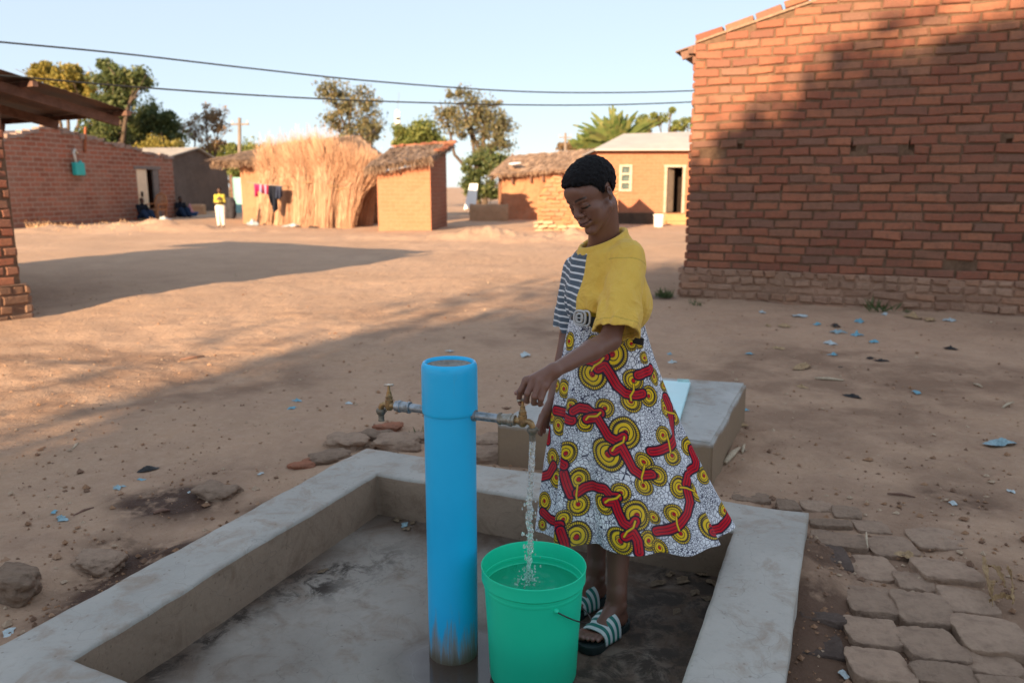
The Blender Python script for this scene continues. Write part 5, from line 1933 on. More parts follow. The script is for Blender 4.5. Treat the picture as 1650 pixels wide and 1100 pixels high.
shade_tree('broad dark shade tree behind the photographer, nearest the left', [(-2.35, -15, 5.75, 1.95, 2.4, 2.0), (-1.65, -15, 7.78, 1.7, 2.4, 1.9), (-.6, -15, 5.85, 2.2, 2.7, 2.3), (-.05, -15, 8.8, 1.6, 2.2, 1.95), (-2.75, -15.5, 4.2, 1.6, 2, 1.4), (.5, -15.5, 4.2, 2.2, 2, 1.5)], 54000, 31, (-.8, -15))
shade_tree('broad dark shade tree behind the photographer, nearest the right', [(2.2, -15, 6.15, 2.4, 2.7, 2.6), (1.4, -15, 9.15, 1.8, 2.2, 2.1), (3.9, -15, 7.75, 2.2, 2.6, 2.6), (2.8, -15.5, 9.45, 1.4, 2.2, 1.3), (5.6, -15, 6.05, 2.2, 2.6, 2.6), (3.3, -15.5, 4.2, 2.6, 2.2, 1.6), (6.4, -15, 4.3, 2.2, 2.2, 1.7)], 58000, 32, (3.4, -15))

# ================================================================ stones, paving, litter
M_MUDSTONE = brick_mat('mud_block', [(.37, .265, .19), (.33, .235, .17), (.40, .29, .21), (.30, .21, .15)], (.17, .115, .085), .6, .08)
M_WETBLOCK = brick_mat('damp_mud_block', [(.13, .095, .078), (.15, .105, .08)], (.05, .035, .03), .5, .0)


def stone(name, c, size, yaw, mat, label, cat, group=None, sq=5.0, rough=.06, seed=0, tilt=(0, 0)):
    """rounded block: a superellipsoid knocked about with noise"""
    n = 17
    me = bmesh.new()
    bmesh.ops.create_cube(me, size=2)
    bmesh.ops.subdivide_edges(me, edges=list(me.edges), cuts=n - 2, use_grid_fill=True)
    V = np.array([v.co for v in me.verts]); me.verts.index_update()
    F = np.array([[v.index for v in f.verts] for f in me.faces]); me.free()
    k = (np.abs(V) ** sq).sum(1) ** (1 / sq)
    V = V / k[:, None]
    s_ = seed * 7.7
    V = V * (1 + rough * fbm(V[:, 0] * 1.2 + s_, V[:, 1] * 1.2, V[:, 2] * 1.2, oct=3, seed=70)[:, None])
    V = V + .25 * rough * np.stack([fbm(V[:, 0] * 5 + s_, V[:, 1] * 5, V[:, 2] * 5, oct=2, seed=71 + i) for i in range(3)], 1)
    if sq > 6:
        # knocked-off corners and a face worn out of true
        crn = np.abs(V[:, 0]) * np.abs(V[:, 1])
        V = V * (1 - .16 * np.clip(crn - .62, 0, 1) * (1 + 1.4 * vnoise(np.sign(V[:, 0]) * 3.3 + s_, np.sign(V[:, 1]) * 5.1, V[:, 2] * 0, seed=75)))[:, None]
        V[:, 2] = np.minimum(V[:, 2], .80 + .25 * (V[:, 2] - .80)) + .07 * fbm(V[:, 0] * 1.6 + s_, V[:, 1] * 1.6, oct=3, seed=76) + .05 * fbm(V[:, 0] * 6 + s_, V[:, 1] * 6, oct=3, seed=78)
    V = V * np.asarray(size) / 2
    M = Matrix.Rotation(yaw, 3, 'Z') @ Matrix.Rotation(tilt[0], 3, 'X') @ Matrix.Rotation(tilt[1], 3, 'Y')
    V = V @ np.array(M).T + np.asarray(c)
    o = mesh_obj(name, V, F, mat, None, smooth=True, origin=c)
    return tag(o, label, cat, group)


def gz(x, y):
    return float(ground_z(np.array([x]), np.array([y]))[0])


def crop2(x, y):
    return 1050 + x / 2.75, 740 + y / 2.75


PAVE = [  # crop x, y, w, h, damp, words
    (440, 172, 165, 62, 0, 'low flat paving block at the back of the basin, nearest the skirt hem'),
    (604, 207, 100, 62, 0, 'square paving block between two dark gaps behind the curb corner'),
    (735, 213, 140, 66, 0, 'long paving block just behind the curb corner'),
    (864, 236, 118, 66, 0, 'rearmost rounded paving block beyond the curb corner'),
    (795, 286, 185, 52, 0, 'thin sunken paving block touching the curb corner'),
    (975, 303, 148, 80, 0, 'smooth paving block at the back, left of the bare earth'),
    (828, 358, 235, 84, 0, 'long slanting paving block with a straw in its right-hand gap'),
    (1063, 388, 196, 108, 0, 'upright-edged paving block in the second row from the back'),
    (1262, 358, 215, 112, 0, 'rear right paving block half buried in earth'),
    (785, 440, 175, 130, 1, 'dark damp paving block with a wet patch beside the curb'),
    (978, 486, 196, 138, 0, 'broad flat paving block in the middle of the paved patch'),
    (1160, 545, 160, 108, 0, 'sunken paving block under the tuft of litter'),
    (1302, 492, 262, 142, 0, 'large paving block left of the brown dried leaf'),
    (755, 600, 205, 140, 1, 'damp paving block with a small square hollow on top'),
    (975, 628, 220, 148, 0, 'flat paving block with a dark stained left corner'),
    (1202, 660, 232, 160, 0, 'plump rounded paving block in the centre right'),
    (1400, 628, 225, 126, 0, 'paving block directly below the brown dried leaf'),
    (762, 705, 190, 60, 1, 'narrow wet sliver of paving block by the curb'),
    (980, 765, 238, 144, 0, 'pale paving block right of the block with the blue scrap'),
    (1238, 822, 245, 176, 0, 'thick paving block with a bottle cap mark at its front edge'),
    (1512, 780, 285, 190, 0, 'biggest paving block at the right edge of the photo'),
    (738, 818, 205, 146, 1, 'wet dark paving block carrying a blue scrap'),
    (1012, 920, 262, 190, 0, 'front paving block with two dents in its near face'),
    (1292, 952, 270, 112, 0, 'front paving block cut by the lower edge, below the thick one'),
    (1500, 900, 235, 140, 0, 'lumpy paving block near the lower right corner'),
    (1560, 1000, 220, 100, 0, 'paving block in the lower right corner of the photo'),
]


def build_paving():
    for k, (x, y, w_, h_, damp, lab) in enumerate(PAVE):
        zt = .082 + (.015 if k > 14 else 0) + .008 * math.sin(k * 2.3)
        l, r_ = PZ(*crop2(x - w_ / 2, y), zt), PZ(*crop2(x + w_ / 2, y), zt)
        t, b_ = PZ(*crop2(x, y - h_ / 2), zt), PZ(*crop2(x, y + h_ / 2 - 22), zt)
        c = (l + r_ + t + b_) / 4
        W = np.linalg.norm((r_ - l)[:2]) * 1.0; D = abs(t[1] - b_[1]) * 1.02
        yaw = math.atan2(DB[1], DB[0]) * .75 + rng.normal(0, .05)
        if k == 6: yaw -= .12
        hh = .11
        stone('paving_block', (c[0], c[1], zt - hh / 2 + .012), (W, D, hh), yaw * (0.55), M_WETBLOCK if damp else M_MUDSTONE, lab, 'paving block', 'mud paving blocks beside the basin', sq=16, rough=.06, seed=k, tilt=(rng.normal(0, .035), rng.normal(0, .035)))


build_paving()

STONES = [  # u, v, size px, mat, label
    (22, 955, 78, 0, 'big loose brown stone at the left edge beside the curb'),
    (560, 716, 60, 0, 'flat earthy stone just behind the back left corner of the curb'),
    (605, 704, 48, 0, 'half buried stone left of the standpipe, behind the curb'),
    (642, 716, 66, 0, 'wide earthy stone partly hidden by the standpipe'),
    (530, 742, 60, 0, 'low stone on the outer side of the left curb'),
    (490, 752, 42, 1, 'reddish broken brick lump outside the left curb'),
    (672, 706, 44, 0, 'small dull stone touching the left outline of the standpipe'),
    (790, 716, 58, 0, 'upright earthy stone between standpipe and concrete block'),
    (786, 738, 70, 0, 'flat earthy stone at the foot of the concrete block'),
    (625, 690, 40, 1, 'reddish flat brick fragment behind the curb'),
    (160, 905, 70, 0, 'flat muddy stone sunk in the wet hollow by the curb'),
    (350, 800, 60, 0, 'flat stone by the damp patch along the curb'),
]
for k, (u, v, s, m, lab) in enumerate(STONES):
    p = PZ(u, v)
    dep = p[1] * CP + (H - .1) * SP
    w_ = s * dep / FPX
    z = gz(p[0], p[1])
    stone('loose_stone', (p[0], p[1], z + w_ * (.04 if k else .22)), (w_ * 1.1, w_ * .8, w_ * (.42 if k else .62)), rng.uniform(-.4, .4), M_BRICK if m else M_MUDSTONE, lab, 'stone', 'stones lying round the basin', sq=3.6, rough=.24, seed=40 + k)


def crumple(name, c, size, mat, label, cat, group=None, seed=0, flat=.35):
    """scrap of film or paper: a small creased sheet"""
    r = np.random.default_rng(900 + seed)
    n = 12
    U, T = np.meshgrid(np.linspace(-.5, .5, n), np.linspace(-.5, .5, n), indexing='ij')
    a = r.uniform(0, 6)
    ed = 1 + .28 * np.sin(2 * np.arctan2(T, U) + a) + .07 * np.sin(3 * np.arctan2(T, U) + 2 * a) + .10 * fbm(U * 4 + seed * 3.1, T * 4, oct=2, seed=82)
    X = U * size * ed; Y = T * size * .75 * ed
    Z = size * flat * (.5 + .6 * fbm(U * 3 + seed, T * 3, oct=3, seed=80)) * np.clip(1.1 - np.hypot(U, T) * 1.6, .03, 1)
    Z += size * .04
    yaw = r.uniform(0, 3)
    P = np.stack([c[0] + X * math.cos(yaw) - Y * math.sin(yaw), c[1] + X * math.sin(yaw) + Y * math.cos(yaw), c[2] + np.maximum(Z, .002)], -1)
    mb = MB(); mb.grid(P)
    o = mb.build(name, mat, None, smooth=True, origin=c)
    return tag(o, label, cat, group)


M_BLUEFILM = simple('blue_film', (.25, .38, .42), .45, .4, 60, .3, .3, .003)
M_CYANFILM = simple('cyan_film', (.15, .36, .45), .45, .4, 60, .2, .3, .003)
M_PALEFILM = simple('pale_film', (.45, .52, .53), .5, .4, 60, .2, .3, .003)
M_LEAFD = simple('dead_leaf', (.40, .27, .15), .8, .2, 60, .35, .3, .003)
M_CHAR = simple('black_scrap', (.02, .018, .018), .6, .4, 60, .3, .3, .003)
M_BONE = simple('dry_husk', (.52, .42, .30), .8, .2, 60, .3, .3, .003)

SCRAPS = [  # u, v, px, material, label
    (238, 757, 26, 'k', 'black scrap lying alone on the earth left of the curb'),
    (190, 785, 24, 'b', 'pale blue torn plastic near the black scrap'),
    (228, 773, 12, 'c', 'small bright blue scrap between the black scrap and the torn plastic'),
    (100, 838, 22, 'b', 'blue plastic scrap at the left with a twig across it'),
    (87, 826, 12, 'c', 'tiny blue scrap left of the twig'),
    (478, 644, 14, 'c', 'blue scrap on the earth left of the far tap'),
    (470, 657, 14, 'c', 'flattened blue scrap below its twin left of the far tap'),
    (562, 646, 12, 'p', 'pale scrap nearest the far tap'),
    (846, 573, 22, 'p', 'pale crumpled wrapper behind the standpipe, left of the girl'),
    (725, 568, 12, 'p', 'pale chip showing over the top of the standpipe'),
    (14, 1018, 26, 'p', 'pale wrapper at the lower left edge below the big stone'),
    (1612, 711, 40, 'b', 'large pale blue plastic scrap at the right side of the yard'),
    (1384, 520, 22, 'c', 'long cyan scrap lying closest to the brick plinth'),
    (1380, 542, 20, 'c', 'bright cyan scrap in front of the long one'),
    (1350, 538, 24, 'b', 'grey blue scrap beside the bright cyan one'),
    (1316, 525, 14, 'c', 'small cyan scrap left of the black scrap by the wall'),
    (1346, 527, 16, 'k', 'black scrap near the foot of the brick wall'),
    (1338, 553, 20, 'p', 'whitish scrap below the cyan ones'),
    (1408, 550, 14, 'c', 'faint cyan scrap at the right of the wall litter'),
    (1342, 575, 14, 'c', 'blue scrap standing upright in the middle of the yard litter'),
    (1354, 590, 12, 'k', 'dark bottle cap in the middle of the yard litter'),
    (1402, 578, 16, 'k', 'black and blue scrap beside a dark one in the yard'),
    (1420, 582, 18, 'k', 'dark scrap right of the black and blue one'),
    (1208, 572, 12, 'c', 'single bright blue cap left of the yard litter'),
    (1532, 563, 20, 'k', 'dark crumpled scrap alone at the right of the yard'),
    (1374, 634, 24, 'k', 'black twisted strip on the open earth'),
    (1478, 627, 18, 'c', 'blue strip on the open earth at right'),
    (1200, 656, 14, 'c', 'blue scrap beside the concrete block'),
    (1082, 580, 16, 'p', 'pale scrap behind the girl, left of the block'),
    (1078, 567, 12, 'c', 'faint blue scrap behind the girl'),
    (1254, 565, 18, 'l', 'curled pale leaf left of the yard litter'),
    (1292, 590, 34, 'l', 'heap of dry leaf litter in front of the blue scraps'),
    (1264, 527, 22, 'l', 'brown leaf flake near the plinth'),
    (1228, 503, 14, 'p', 'white flake near the plinth'),
    (1288, 510, 22, 'p', 'grey white wrapper near the plinth'),
    (1425, 506, 14, 'p', 'white wrapper touching the weeds at the plinth'),
    (1470, 512, 26, 'l', 'pale leaf scraps at the right foot of the plinth'),
    (1498, 516, 26, 'l', 'yellowish scraps at the right foot of the plinth'),
    (1530, 517, 22, 'p', 'pale shreds at the far right of the plinth litter'),
    (1190, 681, 26, 'l', 'dry leaf cluster on the ground right of the concrete block'),
    (1238, 525, 12, 'l', 'tan flake on the bare earth below the wall'),
    (1292, 619, 16, 'l', 'small husk on the earth below the leaf heap'),
    (1536, 805, 16, 'p', 'silvery crumpled foil on the damp earth'),
    (1630, 784, 14, 'p', 'white chip at the right edge above the paving'),
    (652, 846, 16, 'b', 'greenish scrap on the basin floor by the back wall'),
    (1290, 1005, 22, 'p', 'pale shred in the gap beside the curb'),
    (1296, 908, 12, 'p', 'white pebble like scrap in the gap beside the curb'),
    (1360, 1085, 20, 'p', 'pale torn film at the lower edge between paving blocks'),
    (1362, 1050, 14, 'l', 'brown leaf caught between paving blocks'),
    (1465, 895, 34, 'l', 'tuft of chaff caught behind a paving block'),
    (310, 798, 12, 'p', 'tiny white chip by the damp patch'),
    (386, 929, 14, 'l', 'pale chip on the earth close to the curb'),
    (420, 765, 10, 'p', 'white pebble near the outer foot of the left curb'),
    (1045, 760, 10, 'p', 'white bit hidden behind the skirt'),
]
MATS = dict(k=M_CHAR, b=M_BLUEFILM, c=M_CYANFILM, p=M_PALEFILM, l=M_LEAFD)
NAMES = dict(k='dark_scrap', b='plastic_scrap', c='plastic_scrap', p='wrapper', l='dry_leaf')
for k, (u, v, s, m, lab) in enumerate(SCRAPS[:-1]):
    inside = (u, v) == (652, 846)
    p = PZ(u, v, 0 if inside else GZ)
    dep = p[1] * CP + (H - .1) * SP
    z = 0 if inside else gz(p[0], p[1])
    if 1280 < u < 1500 and v > 880: z = .075
    crumple(NAMES[m], (p[0], p[1], z + .001), s * dep / FPX * .92, MATS[m], lab, 'litter' if m != 'l' else 'dead leaves', 'litter scattered over the yard', seed=k)

STICKS = [((1313, 606), (1360, 609), .012, 'bone', 'pale flat stick lying across the middle of the yard'),
          ((1168, 746), (1192, 722), .018, 'bone', 'pale husk stick beside the concrete block'),
          ((1196, 728), (1200, 716), .010, 'bone', 'short upright white stick near the pale husk'),
          ((1616, 650), (1634, 643), .010, 'bone', 'short pale stick at the right edge of the yard'),
          ((1570, 612), (1583, 620), .010, 'bone', 'short white splinter at the right of the yard'),
          ((118, 832), (152, 822), .006, 'wood', 'thin twig lying across a blue scrap at left'),
          ((248, 832), (275, 827), .010, 'wood', 'dark stick near the damp patch by the curb'),
          ((118, 726), (126, 716), .007, 'bone', 'pale splinter in the shade at left'),
          ((1430, 793), (1475, 797), .006, 'wood', 'thin dark twig on the damp earth above the paving'),
          ((290, 578), (330, 574), .012, 'wood', 'dark twig in the sunlit yard'),
          ((1395, 868), (1397, 893), .005, 'bone', 'straw stuck in the gap between two paving blocks')]
for a, b, r_, m, lab in STICKS:
    p, q = PZ(*a), PZ(*b)
    p[2], q[2] = gz(p[0], p[1]) + r_ * .7, gz(q[0], q[1]) + r_ * .9
    if a == (1395, 868): p[2] = q[2] = .11
    mb = MB(); mid = (p + q) / 2 + np.array([0, .006, .004])
    mb.tube([p, mid, q], [r_ * .6, r_, r_ * .4], 7)
    o = mb.build('stick', M_BONE if m == 'bone' else M_WOOD, None, smooth=True, origin=mid)
    tag(o, lab, 'stick', 'sticks lying in the yard')


def dried_leaf():
    """curled brown banana-like leaf at the right"""
    c = PZ(1605, 950, .10)
    g = thing('curled_leaf', c, 'large curled brown dried leaf lying on the paving blocks', 'dried leaf')
    m = simple('curled_brown_leaf', (.36, .20, .08), .65, .3, 25, .45, .3, .004, c2=(.45, .30, .15))
    spec = [((1583, 912), (1586, 945), (1600, 978), .014, .05), ((1620, 928), (1632, 955), (1630, 974), .013, .05), ((1593, 974), (1612, 965), (1634, 970), .010, .03), ((1586, 920), (1606, 925), (1620, 950), .009, .06), ((1598, 968), (1590, 950), (1606, 938), .009, .04)]
    r = np.random.default_rng(12)
    for k, (a, b, d, w_, up) in enumerate(spec):
        P = [PZ(*q, .10) for q in (a, b, d)]
        P[1][2] += up; P[0][2] += .01 + .03 * (k < 2); P[2][2] += .006
        t = np.linspace(0, 1, 22)
        rows = []
        for i, s in enumerate(t):
            c_ = (1 - s) ** 2 * P[0] + 2 * s * (1 - s) * P[1] + s * s * P[2] + r.normal(0, .0018, 3)
            ww = w_ * (math.sin(.12 + s * 2.9) ** .6) * (1 + .25 * math.sin(s * 23 + k))
            tw = 1.2 * s * (1 if k % 2 else -1) + k
            sx = np.array([math.cos(tw), .3, math.sin(tw) * .8])
            rows.append([c_ + sx * ww * e + np.array([0, 0, .35 * ww * e * e]) for e in np.linspace(-1, 1, 7)])
        mb = MB(); mb.grid(np.array(rows))
        o = mb.build('leaf_strip', m, g, smooth=True)
        s = o.modifiers.new('thickness', 'SOLIDIFY'); s.thickness = .0015


dried_leaf()


def pebbles():
    """countless crumbs of earth, grit and chaff"""
    r = np.random.default_rng(77)
    V, F = [], []
    base = np.array([(0, 0, 1), (1, 0, 0), (0, 1, 0), (-1, 0, 0), (0, -1, 0), (0, 0, -1)], float)
    fc = [(0, 1, 2), (0, 2, 3), (0, 3, 4), (0, 4, 1), (5, 2, 1), (5, 3, 2), (5, 4, 3), (5, 1, 4)]
    n = 9000
    u = r.uniform(-40, 1690, n); v = 400 + 700 * r.random(n) ** 1.0
    near = r.random(n) < .14
    tt = r.random(n)
    P = np.array([PZ(a, b) for a, b in zip(u, v)])
    # a belt of crumbs along the foot of the curb
    for i in np.where(near)[0]:
        q = uvp(-abs(r.normal(0.02, .07)), r.uniform(.05, 1.9), 0) if r.random() < .5 else uvp(r.uniform(-.1, BW + .1), -abs(r.normal(.02, .07)), 0)
        P[i] = q
    uu = (P[:, :2] - BO[:2]) @ DB; vv = -((P[:, :2] - BO[:2]) @ DA)
    keep = ~((uu > 0) & (uu < BW) & (vv > 0) & (vv < BL)) & (P[:, 1] < 14)
    P = P[keep]; n = len(P)
    z = ground_z(P[:, 0], P[:, 1])
    s = np.clip(r.lognormal(-5.2, .55, n), .0025, .022)
    for i in range(n):
        b = base * s[i] * r.uniform(.55, 1.35, (6, 3)) * np.array([1, 1, .7])
        V.append(b + np.array([P[i, 0], P[i, 1], z[i] + s[i] * .3])); F.extend([tuple(6 * i + k for k in f) for f in fc])
    m = brick_mat('earth_crumb', [(.33, .19, .11), (.26, .15, .09), (.40, .25, .16), (.20, .12, .08), (.46, .34, .24)], (.2, .12, .08), .3, .0)
    o = mesh_obj('earth_crumbs', np.concatenate(V), F, m, None)
    tag(o, 'crumbs of earth and grit strewn over the yard', 'grit', kind='stuff')


pebbles()


def basin_leaves():
    r = np.random.default_rng(8)
    m = simple('rotting_leaf', (.17, .12, .075), .7, .3, 40, .4, .2, .003)
    spots = [(1080, 925), (1100, 935), (1130, 925), (1150, 940), (1060, 940), (1120, 955), (640, 838), (655, 852), (665, 842), (870, 862), (885, 868), (1140, 965), (1090, 985), (520, 920)]
    for k, (u, v) in enumerate(spots):
        p = PZ(u, v, .002)
        crumple('rotting_leaf', (p[0], p[1], .003), r.uniform(.03, .055), m, 'small brown rotting leaf on the wet basin floor', 'dead leaf', 'rotting leaves on the basin floor', seed=200 + k, flat=.25)


basin_leaves()


def weeds():
    m = leaf_mat('weed_leaf', (.05, .085, .03), (.09, .125, .045), (.15, .16, .07))
    for (u, v, hgt, n, lab, k) in ((1418, 502, .24, 26, 'tall weed growing against the brick plinth', 1), (1462, 503, .07, 30, 'low weed at the foot of the plinth, right of the tall one', 2), (1070, 480, .16, 90, 'green weed tuft at the left corner of the brick house', 3), (1122, 490, .10, 30, 'tiny weed by the plinth corner', 4), (672, 704, .08, 40, 'small weed growing by the stones behind the standpipe', 5)):
        p = PZ(u, v); r = np.random.default_rng(50 + k)
        p[2] = gz(p[0], p[1])
        g = thing('weed', p, lab, 'weed')
        mb = MB()
        p = p + np.array([0, 0, -.004])
        for _ in range(n):
            d = unit(np.array([r.normal(0, .55), r.normal(0, .3), r.uniform(.35, 1.2)]))
            l = hgt * r.uniform(.4, 1.15)
            q = p + np.array([r.normal(0, hgt * .35), r.normal(0, .03), 0])
            s = unit(np.cross(d, r.normal(0, 1, 3))) * hgt * .05
            mb.add([q, q + d * l * .5 + s, q + d * l, q + d * l * .5 - s], [(0, 1, 2, 3)])
        mb.build('foliage', m, g)
    # dry grass fringe in front of the gable house
    r = np.random.default_rng(61)
    m = straw_mat('dry_grass', (.36, .22, .12), (.48, .31, .18), (.58, .40, .25))
    mb = MB()
    for (u, v, su, n, h_) in ((48, 358, 8, 220, .7), (32, 350, 5, 130, .85), (90, 368, 30, 110, .2), (140, 370, 40, 90, .13), (195, 370, 30, 80, .12), (250, 369, 40, 70, .10), (64, 366, 16, 120, .32)):
        for _ in range(n):
            p = PZ(u + r.normal(0, su * .6), v + r.normal(0, 3.0))
            p[2] = gz(p[0], p[1])
            d = unit(np.array([r.normal(0, .5), r.normal(0, .3), 1])); l = h_ * r.uniform(.4, 1.2)
            s = np.array([.012, r.normal(0, .006), 0])
            mb.add([p - s, p + s, p + d * l], [(0, 1, 2)])
    o = mb.build('dry_grass', m, None)
    tag(o, 'fringe of dry grass below the shaded gable wall', 'grass', kind='stuff')
    p = PZ(131, 352)
    p[2] = gz(p[0], p[1])
    stone('mud_lump', (p[0], p[1], p[2] + .28), (.95, .6, .6), .3, M_MUDSTONE, 'squat brown mud block by the foot of the gable wall', 'mud block', sq=5, rough=.08, seed=90)
    mb = MB(); P = [PZ(84, 357), PZ(84, 357), PZ(98, 357), PZ(122, 360)]
    P[0][2] = .7; P[1][2] = .62; P[2][2] = .30; P[3][2] = .28
    P = [PY(82, 341, P[3][1]), PY(88, 347, P[3][1]), PY(100, 353, P[3][1]), PY(124, 357, P[3][1])]
    mb.tube(P, .045, 8)
    o = mb.build('bent_branch', simple('pale_dry_branch', (.52, .40, .27), .8, .2), None, smooth=True, origin=P[1]); tag(o, 'pale bent branch lying in the dry grass', 'branch')


weeds()

# ================================================================ small figures and things in the far yard


def figure(loc, hgt, J, rad, face, skin, garments, label, hair=True, res=.018):
    """J: joints in body units (height 1) in a frame x = figure's left, y = back, z up"""
    c, s = face
    M = np.array([[-c[1] if False else s[0], c[0] * -1, 0], [s[1], c[1] * -1, 0], [0, 0, 1]])
    def W(p): return np.asarray(loc) + M @ (np.asarray(p, float) * hgt)
    g = thing('person', loc, label, 'person')
    pts = np.array([W(p) for p in J.values()])
    lo, hi = pts.min(0) - .2 * hgt, pts.max(0) + .14 * hgt
    f = Field(axis_pts((lo[0], hi[0], res)), axis_pts((lo[1], hi[1], res)), axis_pts((lo[2], hi[2], res)))
    cap = lambda a, b, ra, rb, k=.02: f.cap(W(J[a]), W(J[b]), ra * hgt, rb * hgt, k)
    cap('pelvis', 'chest', .075, .085); cap('chest', 'neck', .085, .035); cap('neck', 'head', .03, .04)
    f.ell(W(J['head']), np.array([.048, .058, .07]) * hgt, M, .01)
    for sd in 'lr':
        cap('chest', sd + 'sho', .06, .038); cap(sd + 'sho', sd + 'elb', .032, .024); cap(sd + 'elb', sd + 'wri', .024, .017); cap(sd + 'wri', sd + 'han', .02, .015)
        cap('pelvis', sd + 'hip', .07, .06); cap(sd + 'hip', sd + 'kne', .056, .036); cap(sd + 'kne', sd + 'ank', .034, .022); cap(sd + 'ank', sd + 'toe', .024, .016)
    V, F = f.mesh()
    mesh_obj('body', V, F, skin, g, smooth=True)
    for name, mat, segs in garments:
        f = Field(axis_pts((lo[0], hi[0], res)), axis_pts((lo[1], hi[1], res)), axis_pts((lo[2], hi[2], res)))
        for a, b, ra, rb in segs: f.cap(W(J[a]), W(J[b]) if isinstance(b, str) else W(J[a]) + (W(J[b[0]]) - W(J[a])) * b[1], ra * hgt, rb * hgt, .02)
        V, F = f.mesh()
        mesh_obj(name, V, F, mat, g, smooth=True)
    if hair:
        f = Field(axis_pts((lo[0], hi[0], res * .8)), axis_pts((lo[1], hi[1], res * .8)), axis_pts((lo[2], hi[2], res * .8)))
        f.ell(W(np.array(J['head']) + np.array([0, .014, .02])), np.array([.053, .060, .062]) * hgt, M, .004)
        V, F = f.mesh(); mesh_obj('hair', V, F, M_HAIR0, g, smooth=True)
    return g


M_HAIR0 = simple('short_black_hair', (.012, .010, .010), .9, .1, 80, .3, .5, .01)
M_SKIN0 = simple('brown_skin', (.085, .045, .03), .55, .3, 20, .12, 0)
STAND = dict(pelvis=(0, 0, .53), chest=(0, 0, .72), neck=(0, .005, .84), head=(0, -.01, .925), lsho=(.090, 0, .79), rsho=(-.090, 0, .79), lelb=(.112, .01, .61), relb=(-.115, .01, .61), lwri=(.04, -.12, .62), rwri=(-.05, -.12, .60), lhan=(-.0, -.14, .66), rhan=(-.01, -.14, .63), lhip=(.05, 0, .5), rhip=(-.05, 0, .5), lkne=(.055, -.01, .28), rkne=(-.055, -.02, .28), lank=(.055, .01, .04), rank=(-.055, .01, .04), ltoe=(.06, -.08, .015), rtoe=(-.065, -.08, .015))
SIT = dict(pelvis=(0, 0, .10), chest=(0, -.01, .29), neck=(0, -.01, .41), head=(0, -.03, .495), lsho=(.105, 0, .36), rsho=(-.105, 0, .36), lelb=(.14, -.08, .22), relb=(-.14, -.08, .22), lwri=(.08, -.2, .2), rwri=(-.08, -.2, .2), lhan=(.05, -.25, .19), rhan=(-.05, -.25, .19), lhip=(.06, -.02, .09), rhip=(-.06, -.02, .09), lkne=(.09, -.22, .20), rkne=(-.09, -.22, .20), lank=(.07, -.36, .05), rank=(-.07, -.36, .05), ltoe=(.07, -.43, .02), rtoe=(-.07, -.43, .02))


def face_dir(dx, dy):
    f = unit([dx, dy])                               # the way the figure looks
    left = np.array([-f[1], f[0]])
    return (f, left)


M_YSHIRT = simple('lime_yellow_shirt', (.46, .40, .07), .9, .1, 9, .15, 0)
M_WTROU = simple('white_trousers', (.66, .63, .58), .9, .1, 9, .1, 0)
M_NAVY = simple('dark_navy_clothes', (.012, .015, .022), .9, .1, 9, .3, 0)
M_BLUEC = simple('blue_wrap', (.018, .034, .07), .9, .1, 9, .3, 0)
p = PZ(357, 365)
p[2] = gz(p[0], p[1])
figure(p, 1.40, STAND, None, face_dir(.25, -1), M_SKIN0,
       [('shirt', M_YSHIRT, [('pelvis', 'chest', .080, .084), ('chest', 'neck', .084, .038), ('chest', 'lsho', .066, .046), ('chest', 'rsho', .066, .046), ('lsho', ('lelb', .8), .042, .038), ('rsho', ('relb', .8), .042, .038)]),
        ('trousers', M_WTROU, [('pelvis', 'lhip', .085, .075), ('pelvis', 'rhip', .085, .075), ('lhip', 'lkne', .075, .055), ('rhip', 'rkne', .075, .055), ('lkne', ('lank', .85), .055, .045), ('rkne', ('rank', .85), .055, .045)])],
       'person far off in a yellow shirt and white trousers, hands clasped at the chest')
def before_wall(u, off):
    P1, wd = GH[0], GH[1]
    s_, _ = on_wall(u, 340, P1, wd)
    q = P1 + wd * s_
    Y = q[1] - off
    r = ray(u, 340)
    x = r[0] / r[1] * Y
    return np.array([x, Y, gz(x, Y)])


p = before_wall(229, .75)
figure(p, 1.62, SIT, None, face_dir(1, -.6), M_SKIN0,
       [('shirt', M_NAVY, [('pelvis', 'chest', .095, .10), ('chest', 'neck', .10, .05), ('chest', 'lsho', .08, .055), ('chest', 'rsho', .08, .055), ('lsho', 'lelb', .055, .045), ('rsho', 'relb', .055, .045)]),
        ('wrap_skirt', M_BLUEC, [('pelvis', 'lhip', .10, .09), ('pelvis', 'rhip', .10, .09), ('lhip', 'lkne', .09, .08), ('rhip', 'rkne', .09, .08), ('lkne', 'lank', .08, .06), ('rkne', 'rank', .08, .06)])],
       'person in dark top and blue wrap sitting on the ground by the open doorway')
p = PZ(292, 351); p[2] = gz(p[0], p[1])
figure(p, 1.62, SIT, None, face_dir(.9, -.8), M_SKIN0,
       [('shirt', M_NAVY, [('pelvis', 'chest', .09, .095), ('chest', 'neck', .095, .045), ('chest', 'lsho', .075, .05), ('chest', 'rsho', .075, .05), ('lsho', ('lelb', .6), .05, .045), ('rsho', ('relb', .6), .05, .045)]),
        ('wrap_skirt', M_BLUEC, [('pelvis', 'lhip', .10, .09), ('pelvis', 'rhip', .10, .09), ('lhip', 'lkne', .09, .08), ('rhip', 'rkne', .09, .08), ('lkne', 'lank', .08, .06), ('rkne', 'rank', .08, .06)])],
       'person in dark clothes sitting at the right corner of the brick gable house')


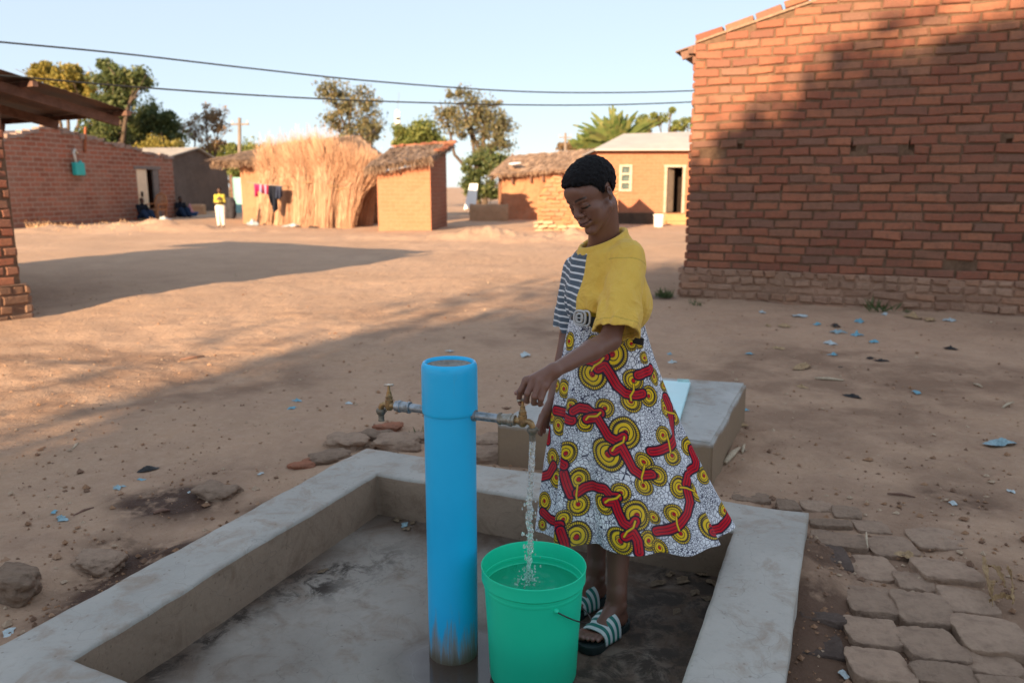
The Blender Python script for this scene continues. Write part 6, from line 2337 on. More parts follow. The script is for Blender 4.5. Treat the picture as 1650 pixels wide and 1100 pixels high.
def far_things():
    m = simple('varnished_orange_wood', (.42, .19, .08), .6, .3, 8, .25, .1)
    b = before_wall(252, 1.0)
    g = thing('wooden_armchair', b, 'wooden armchair with slatted rounded back beside the doorway', 'chair')
    a = -.25
    def W(x, y, z):
        return b + np.array([x * math.cos(a) - y * math.sin(a), x * math.sin(a) + y * math.cos(a), z])
    mb = MB(); mb.box(W(0, 0, .42), (.62, .6, .07), yaw=a); o = mb.build('seat', m, g)
    for x, y in ((-.28, -.27), (.28, -.27), (-.28, .27), (.28, .27)):
        mb = MB(); mb.bar(W(x, y, -.02), W(x * .95, y, .42), .07); mb.build('leg', m, g)
    mb = MB()
    mb.tube([W(-.27, .27, .42), W(-.29, .34, .8), W(-.2, .38, 1.02), W(0, .40, 1.1), W(.2, .38, 1.02), W(.29, .34, .8), W(.27, .27, .42)], .035, 8)
    for x in np.linspace(-.18, .18, 5): mb.tube([W(x, .28, .43), W(x * 1.05, .38, 1.04)], .02, 6)
    mb.build('backrest', m, g, smooth=True)
    for x in (-.31, .31):
        mb = MB(); mb.bar(W(x, -.30, .64), W(x, .30, .68), .07, .04); mb.bar(W(x, -.27, .42), W(x, -.28, .64), .05); mb.build('armrest', m, g)
    # turquoise sheet gate in the gap
    c = gbase(381, 43.5)
    gt = thing('sheet_gate', c, 'turquoise sheet gate in the gap left of the tan house', 'gate')
    t0, t1 = PY(374, 286, 43.5), PY(391, 320, 43.5)
    mb = MB(); n = 30
    xs = np.linspace(t0[0], t1[0], n)
    mb.grid(np.array([[(x, c[1] + .02 * math.sin(i * 1.6), z) for z in (GZ, t0[2])] for i, x in enumerate(xs)]))
    o = mb.build('gate_leaf', simple('turquoise_sheet', (.38, .62, .60), .6, .3, 2, .1, 0), gt); s = o.modifiers.new('thickness', 'SOLIDIFY'); s.thickness = .02
    mb = MB()
    for x in (t0[0] - .05, t1[0] + .05): mb.bar((x, c[1], -.05), (x, c[1], t0[2] + .15), .09)
    mb.build('gate_post', M_WOOD, gt)
    # bundle, basin and cloth by the seated person
    p = PZ(371, 352)
    p[2] = gz(p[0], p[1])
    stone('dark_sack', (p[0], p[1], p[2] + .42), (.55, .5, .95), .2, simple('dark_sackcloth', (.05, .05, .06), .9, .1), 'dark stuffed sack standing behind the person in the yellow shirt', 'sack', sq=3, rough=.12, seed=95)
    p = PZ(308, 350)
    g = thing('wash_basin', p, 'blue plastic wash bowl on the ground by the seated person at the corner', 'bowl')
    mb = MB(); mb.lathe([(.0001, .0), (.22, .0), (.34, .22), (.36, .22), (.36, .24), (.33, .235), (.21, .02), (.0001, .02)], p, n=24)
    mb.build('bowl_body', simple('blue_plastic', (.03, .11, .30), .4, .4), g, smooth=True, angle=40)
    crumple('pink_cloth', (p[0], p[1], .2), .5, simple('pink_rag', (.55, .25, .27), .9, .1), 'pink rag heaped in the blue wash bowl', 'rag', seed=301, flat=.9)
    p = PZ(320, 346)
    stone('clay_block', (p[0], p[1], .3), (.7, .4, .6), .1, plaster('orange_clay', (.52, .30, .17)), 'orange clay block right of the blue wash bowl', 'clay block', sq=6, rough=.06, seed=96)
    # pale rags at the foot of the grass bundles and near the armchair
    for k, (u, v, s, m_, lab) in enumerate(((266, 357, .55, M_PALEFILM, 'pale rag on the ground right of the wooden armchair'), (233, 356, .5, M_LEAFD, 'tan heap of husks left of the wooden armchair'), (407, 363, .6, M_PALEFILM, 'white rag by the tan wall under the washing'), (468, 366, .45, M_PALEFILM, 'bluish white rag at the foot of the bushy grass bundle'), (505, 368, .35, M_CHAR, 'dark scrap at the foot of the tall flaring bundle'))):
        q = PZ(u, v); q[2] = gz(q[0], q[1])
        crumple('rag', q, s, m_, lab, 'rag', seed=320 + k, flat=.4)


far_things()
# ================================================================ the girl at the tap
GB = PZ(975, 1000, 0)
girl = thing('person', (GB[0], GB[1], 0), 'girl in a yellow and striped shirt and patterned skirt turning on the tap', 'person')

PSI = R(49)
TL = np.array([math.cos(R(52)), -math.sin(R(52)), 0])        # her left
TF = np.array([-math.sin(R(52)), -math.cos(R(52)), 0])       # the way she faces
UP = np.array([0, 0, 1.0])
MT = np.stack([TL, -TF, UP], 1)

HC = PY(956, 316, 2.63)
M0 = np.stack([np.array([math.cos(PSI), -math.sin(PSI), 0]), np.array([math.sin(PSI), math.cos(PSI), 0]), UP], 1)


def rotx(a): return np.array([[1, 0, 0], [0, math.cos(a), -math.sin(a)], [0, math.sin(a), math.cos(a)]])
def roty(a): return np.array([[math.cos(a), 0, math.sin(a)], [0, 1, 0], [-math.sin(a), 0, math.cos(a)]])


MH = M0 @ rotx(R(28)) @ roty(R(-7))
HS = .920                                                     # head scale
def hw(x, y, z): return HC + MH @ (np.array([x, y, z], float) * .001 * HS)
def hl(V): return ((V - HC) @ MH) / (.001 * HS)


# --- landmarks (picture place, distance)
NB_ = PY(976, 402, 2.72)
SHL, SHR = PY(1014, 416, 2.59), PY(932, 430, 2.82)
ELL, WRL = PY(983, 548, 2.45), PY(893, 597, 2.27)
ELR, WRR, HNR = PY(917, 540, 2.86), PY(893, 640, 2.74), PY(882, 672, 2.70)
HIP = PY(980, 600, 2.71)
HEELN, TOEN = PZ(1005, 996, .03), PZ(944, 1036, .03)
HEELF, TOEF = PZ(972, 953, .03), PZ(912, 985, .03)
Y_T = TAP[1]


def build_body():
    f = Field(axis_pts((-.03, .40, .0022), (.40, .62, .006)), axis_pts((2.12, 2.36, .0022), (2.36, 2.48, .004), (2.48, 2.80, .0023), (2.80, 3.05, .006)),
              axis_pts((-.01, .13, .0026), (.13, .83, .008), (.83, 1.04, .0022), (1.04, 1.27, .006), (1.27, 1.68, .0022)))
    mm = .001 * HS
    E = lambda c, r, k=8, mode='add', M=None: f.ell(hw(*c), np.array(r) * mm, MH if M is None else MH @ M, k * mm, mode)
    C = lambda a, b, ra, rb, k=8, mode='add', flat=None: f.cap(hw(*a), hw(*b), ra * mm, rb * mm, k * mm, mode, None if flat is None else (MH @ np.array(flat[0], float), flat[1]))
    # skull and face
    E((0, 12, 45), (73, 94, 80))
    E((0, -42, 30), (62, 52, 58), 18)
    E((0, -36, -28), (53, 50, 70), 16)
    for s in (-1, 1):
        C((s * 49, 0, -46), (s * 12, -72, -97), 16, 14, 18)          # jaw line
        E((s * 37, -58, -18), (23, 27, 25), 16)                      # cheek
        E((s * 28, -60, -46), (21, 25, 25), 16)
    E((0, -78, -94), (17, 15, 14), 12)                               # chin
    E((0, -82, 52), (40, 16, 26), 18)                                # forehead
    for s in (-1, 1):
        C((s * 10, -93, 24), (s * 44, -80, 26), 6, 5, 9)             # brow
        E((s * 31, -104, 8), (17, 15, 10), 8, 'sub')                 # socket
        E((s * 31, -77, 6), (14.5, 13.5, 12), 3)                     # closed lid over the eye
        C((s * 19, -86, -3), (s * 43, -80, -2), 3.0, 2.5, 4)         # lower lid
    C((0, -86, 18), (0, -102, -18), 8.5, 10.5, 11)                         # nose
    E((0, -104, -23), (13.5, 12, 11), 6)
    for s in (-1, 1):
        E((s * 15, -96, -26.5), (9.5, 10.5, 8.5), 5)
        E((s * 7.5, -106, -34), (4.2, 5, 3), 2, 'sub')
    C((0, -92, -36), (0, -94, -46), 6, 7, 6)
    E((0, -86, -57), (28, 14, 20), 10)                               # muzzle
    for s in (-1, 1):
        C((0, -101, -51.5), (s * 13, -97, -51.5), 5.6, 5.0, 3)
        C((s * 13, -97, -51.5), (s * 26, -84, -53), 5.0, 2.4, 3)
        C((0, -99, -62.5), (s * 12, -95, -62), 7.0, 6.2, 3)
        C((s * 12, -95, -62), (s * 24, -84, -56), 6.2, 2.6, 3)
        C((0, -107.5, -56.5), (s * 14, -101.5, -56.5), 1.3, 1.3, 2.5, 'sub')
        C((s * 14, -101.5, -56.5), (s * 29, -85, -53.5), 1.3, 1.6, 2.5, 'sub')
        E((s * 31, -82, -52), (4, 6, 5), 5, 'sub')                   # smile dimple
    for s in (-1, 1):
        Mr = np.array([[math.cos(s * .35), -math.sin(s * .35), 0], [math.sin(s * .35), math.cos(s * .35), 0], [0, 0, 1]])
        E((s * 75.5, 10, 3), (6.5, 16, 22), 5, 'add', Mr)                # ear
        E((s * 82, 6, 6), (6, 8.5, 13), 3, 'sub', Mr)
        E((s * 78, 5, -2), (5, 6, 8), 3)
        E((s * 73, 3, -19), (5, 7, 7), 4)
    # neck, shoulders, trunk
    f.cap(hw(0, 26, -50), NB_ + np.array([0, .0, -.01]), .046, .052, .02)
    f.cap(hw(0, -20, -70), NB_ + TF * .04 - UP * .02, .022, .03, .03)
    f.cap(NB_ - UP * .04, SHL + UP * -.03, .056, .040, .03); f.cap(NB_ - UP * .04, SHR + UP * -.03, .056, .040, .03)
    ch = (SHL + SHR) / 2 - UP * .12
    f.ell(ch, (.145, .095, .17), MT, .04)
    for s in (-1, 1): f.cap(NB_ + TF * .055 + TL * .01 * s - UP * .04, NB_ + TF * .03 + TL * .12 * s - UP * .045, .008, .008, .012)
    f.ell(HIP + UP * .28, (.11, .075, .17), MT, .05)
    f.ell(HIP, (.105, .08, .12), MT, .04)
    # arms
    f.cap(SHL - UP * .02, ELL, .038, .034, .02); f.cap(ELL, ELL + (WRL - ELL) * .35, .034, .033, .01); f.cap(ELL + (WRL - ELL) * .35, WRL, .033, .0215, .01, flat=((0, 0, 1.0), .95))
    f.cap(SHR - UP * .02, ELR, .038, .034, .02); f.cap(ELR, WRR, .035, .024, .01)
    # near hand on the tap
    q = lambda u, v, d: PY(u, v, Y_T + d)
    w0 = WRL
    mcp = [q(848, 613, .000), q(860, 610, -.016), q(870, 614, -.028), q(879, 622, -.034)]
    for m_, r0, r1 in zip(mcp, (.019, .020, .019, .017), (.0115, .0118, .0112, .0102)):
        f.cap(w0 + (m_ - w0) * .05, m_, r0, r1, .008)
    f.cap(mcp[0], mcp[3], .0095, .0095, .008)
    f.cap(w0, q(862, 622, .012), .02, .014, .012)
    fin = [([mcp[0], q(838, 630, -.010), q(836.5, 641, .000), q(838, 650, .006)], (.0112, .0090, .0078, .0066)),
           ([mcp[1], q(850, 634, -.034), q(848, 645, -.020), q(850, 647, -.003)], (.0118, .0096, .0085, .0072)),
           ([mcp[2], q(861, 639, -.046), q(860, 649, -.032), q(863, 650, -.014)], (.0112, .0092, .0082, .0070)),
           ([mcp[3], q(872, 643, -.046), q(870, 651, -.034), q(873, 651, -.018)], (.0102, .0084, .0074, .0064))]
    for pts, rad in fin: f.chain(pts, rad, .0032, .006)
    f.chain([w0 + (mcp[0] - w0) * .3 + np.array([0, .014, -.006]), q(856, 624, .022), q(842, 631, .026), q(832, 632.5, .016)], (.015, .0118, .0098, .0078), .004, .01)
    # far hand hanging by the skirt
    f.cap(WRR, HNR + np.array([0, 0, .02]), .024, .026, .01, flat=((.8, -.6, 0), .7))
    hd = unit(HNR - WRR)
    for k, o_ in enumerate((-.024, -.008, .008, .022)):
        b = HNR + np.array([.6, .8, 0]) * o_ + UP * .005
        L_ = (.036, .042, .039, .030)[k]
        t1 = b + hd * L_ + TF * .006
        t2 = t1 + hd * L_ * .7 - TF * .012
        f.chain([b, t1, t2], (.0095, .0085, .0068), .003, .006)
    f.chain([WRR + hd * .03, HNR + TF * .030 + hd * -.01, HNR + TF * .032 + hd * .03], (.013, .0105, .008), .004, .008)
    # legs and feet
    for heel, toe, hipx, big in ((HEELN, TOEN, .06, 1), (HEELF, TOEF, -.06, -1)):
        d = unit((toe - heel) * np.array([1, 1, 0])); sd = np.array([-d[1], d[0], 0])
        L = np.linalg.norm((toe - heel)[:2])
        ank = heel + d * .045 + UP * .075
        knee = ank + UP * .36 + np.array([.01, .05, 0])
        f.cap(HIP + TL * hipx - UP * .05, knee, .062, .045, .03)
        f.cap(knee, knee - UP * .12, .045, .045, .03)
        f.cap(knee - UP * .12, ank + UP * .03, .045, .030, .03)
        f.cap(ank + UP * .04, ank, .030, .031, .02)
        for s in (-1, 1): f.ell(ank + sd * .030 * s + UP * .004, (.011, .011, .012), None, .008)
        f.cap(heel + d * .03 + UP * .025, heel + d * .04 + UP * .05, .030, .028, .015)
        f.cap(ank + d * .01 - UP * .01, heel + d * L * .62 + UP * .03, .032, .022, .02)
        f.cap(heel + d * L * .62 + UP * .024 + sd * .02, heel + d * L * .74 + UP * .015 + sd * .022, .020, .017, .015)
        f.cap(heel + d * L * .62 + UP * .024 - sd * .022, heel + d * L * .72 + UP * .015 - sd * .028, .018, .014, .015)
        f.cap(heel + d * .04 + UP * .02, heel + d * L * .6 + UP * .018, .029, .03, .02)
        # near side of the foot is the little toe for her left foot
        for k in range(5):
            o_ = (.030 - k * .0148) * big * -1
            fl = (1.0, .985, .955, .92, .875)[k]
            r = (.0125, .0092, .0088, .0085, .0082)[k]
            f.chain([heel + d * L * .74 + sd * o_ * .95 + UP * .014, heel + d * L * (fl - .09) + sd * o_ + UP * .018, heel + d * L * fl + sd * o_ + UP * .010], (r * 1.1, r * 1.05, r * .85), .003, .008)
    V, F = f.mesh()
    V = Field.relax(V, F, 2, .45)
    n = NB('brown_skin_tone', .46, .42)
    a = n.noise(35, 5, .6)
    col = n.mix(n.rng(a, .3, .7, .35, .65), n.attr('tone'), n.mix(1.0, n.attr('tone'), (.86, .84, .82), 'MULTIPLY'))
    n.done(col, n.bump(n.noise(260, 4, .6), .10, .002), n.rng(a, .3, .7, .36, .48), Subsurface_Weight=.06, Subsurface_Scale=.02, Subsurface_Radius=(1, .35, .2), Coat_Weight=.06, Coat_Roughness=.4)
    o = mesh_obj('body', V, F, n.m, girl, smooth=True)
    # skin tone by place: brows, lashes, lips, palms, nails; shade of recesses painted in too
    base = np.array([.198, .094, .064])
    T = np.tile(base, (len(V), 1))
    P = hl(V)
    x, y, z = P.T
    ax = np.abs(x)
    head = (np.abs(P) < 140).all(1)
    front = head & (y < -40)

    def blend(m, c, w):
        w = (np.clip(w, 0, 1) * m)[:, None]
        T[:] = T * (1 - w) + np.array(c) * w
    zb = 27 + 5.5 * np.sin(np.clip((ax - 8) / 44, 0, 1) * 2.3)
    blend(front & (ax > 8) & (ax < 54), (.030, .018, .014), sstep(5.0, 2.0, np.abs(z - zb)) * sstep(8, 16, ax) * sstep(54, 46, ax))
    zl = -1.0 - 3.4 * np.sin(np.clip((ax - 15) / 33, 0, 1) * math.pi)
    blend(front & (ax > 13) & (ax < 51), (.010, .007, .006), sstep(3.6, 2.0, np.abs(z - zl)) * sstep(14, 19, ax))
    zc = 11 - 4 * ((ax - 31) / 17) ** 2
    blend(front & (ax > 15) & (ax < 48), (.06, .03, .022), .6 * sstep(2.4, .8, np.abs(z - zc)))  # lid crease, its shade painted as a dark line
    lip = front & (ax < 27) & (y < -80)
    zu = -47 - 5.5 * (ax / 27) ** 1.5; zd = -70 + 14 * (ax / 27) ** 1.8
    blend(lip, (.16, .066, .058), sstep(0, 2.5, zu - z) * sstep(0, 2.5, z - zd) * .9)
    zm = -56.5 + 3.0 * (ax / 29) ** 2
    blend(front & (ax < 30) & (y < -76), (.020, .010, .010), sstep(2.2, .7, np.abs(z - zm)) * .95)  # shade between the lips, painted dark
    for s in (-1, 1):
        dn = np.sqrt(((x - s * 7) / 4.5) ** 2 + ((z + 33) / 3) ** 2)
        blend(front & (y < -95), (.02, .01, .009), sstep(1.3, .7, dn))  # nostril shade put into the colour
    blend(head, (.07, .033, .024), sstep(14, 5, np.sqrt((ax - 80) ** 2 + (y - 6) ** 2 * .6 + (z - 6) ** 2 * .25)) * .6)  # ear hollows darkened as painted shade
    nail = np.array([.36, .20, .16])
    for p_, r in ((q(830.5, 632, .012), .0085), (q(837, 650, .001), .0065)):
        w = sstep(r, r * .6, np.linalg.norm(V - p_, axis=1))[:, None]
        T[:] = T * (1 - w) + nail * w
    for heel, toe, hipx, big in ((HEELN, TOEN, .06, 1),):
        d = unit((toe - heel) * np.array([1, 1, 0])); sd = np.array([-d[1], d[0], 0]); L = np.linalg.norm((toe - heel)[:2])
        for k in range(5):
            o_ = (.030 - k * .0148) * big * -1
            fl = (1.0, .985, .955, .92, .875)[k]
            c = heel + d * (L * fl + .003) + sd * o_ + UP * .018
            w = sstep(.0075, .005, np.linalg.norm(V - c, axis=1))[:, None]
            T[:] = T * (1 - w) + nail * .8 * w
        c = heel + UP * .03 - d * .005
        w = sstep(.035, .01, np.linalg.norm(V - c, axis=1))[:, None] * .5
        T[:] = T * (1 - w) + np.array([.26, .15, .11]) * w
    yk = [-140, -95, -80, -62, -44, -28, -14, -6, 6, 26, 45, 80, 130]
    zk = [84, 84, 80, 72, 62, 36, 14, 8, 40, 38, -18, -46, -58]
    zh = np.interp(y, yk, zk)
    nzh = 4 * vnoise(x * .25, y * .25, z * .25, seed=8)
    blend(head & (z > -70), (.016, .013, .013), sstep(-9, 0, z - zh + nzh) * (ax > 0) * sstep(90, 80, ax) * .9)
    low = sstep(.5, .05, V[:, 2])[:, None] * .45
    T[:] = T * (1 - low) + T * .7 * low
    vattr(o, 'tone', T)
    return f


build_body()


def build_hair():
    lo, hi = HC - .15, HC + np.array([.15, .15, .18])
    f = Field(*[axis_pts((lo[k], hi[k], .0019)) for k in range(3)])
    mm = .001 * HS
    f.ell(hw(0, 13, 50), np.array([81.5, 103, 88]) * mm, MH, .01)
    f.ell(hw(0, -34, 62), np.array([65, 58, 58]) * mm, MH, .022)
    X, Y, Z = np.meshgrid(*f.ax, indexing='ij')
    P = np.stack([X, Y, Z], -1) - HC
    L = (P @ MH) / mm
    x, y, z = L[..., 0], L[..., 1], L[..., 2]
    yk = [-140, -95, -80, -62, -44, -28, -14, -6, 6, 26, 45, 80, 130]
    zk = [84, 84, 80, 72, 62, 36, 14, 8, 40, 38, -18, -46, -58]
    zh = np.interp(y, yk, zk) + 2.5 * vnoise(x * .12, y * .12, z * .12, seed=3)
    cut = (zh - z + 3.5 * vnoise(x * .3, y * .3, z * .3, seed=18)) * .45 * mm
    cut = cut.astype(np.float32); kk = .006; hh_ = np.clip(.5 - .5 * (cut - f.D) / kk, 0, 1)
    f.D = cut * (1 - hh_) + f.D * hh_ + kk * hh_ * (1 - hh_)
    f.D = f.D + (.0024 * vnoise(X * 130, Y * 130, Z * 130, seed=5) + .0016 * vnoise(X * 330, Y * 330, Z * 330, seed=6)).astype(np.float32)
    V, F = f.mesh()
    n = NB('short_natural_hair', .75, .25)
    v = n.voronoi(520, 'F1')
    col = n.mix(n.rng(v, .1, .6), (.016, .014, .016), (.005, .0045, .006))
    n.done(col, n.bump(n.math('ADD', v, n.noise(360, 5, .7)), .9, .004))
    mesh_obj('hair', V, F, n.m, girl, smooth=True)


build_hair()


# ---------------------------------------------------------------- shirt
def build_shirt():
    lo = np.array([.06, 2.30, .95]); hi = np.array([.56, 3.06, 1.42])
    ax = [axis_pts((lo[k], hi[k], .0032)) for k in range(3)]
    cN = PY(973, 390, 2.70)
    slE = PY(992, 535, 2.475); slA = PY(1012, 418, 2.60)
    srE = PY(917, 529, 2.86); srA = PY(931, 438, 2.82)
    ch = PY(973, 452, 2.70)

    RC = cN + UP * .004 + TF * .004
    RN = unit(UP + TF * .40 - TL * .14)

    def solid(off, cut):
        f = Field(*ax)
        f.ell(ch, np.array([.150, .108, .195]) - off, MT, .02)
        f.ell(PY(982, 490, 2.70), np.array([.160, .120, .125]) - off, MT, .05)
        f.ell(PY(966, 488, 2.66), np.array([.105, .085, .085]) - off, MT, .04)          # fullness tucked over the belt
        f.cap(cN - UP * .070, SHL - UP * .030, .070 - off, .058 - off, .03)
        f.cap(cN - UP * .070, SHR - UP * .030, .070 - off, .056 - off, .03)
        def above(X, Y, Z):
            px, py, pz = X - RC[0], Y - RC[1], Z - RC[2]
            h_ = px * RN[0] + py * RN[1] + pz * RN[2] + off
            # the cloth slopes away from the collar towards the shoulders
            r_ = np.sqrt(px * px + py * py)
            return np.maximum(r_ - .15, -(h_ + .45 * np.maximum(r_ - .078, 0)))
        f.op(above, RC - .2, RC + .2, .006, 'sub')
        if cut:
            def hem(X, Y, Z):
                s = (X - ch[0]) * TF[0] + (Y - ch[1]) * TF[1]
                l = (X - ch[0]) * TL[0] + (Y - ch[1]) * TL[1]
                zz = 1.050 + .30 * s - .05 * l + .012 * np.sin(l * 30) - .05 * sstep(.02, -.1, l) * sstep(0, .1, s)
                return (zz - Z) * .95
            f.op(hem, lo, hi, .006, 'and')

        def sleeve(a, b, ra, rb, ext, flat, fd):
            d = unit(b - a); Lb = np.linalg.norm(b - a)

            def fn(X, Y, Z):
                px, py, pz = X - a[0], Y - a[1], Z - a[2]
                s = px * d[0] + py * d[1] + pz * d[2]
                t = np.clip(s / Lb, 0, 1.4)
                qx, qy, qz = px - t * Lb * d[0], py - t * Lb * d[1], pz - t * Lb * d[2]
                c = (qx * fd[0] + qy * fd[1] + qz * fd[2]) * (1 / flat - 1)
                qx, qy, qz = qx + c * fd[0], qy + c * fd[1], qz + c * fd[2]
                r = ra + (rb - ra) * t ** .8 - off
                dd = np.sqrt(qx ** 2 + qy ** 2 + qz ** 2) - r
                return np.maximum(dd, s - Lb - ext) * .9
            m = max(ra, rb) + .03
            return fn, np.minimum(a, b) - m - abs(ext), np.maximum(a, b) + m + abs(ext)
        # sleeve hem slants: done by tilting the axis slightly
        fn, l, h = sleeve(slA, slE, .066, .086, 0 if cut else .03, .80, unit(np.cross(slE - slA, TL + .3 * TF)))
        f.op(fn, l, h, .012)
        fn, l, h = sleeve(srA, srE, .060, .068, 0 if cut else .03, .85, TF)
        f.op(fn, l, h, .012)
        return f
    fo = solid(0.0, True)
    X, Y, Z = np.meshgrid(*ax, indexing='ij')
    # drapery: long shallow folds that fall from shoulder and armpit
    a = (X - ch[0]) * TL[0] + (Y - ch[1]) * TL[1]
    b = (X - ch[0]) * TF[0] + (Y - ch[1]) * TF[1]
    wr = .0048 * fbm(a * 16 + Z * 5, b * 16 - Z * 4, Z * 4.5, oct=2, seed=7) + .0020 * fbm(a * 34, b * 34 + Z * 12, Z * 14, oct=2, seed=9)
    lowb = sstep(1.22, 1.08, Z)
    arm_ = PY(985, 452, 2.52)
    q1 = (Z - arm_[2]) + .55 * (a - (arm_ - ch) @ TL)
    wr = wr + .0030 * np.sin(q1 * 80 + 2.5 * fbm(a * 7, Z * 7, b * 7, oct=2, seed=14)) * sstep(.16, .03, np.sqrt((X - arm_[0]) ** 2 + (Y - arm_[1]) ** 2 + (Z - arm_[2] + .05) ** 2))
    wr = wr + .0016 * np.sin(a * 150 + 30 * Z) * sstep(1.16, 1.10, Z) * sstep(0, .06, b)
    wr = wr * (1 + .7 * lowb)
    fi = solid(.0085, False)
    D = fo.D + wr.astype(np.float32)
    Din = fi.D + wr.astype(np.float32)
    fo.D = np.maximum(D, -Din)
    # neck opening
    def hole(X, Y, Z):
        px, py, pz = X - RC[0], Y - RC[1], Z - RC[2]
        h_ = px * RN[0] + py * RN[1] + pz * RN[2]
        l_ = px * TL[0] + py * TL[1]
        s_ = px * TF[0] + py * TF[1]
        r_ = np.hypot(l_ / .070, s_ / .074) * .072 - .072
        return np.maximum(r_, -.04 - h_)
    fo.op(hole, RC - .2, RC + .2, .003, 'sub')

    # ribbed collar
    ring = []
    for ph in np.linspace(0, 2 * math.pi, 40):
        a_, b_ = TL * .073 * math.cos(ph), TF * .077 * math.sin(ph)
        c_ = a_ + b_
        ring.append(RC + c_ - UP * ((c_ @ RN) / RN[2]) - UP * .002)
    for i in range(39): fo.cap(ring[i], ring[i + 1], .0080, .0080, .006, flat=(UP, 1.6))
    V, F = fo.mesh()
    V = Field.relax(V, F, 2, .5)
    n = NB('split_jersey', .88, .15)
    k_ = n.sep(n.attr('knit', 'Vector'))
    e_ = n.sep(n.attr('edge', 'Vector'))
    yel, nav, wht = (.84, .54, .10), (.105, .14, .18), (.78, .80, .82)
    ph = n.math('FRACT', n.math('DIVIDE', k_[0], .0225))
    white = n.math('MULTIPLY', n.rng(ph, .0, .05), n.rng(ph, .34, .28))
    stripe = n.mix(white, nav, wht)
    col = n.mix(n.rng(k_[1], -.0012, .0012), stripe, yel)
    col = n.mix(n.rng(k_[2], .019, .0165), col, yel)
    col = n.mix(n.math('MULTIPLY', e_[0], .35), col, (.2, .12, .02))
    col = n.mix(n.noise(300, 3, .6), col, n.mix(1.0, col, (.86, .86, .86), 'MULTIPLY'))
    wv = n.noise(420, 3, .6)
    n.done(col, n.bump(n.math('ADD', wv, n.math('MULTIPLY', n.noise(16, 4, .55, dist=1.5), 9.0)), .45, .004), Sheen_Weight=.15)
    o = mesh_obj('shirt', V, F, n.m, girl, smooth=True)
    l = (V - cN) @ TL
    seam = .014 - .05 * (cN[2] - V[:, 2]) + .006 * np.sin((cN[2] - V[:, 2]) * 20)
    zz = V[:, 2] + .055 * (l + .1) + .006 * fbm(V[:, 0] * 9, V[:, 1] * 9, V[:, 2] * 4, oct=2, seed=12)
    rp = np.array(ring)
    dist = np.min(np.linalg.norm(V[:, None, :] - rp[None, ::2, :], axis=2), axis=1)
    d = unit(slE - slA); t = (V - slA) @ d; Ls = np.linalg.norm(slE - slA)
    near = sstep(.11, .10, np.linalg.norm(V - slA - t[:, None] * d, axis=1)) * (l > .02)
    hemline = np.maximum(sstep(.0022, .0012, np.abs(t - Ls + .018)), sstep(.0025, .0012, np.abs(t - .022)) * (l > .10)) * near
    vattr(o, 'knit', np.stack([zz, l - seam, dist], 1))
    vattr(o, 'edge', np.stack([hemline] * 3, 1))


build_shirt()


# ---------------------------------------------------------------- skirt with its printed cloth
WC = PY(976, 523, 2.70); WC[2] = 1.075
HCN = PY(1020, 862, 2.65); HCN[2] = .315


def skirt_pt(th, t):
    """th: angle round the body, t: 0 waist .. 1 hem"""
    ct, st = np.cos(th), np.sin(th)
    e = t ** 1.10
    rx = .118 + (.326 - .118) * e
    ry = .112 + (.232 - .112) * e
    fold = .042 * np.cos(8 * th + .6 + .5 * np.sin(2 * th)) + .026 * np.cos(13 * th + 2.0)
    side = sstep(-1.9, -2.5, th) + sstep(-3.2, -2.9, th) * 0
    for a, w_, A in ((-2.86, .13, .05), (-2.62, .08, -.13), (-2.42, .12, .06), (-2.10, .09, -.07), (-1.85, .15, .03), (-1.2, .25, .015), (-.75, .12, -.035), (-.35, .14, .02)):
        fold = fold + A * np.exp(-((th - a) / w_) ** 2)
    fold = 1.45 * fold * t ** .85 + .02 * np.cos(26 * th + 1.5 * np.sin(3 * th)) * np.exp(-t * 3) * sstep(0, .05, t)
    tc = t ** 1.65
    c = [WC[0] * (1 - tc) + HCN[0] * tc, WC[1] * (1 - t) + HCN[1] * t, WC[2] * (1 - t) + HCN[2] * t]
    x = c[0] + rx * (1 + fold) * ct
    y = c[1] + ry * (1 + fold) * st
    z = c[2] + .012 * np.sin(3 * th + 1) * t + .018 * np.sin(th * 1.0 + .3) * (1 - t) + .006 * np.cos(9 * th + .6) * t
    return x, y, z


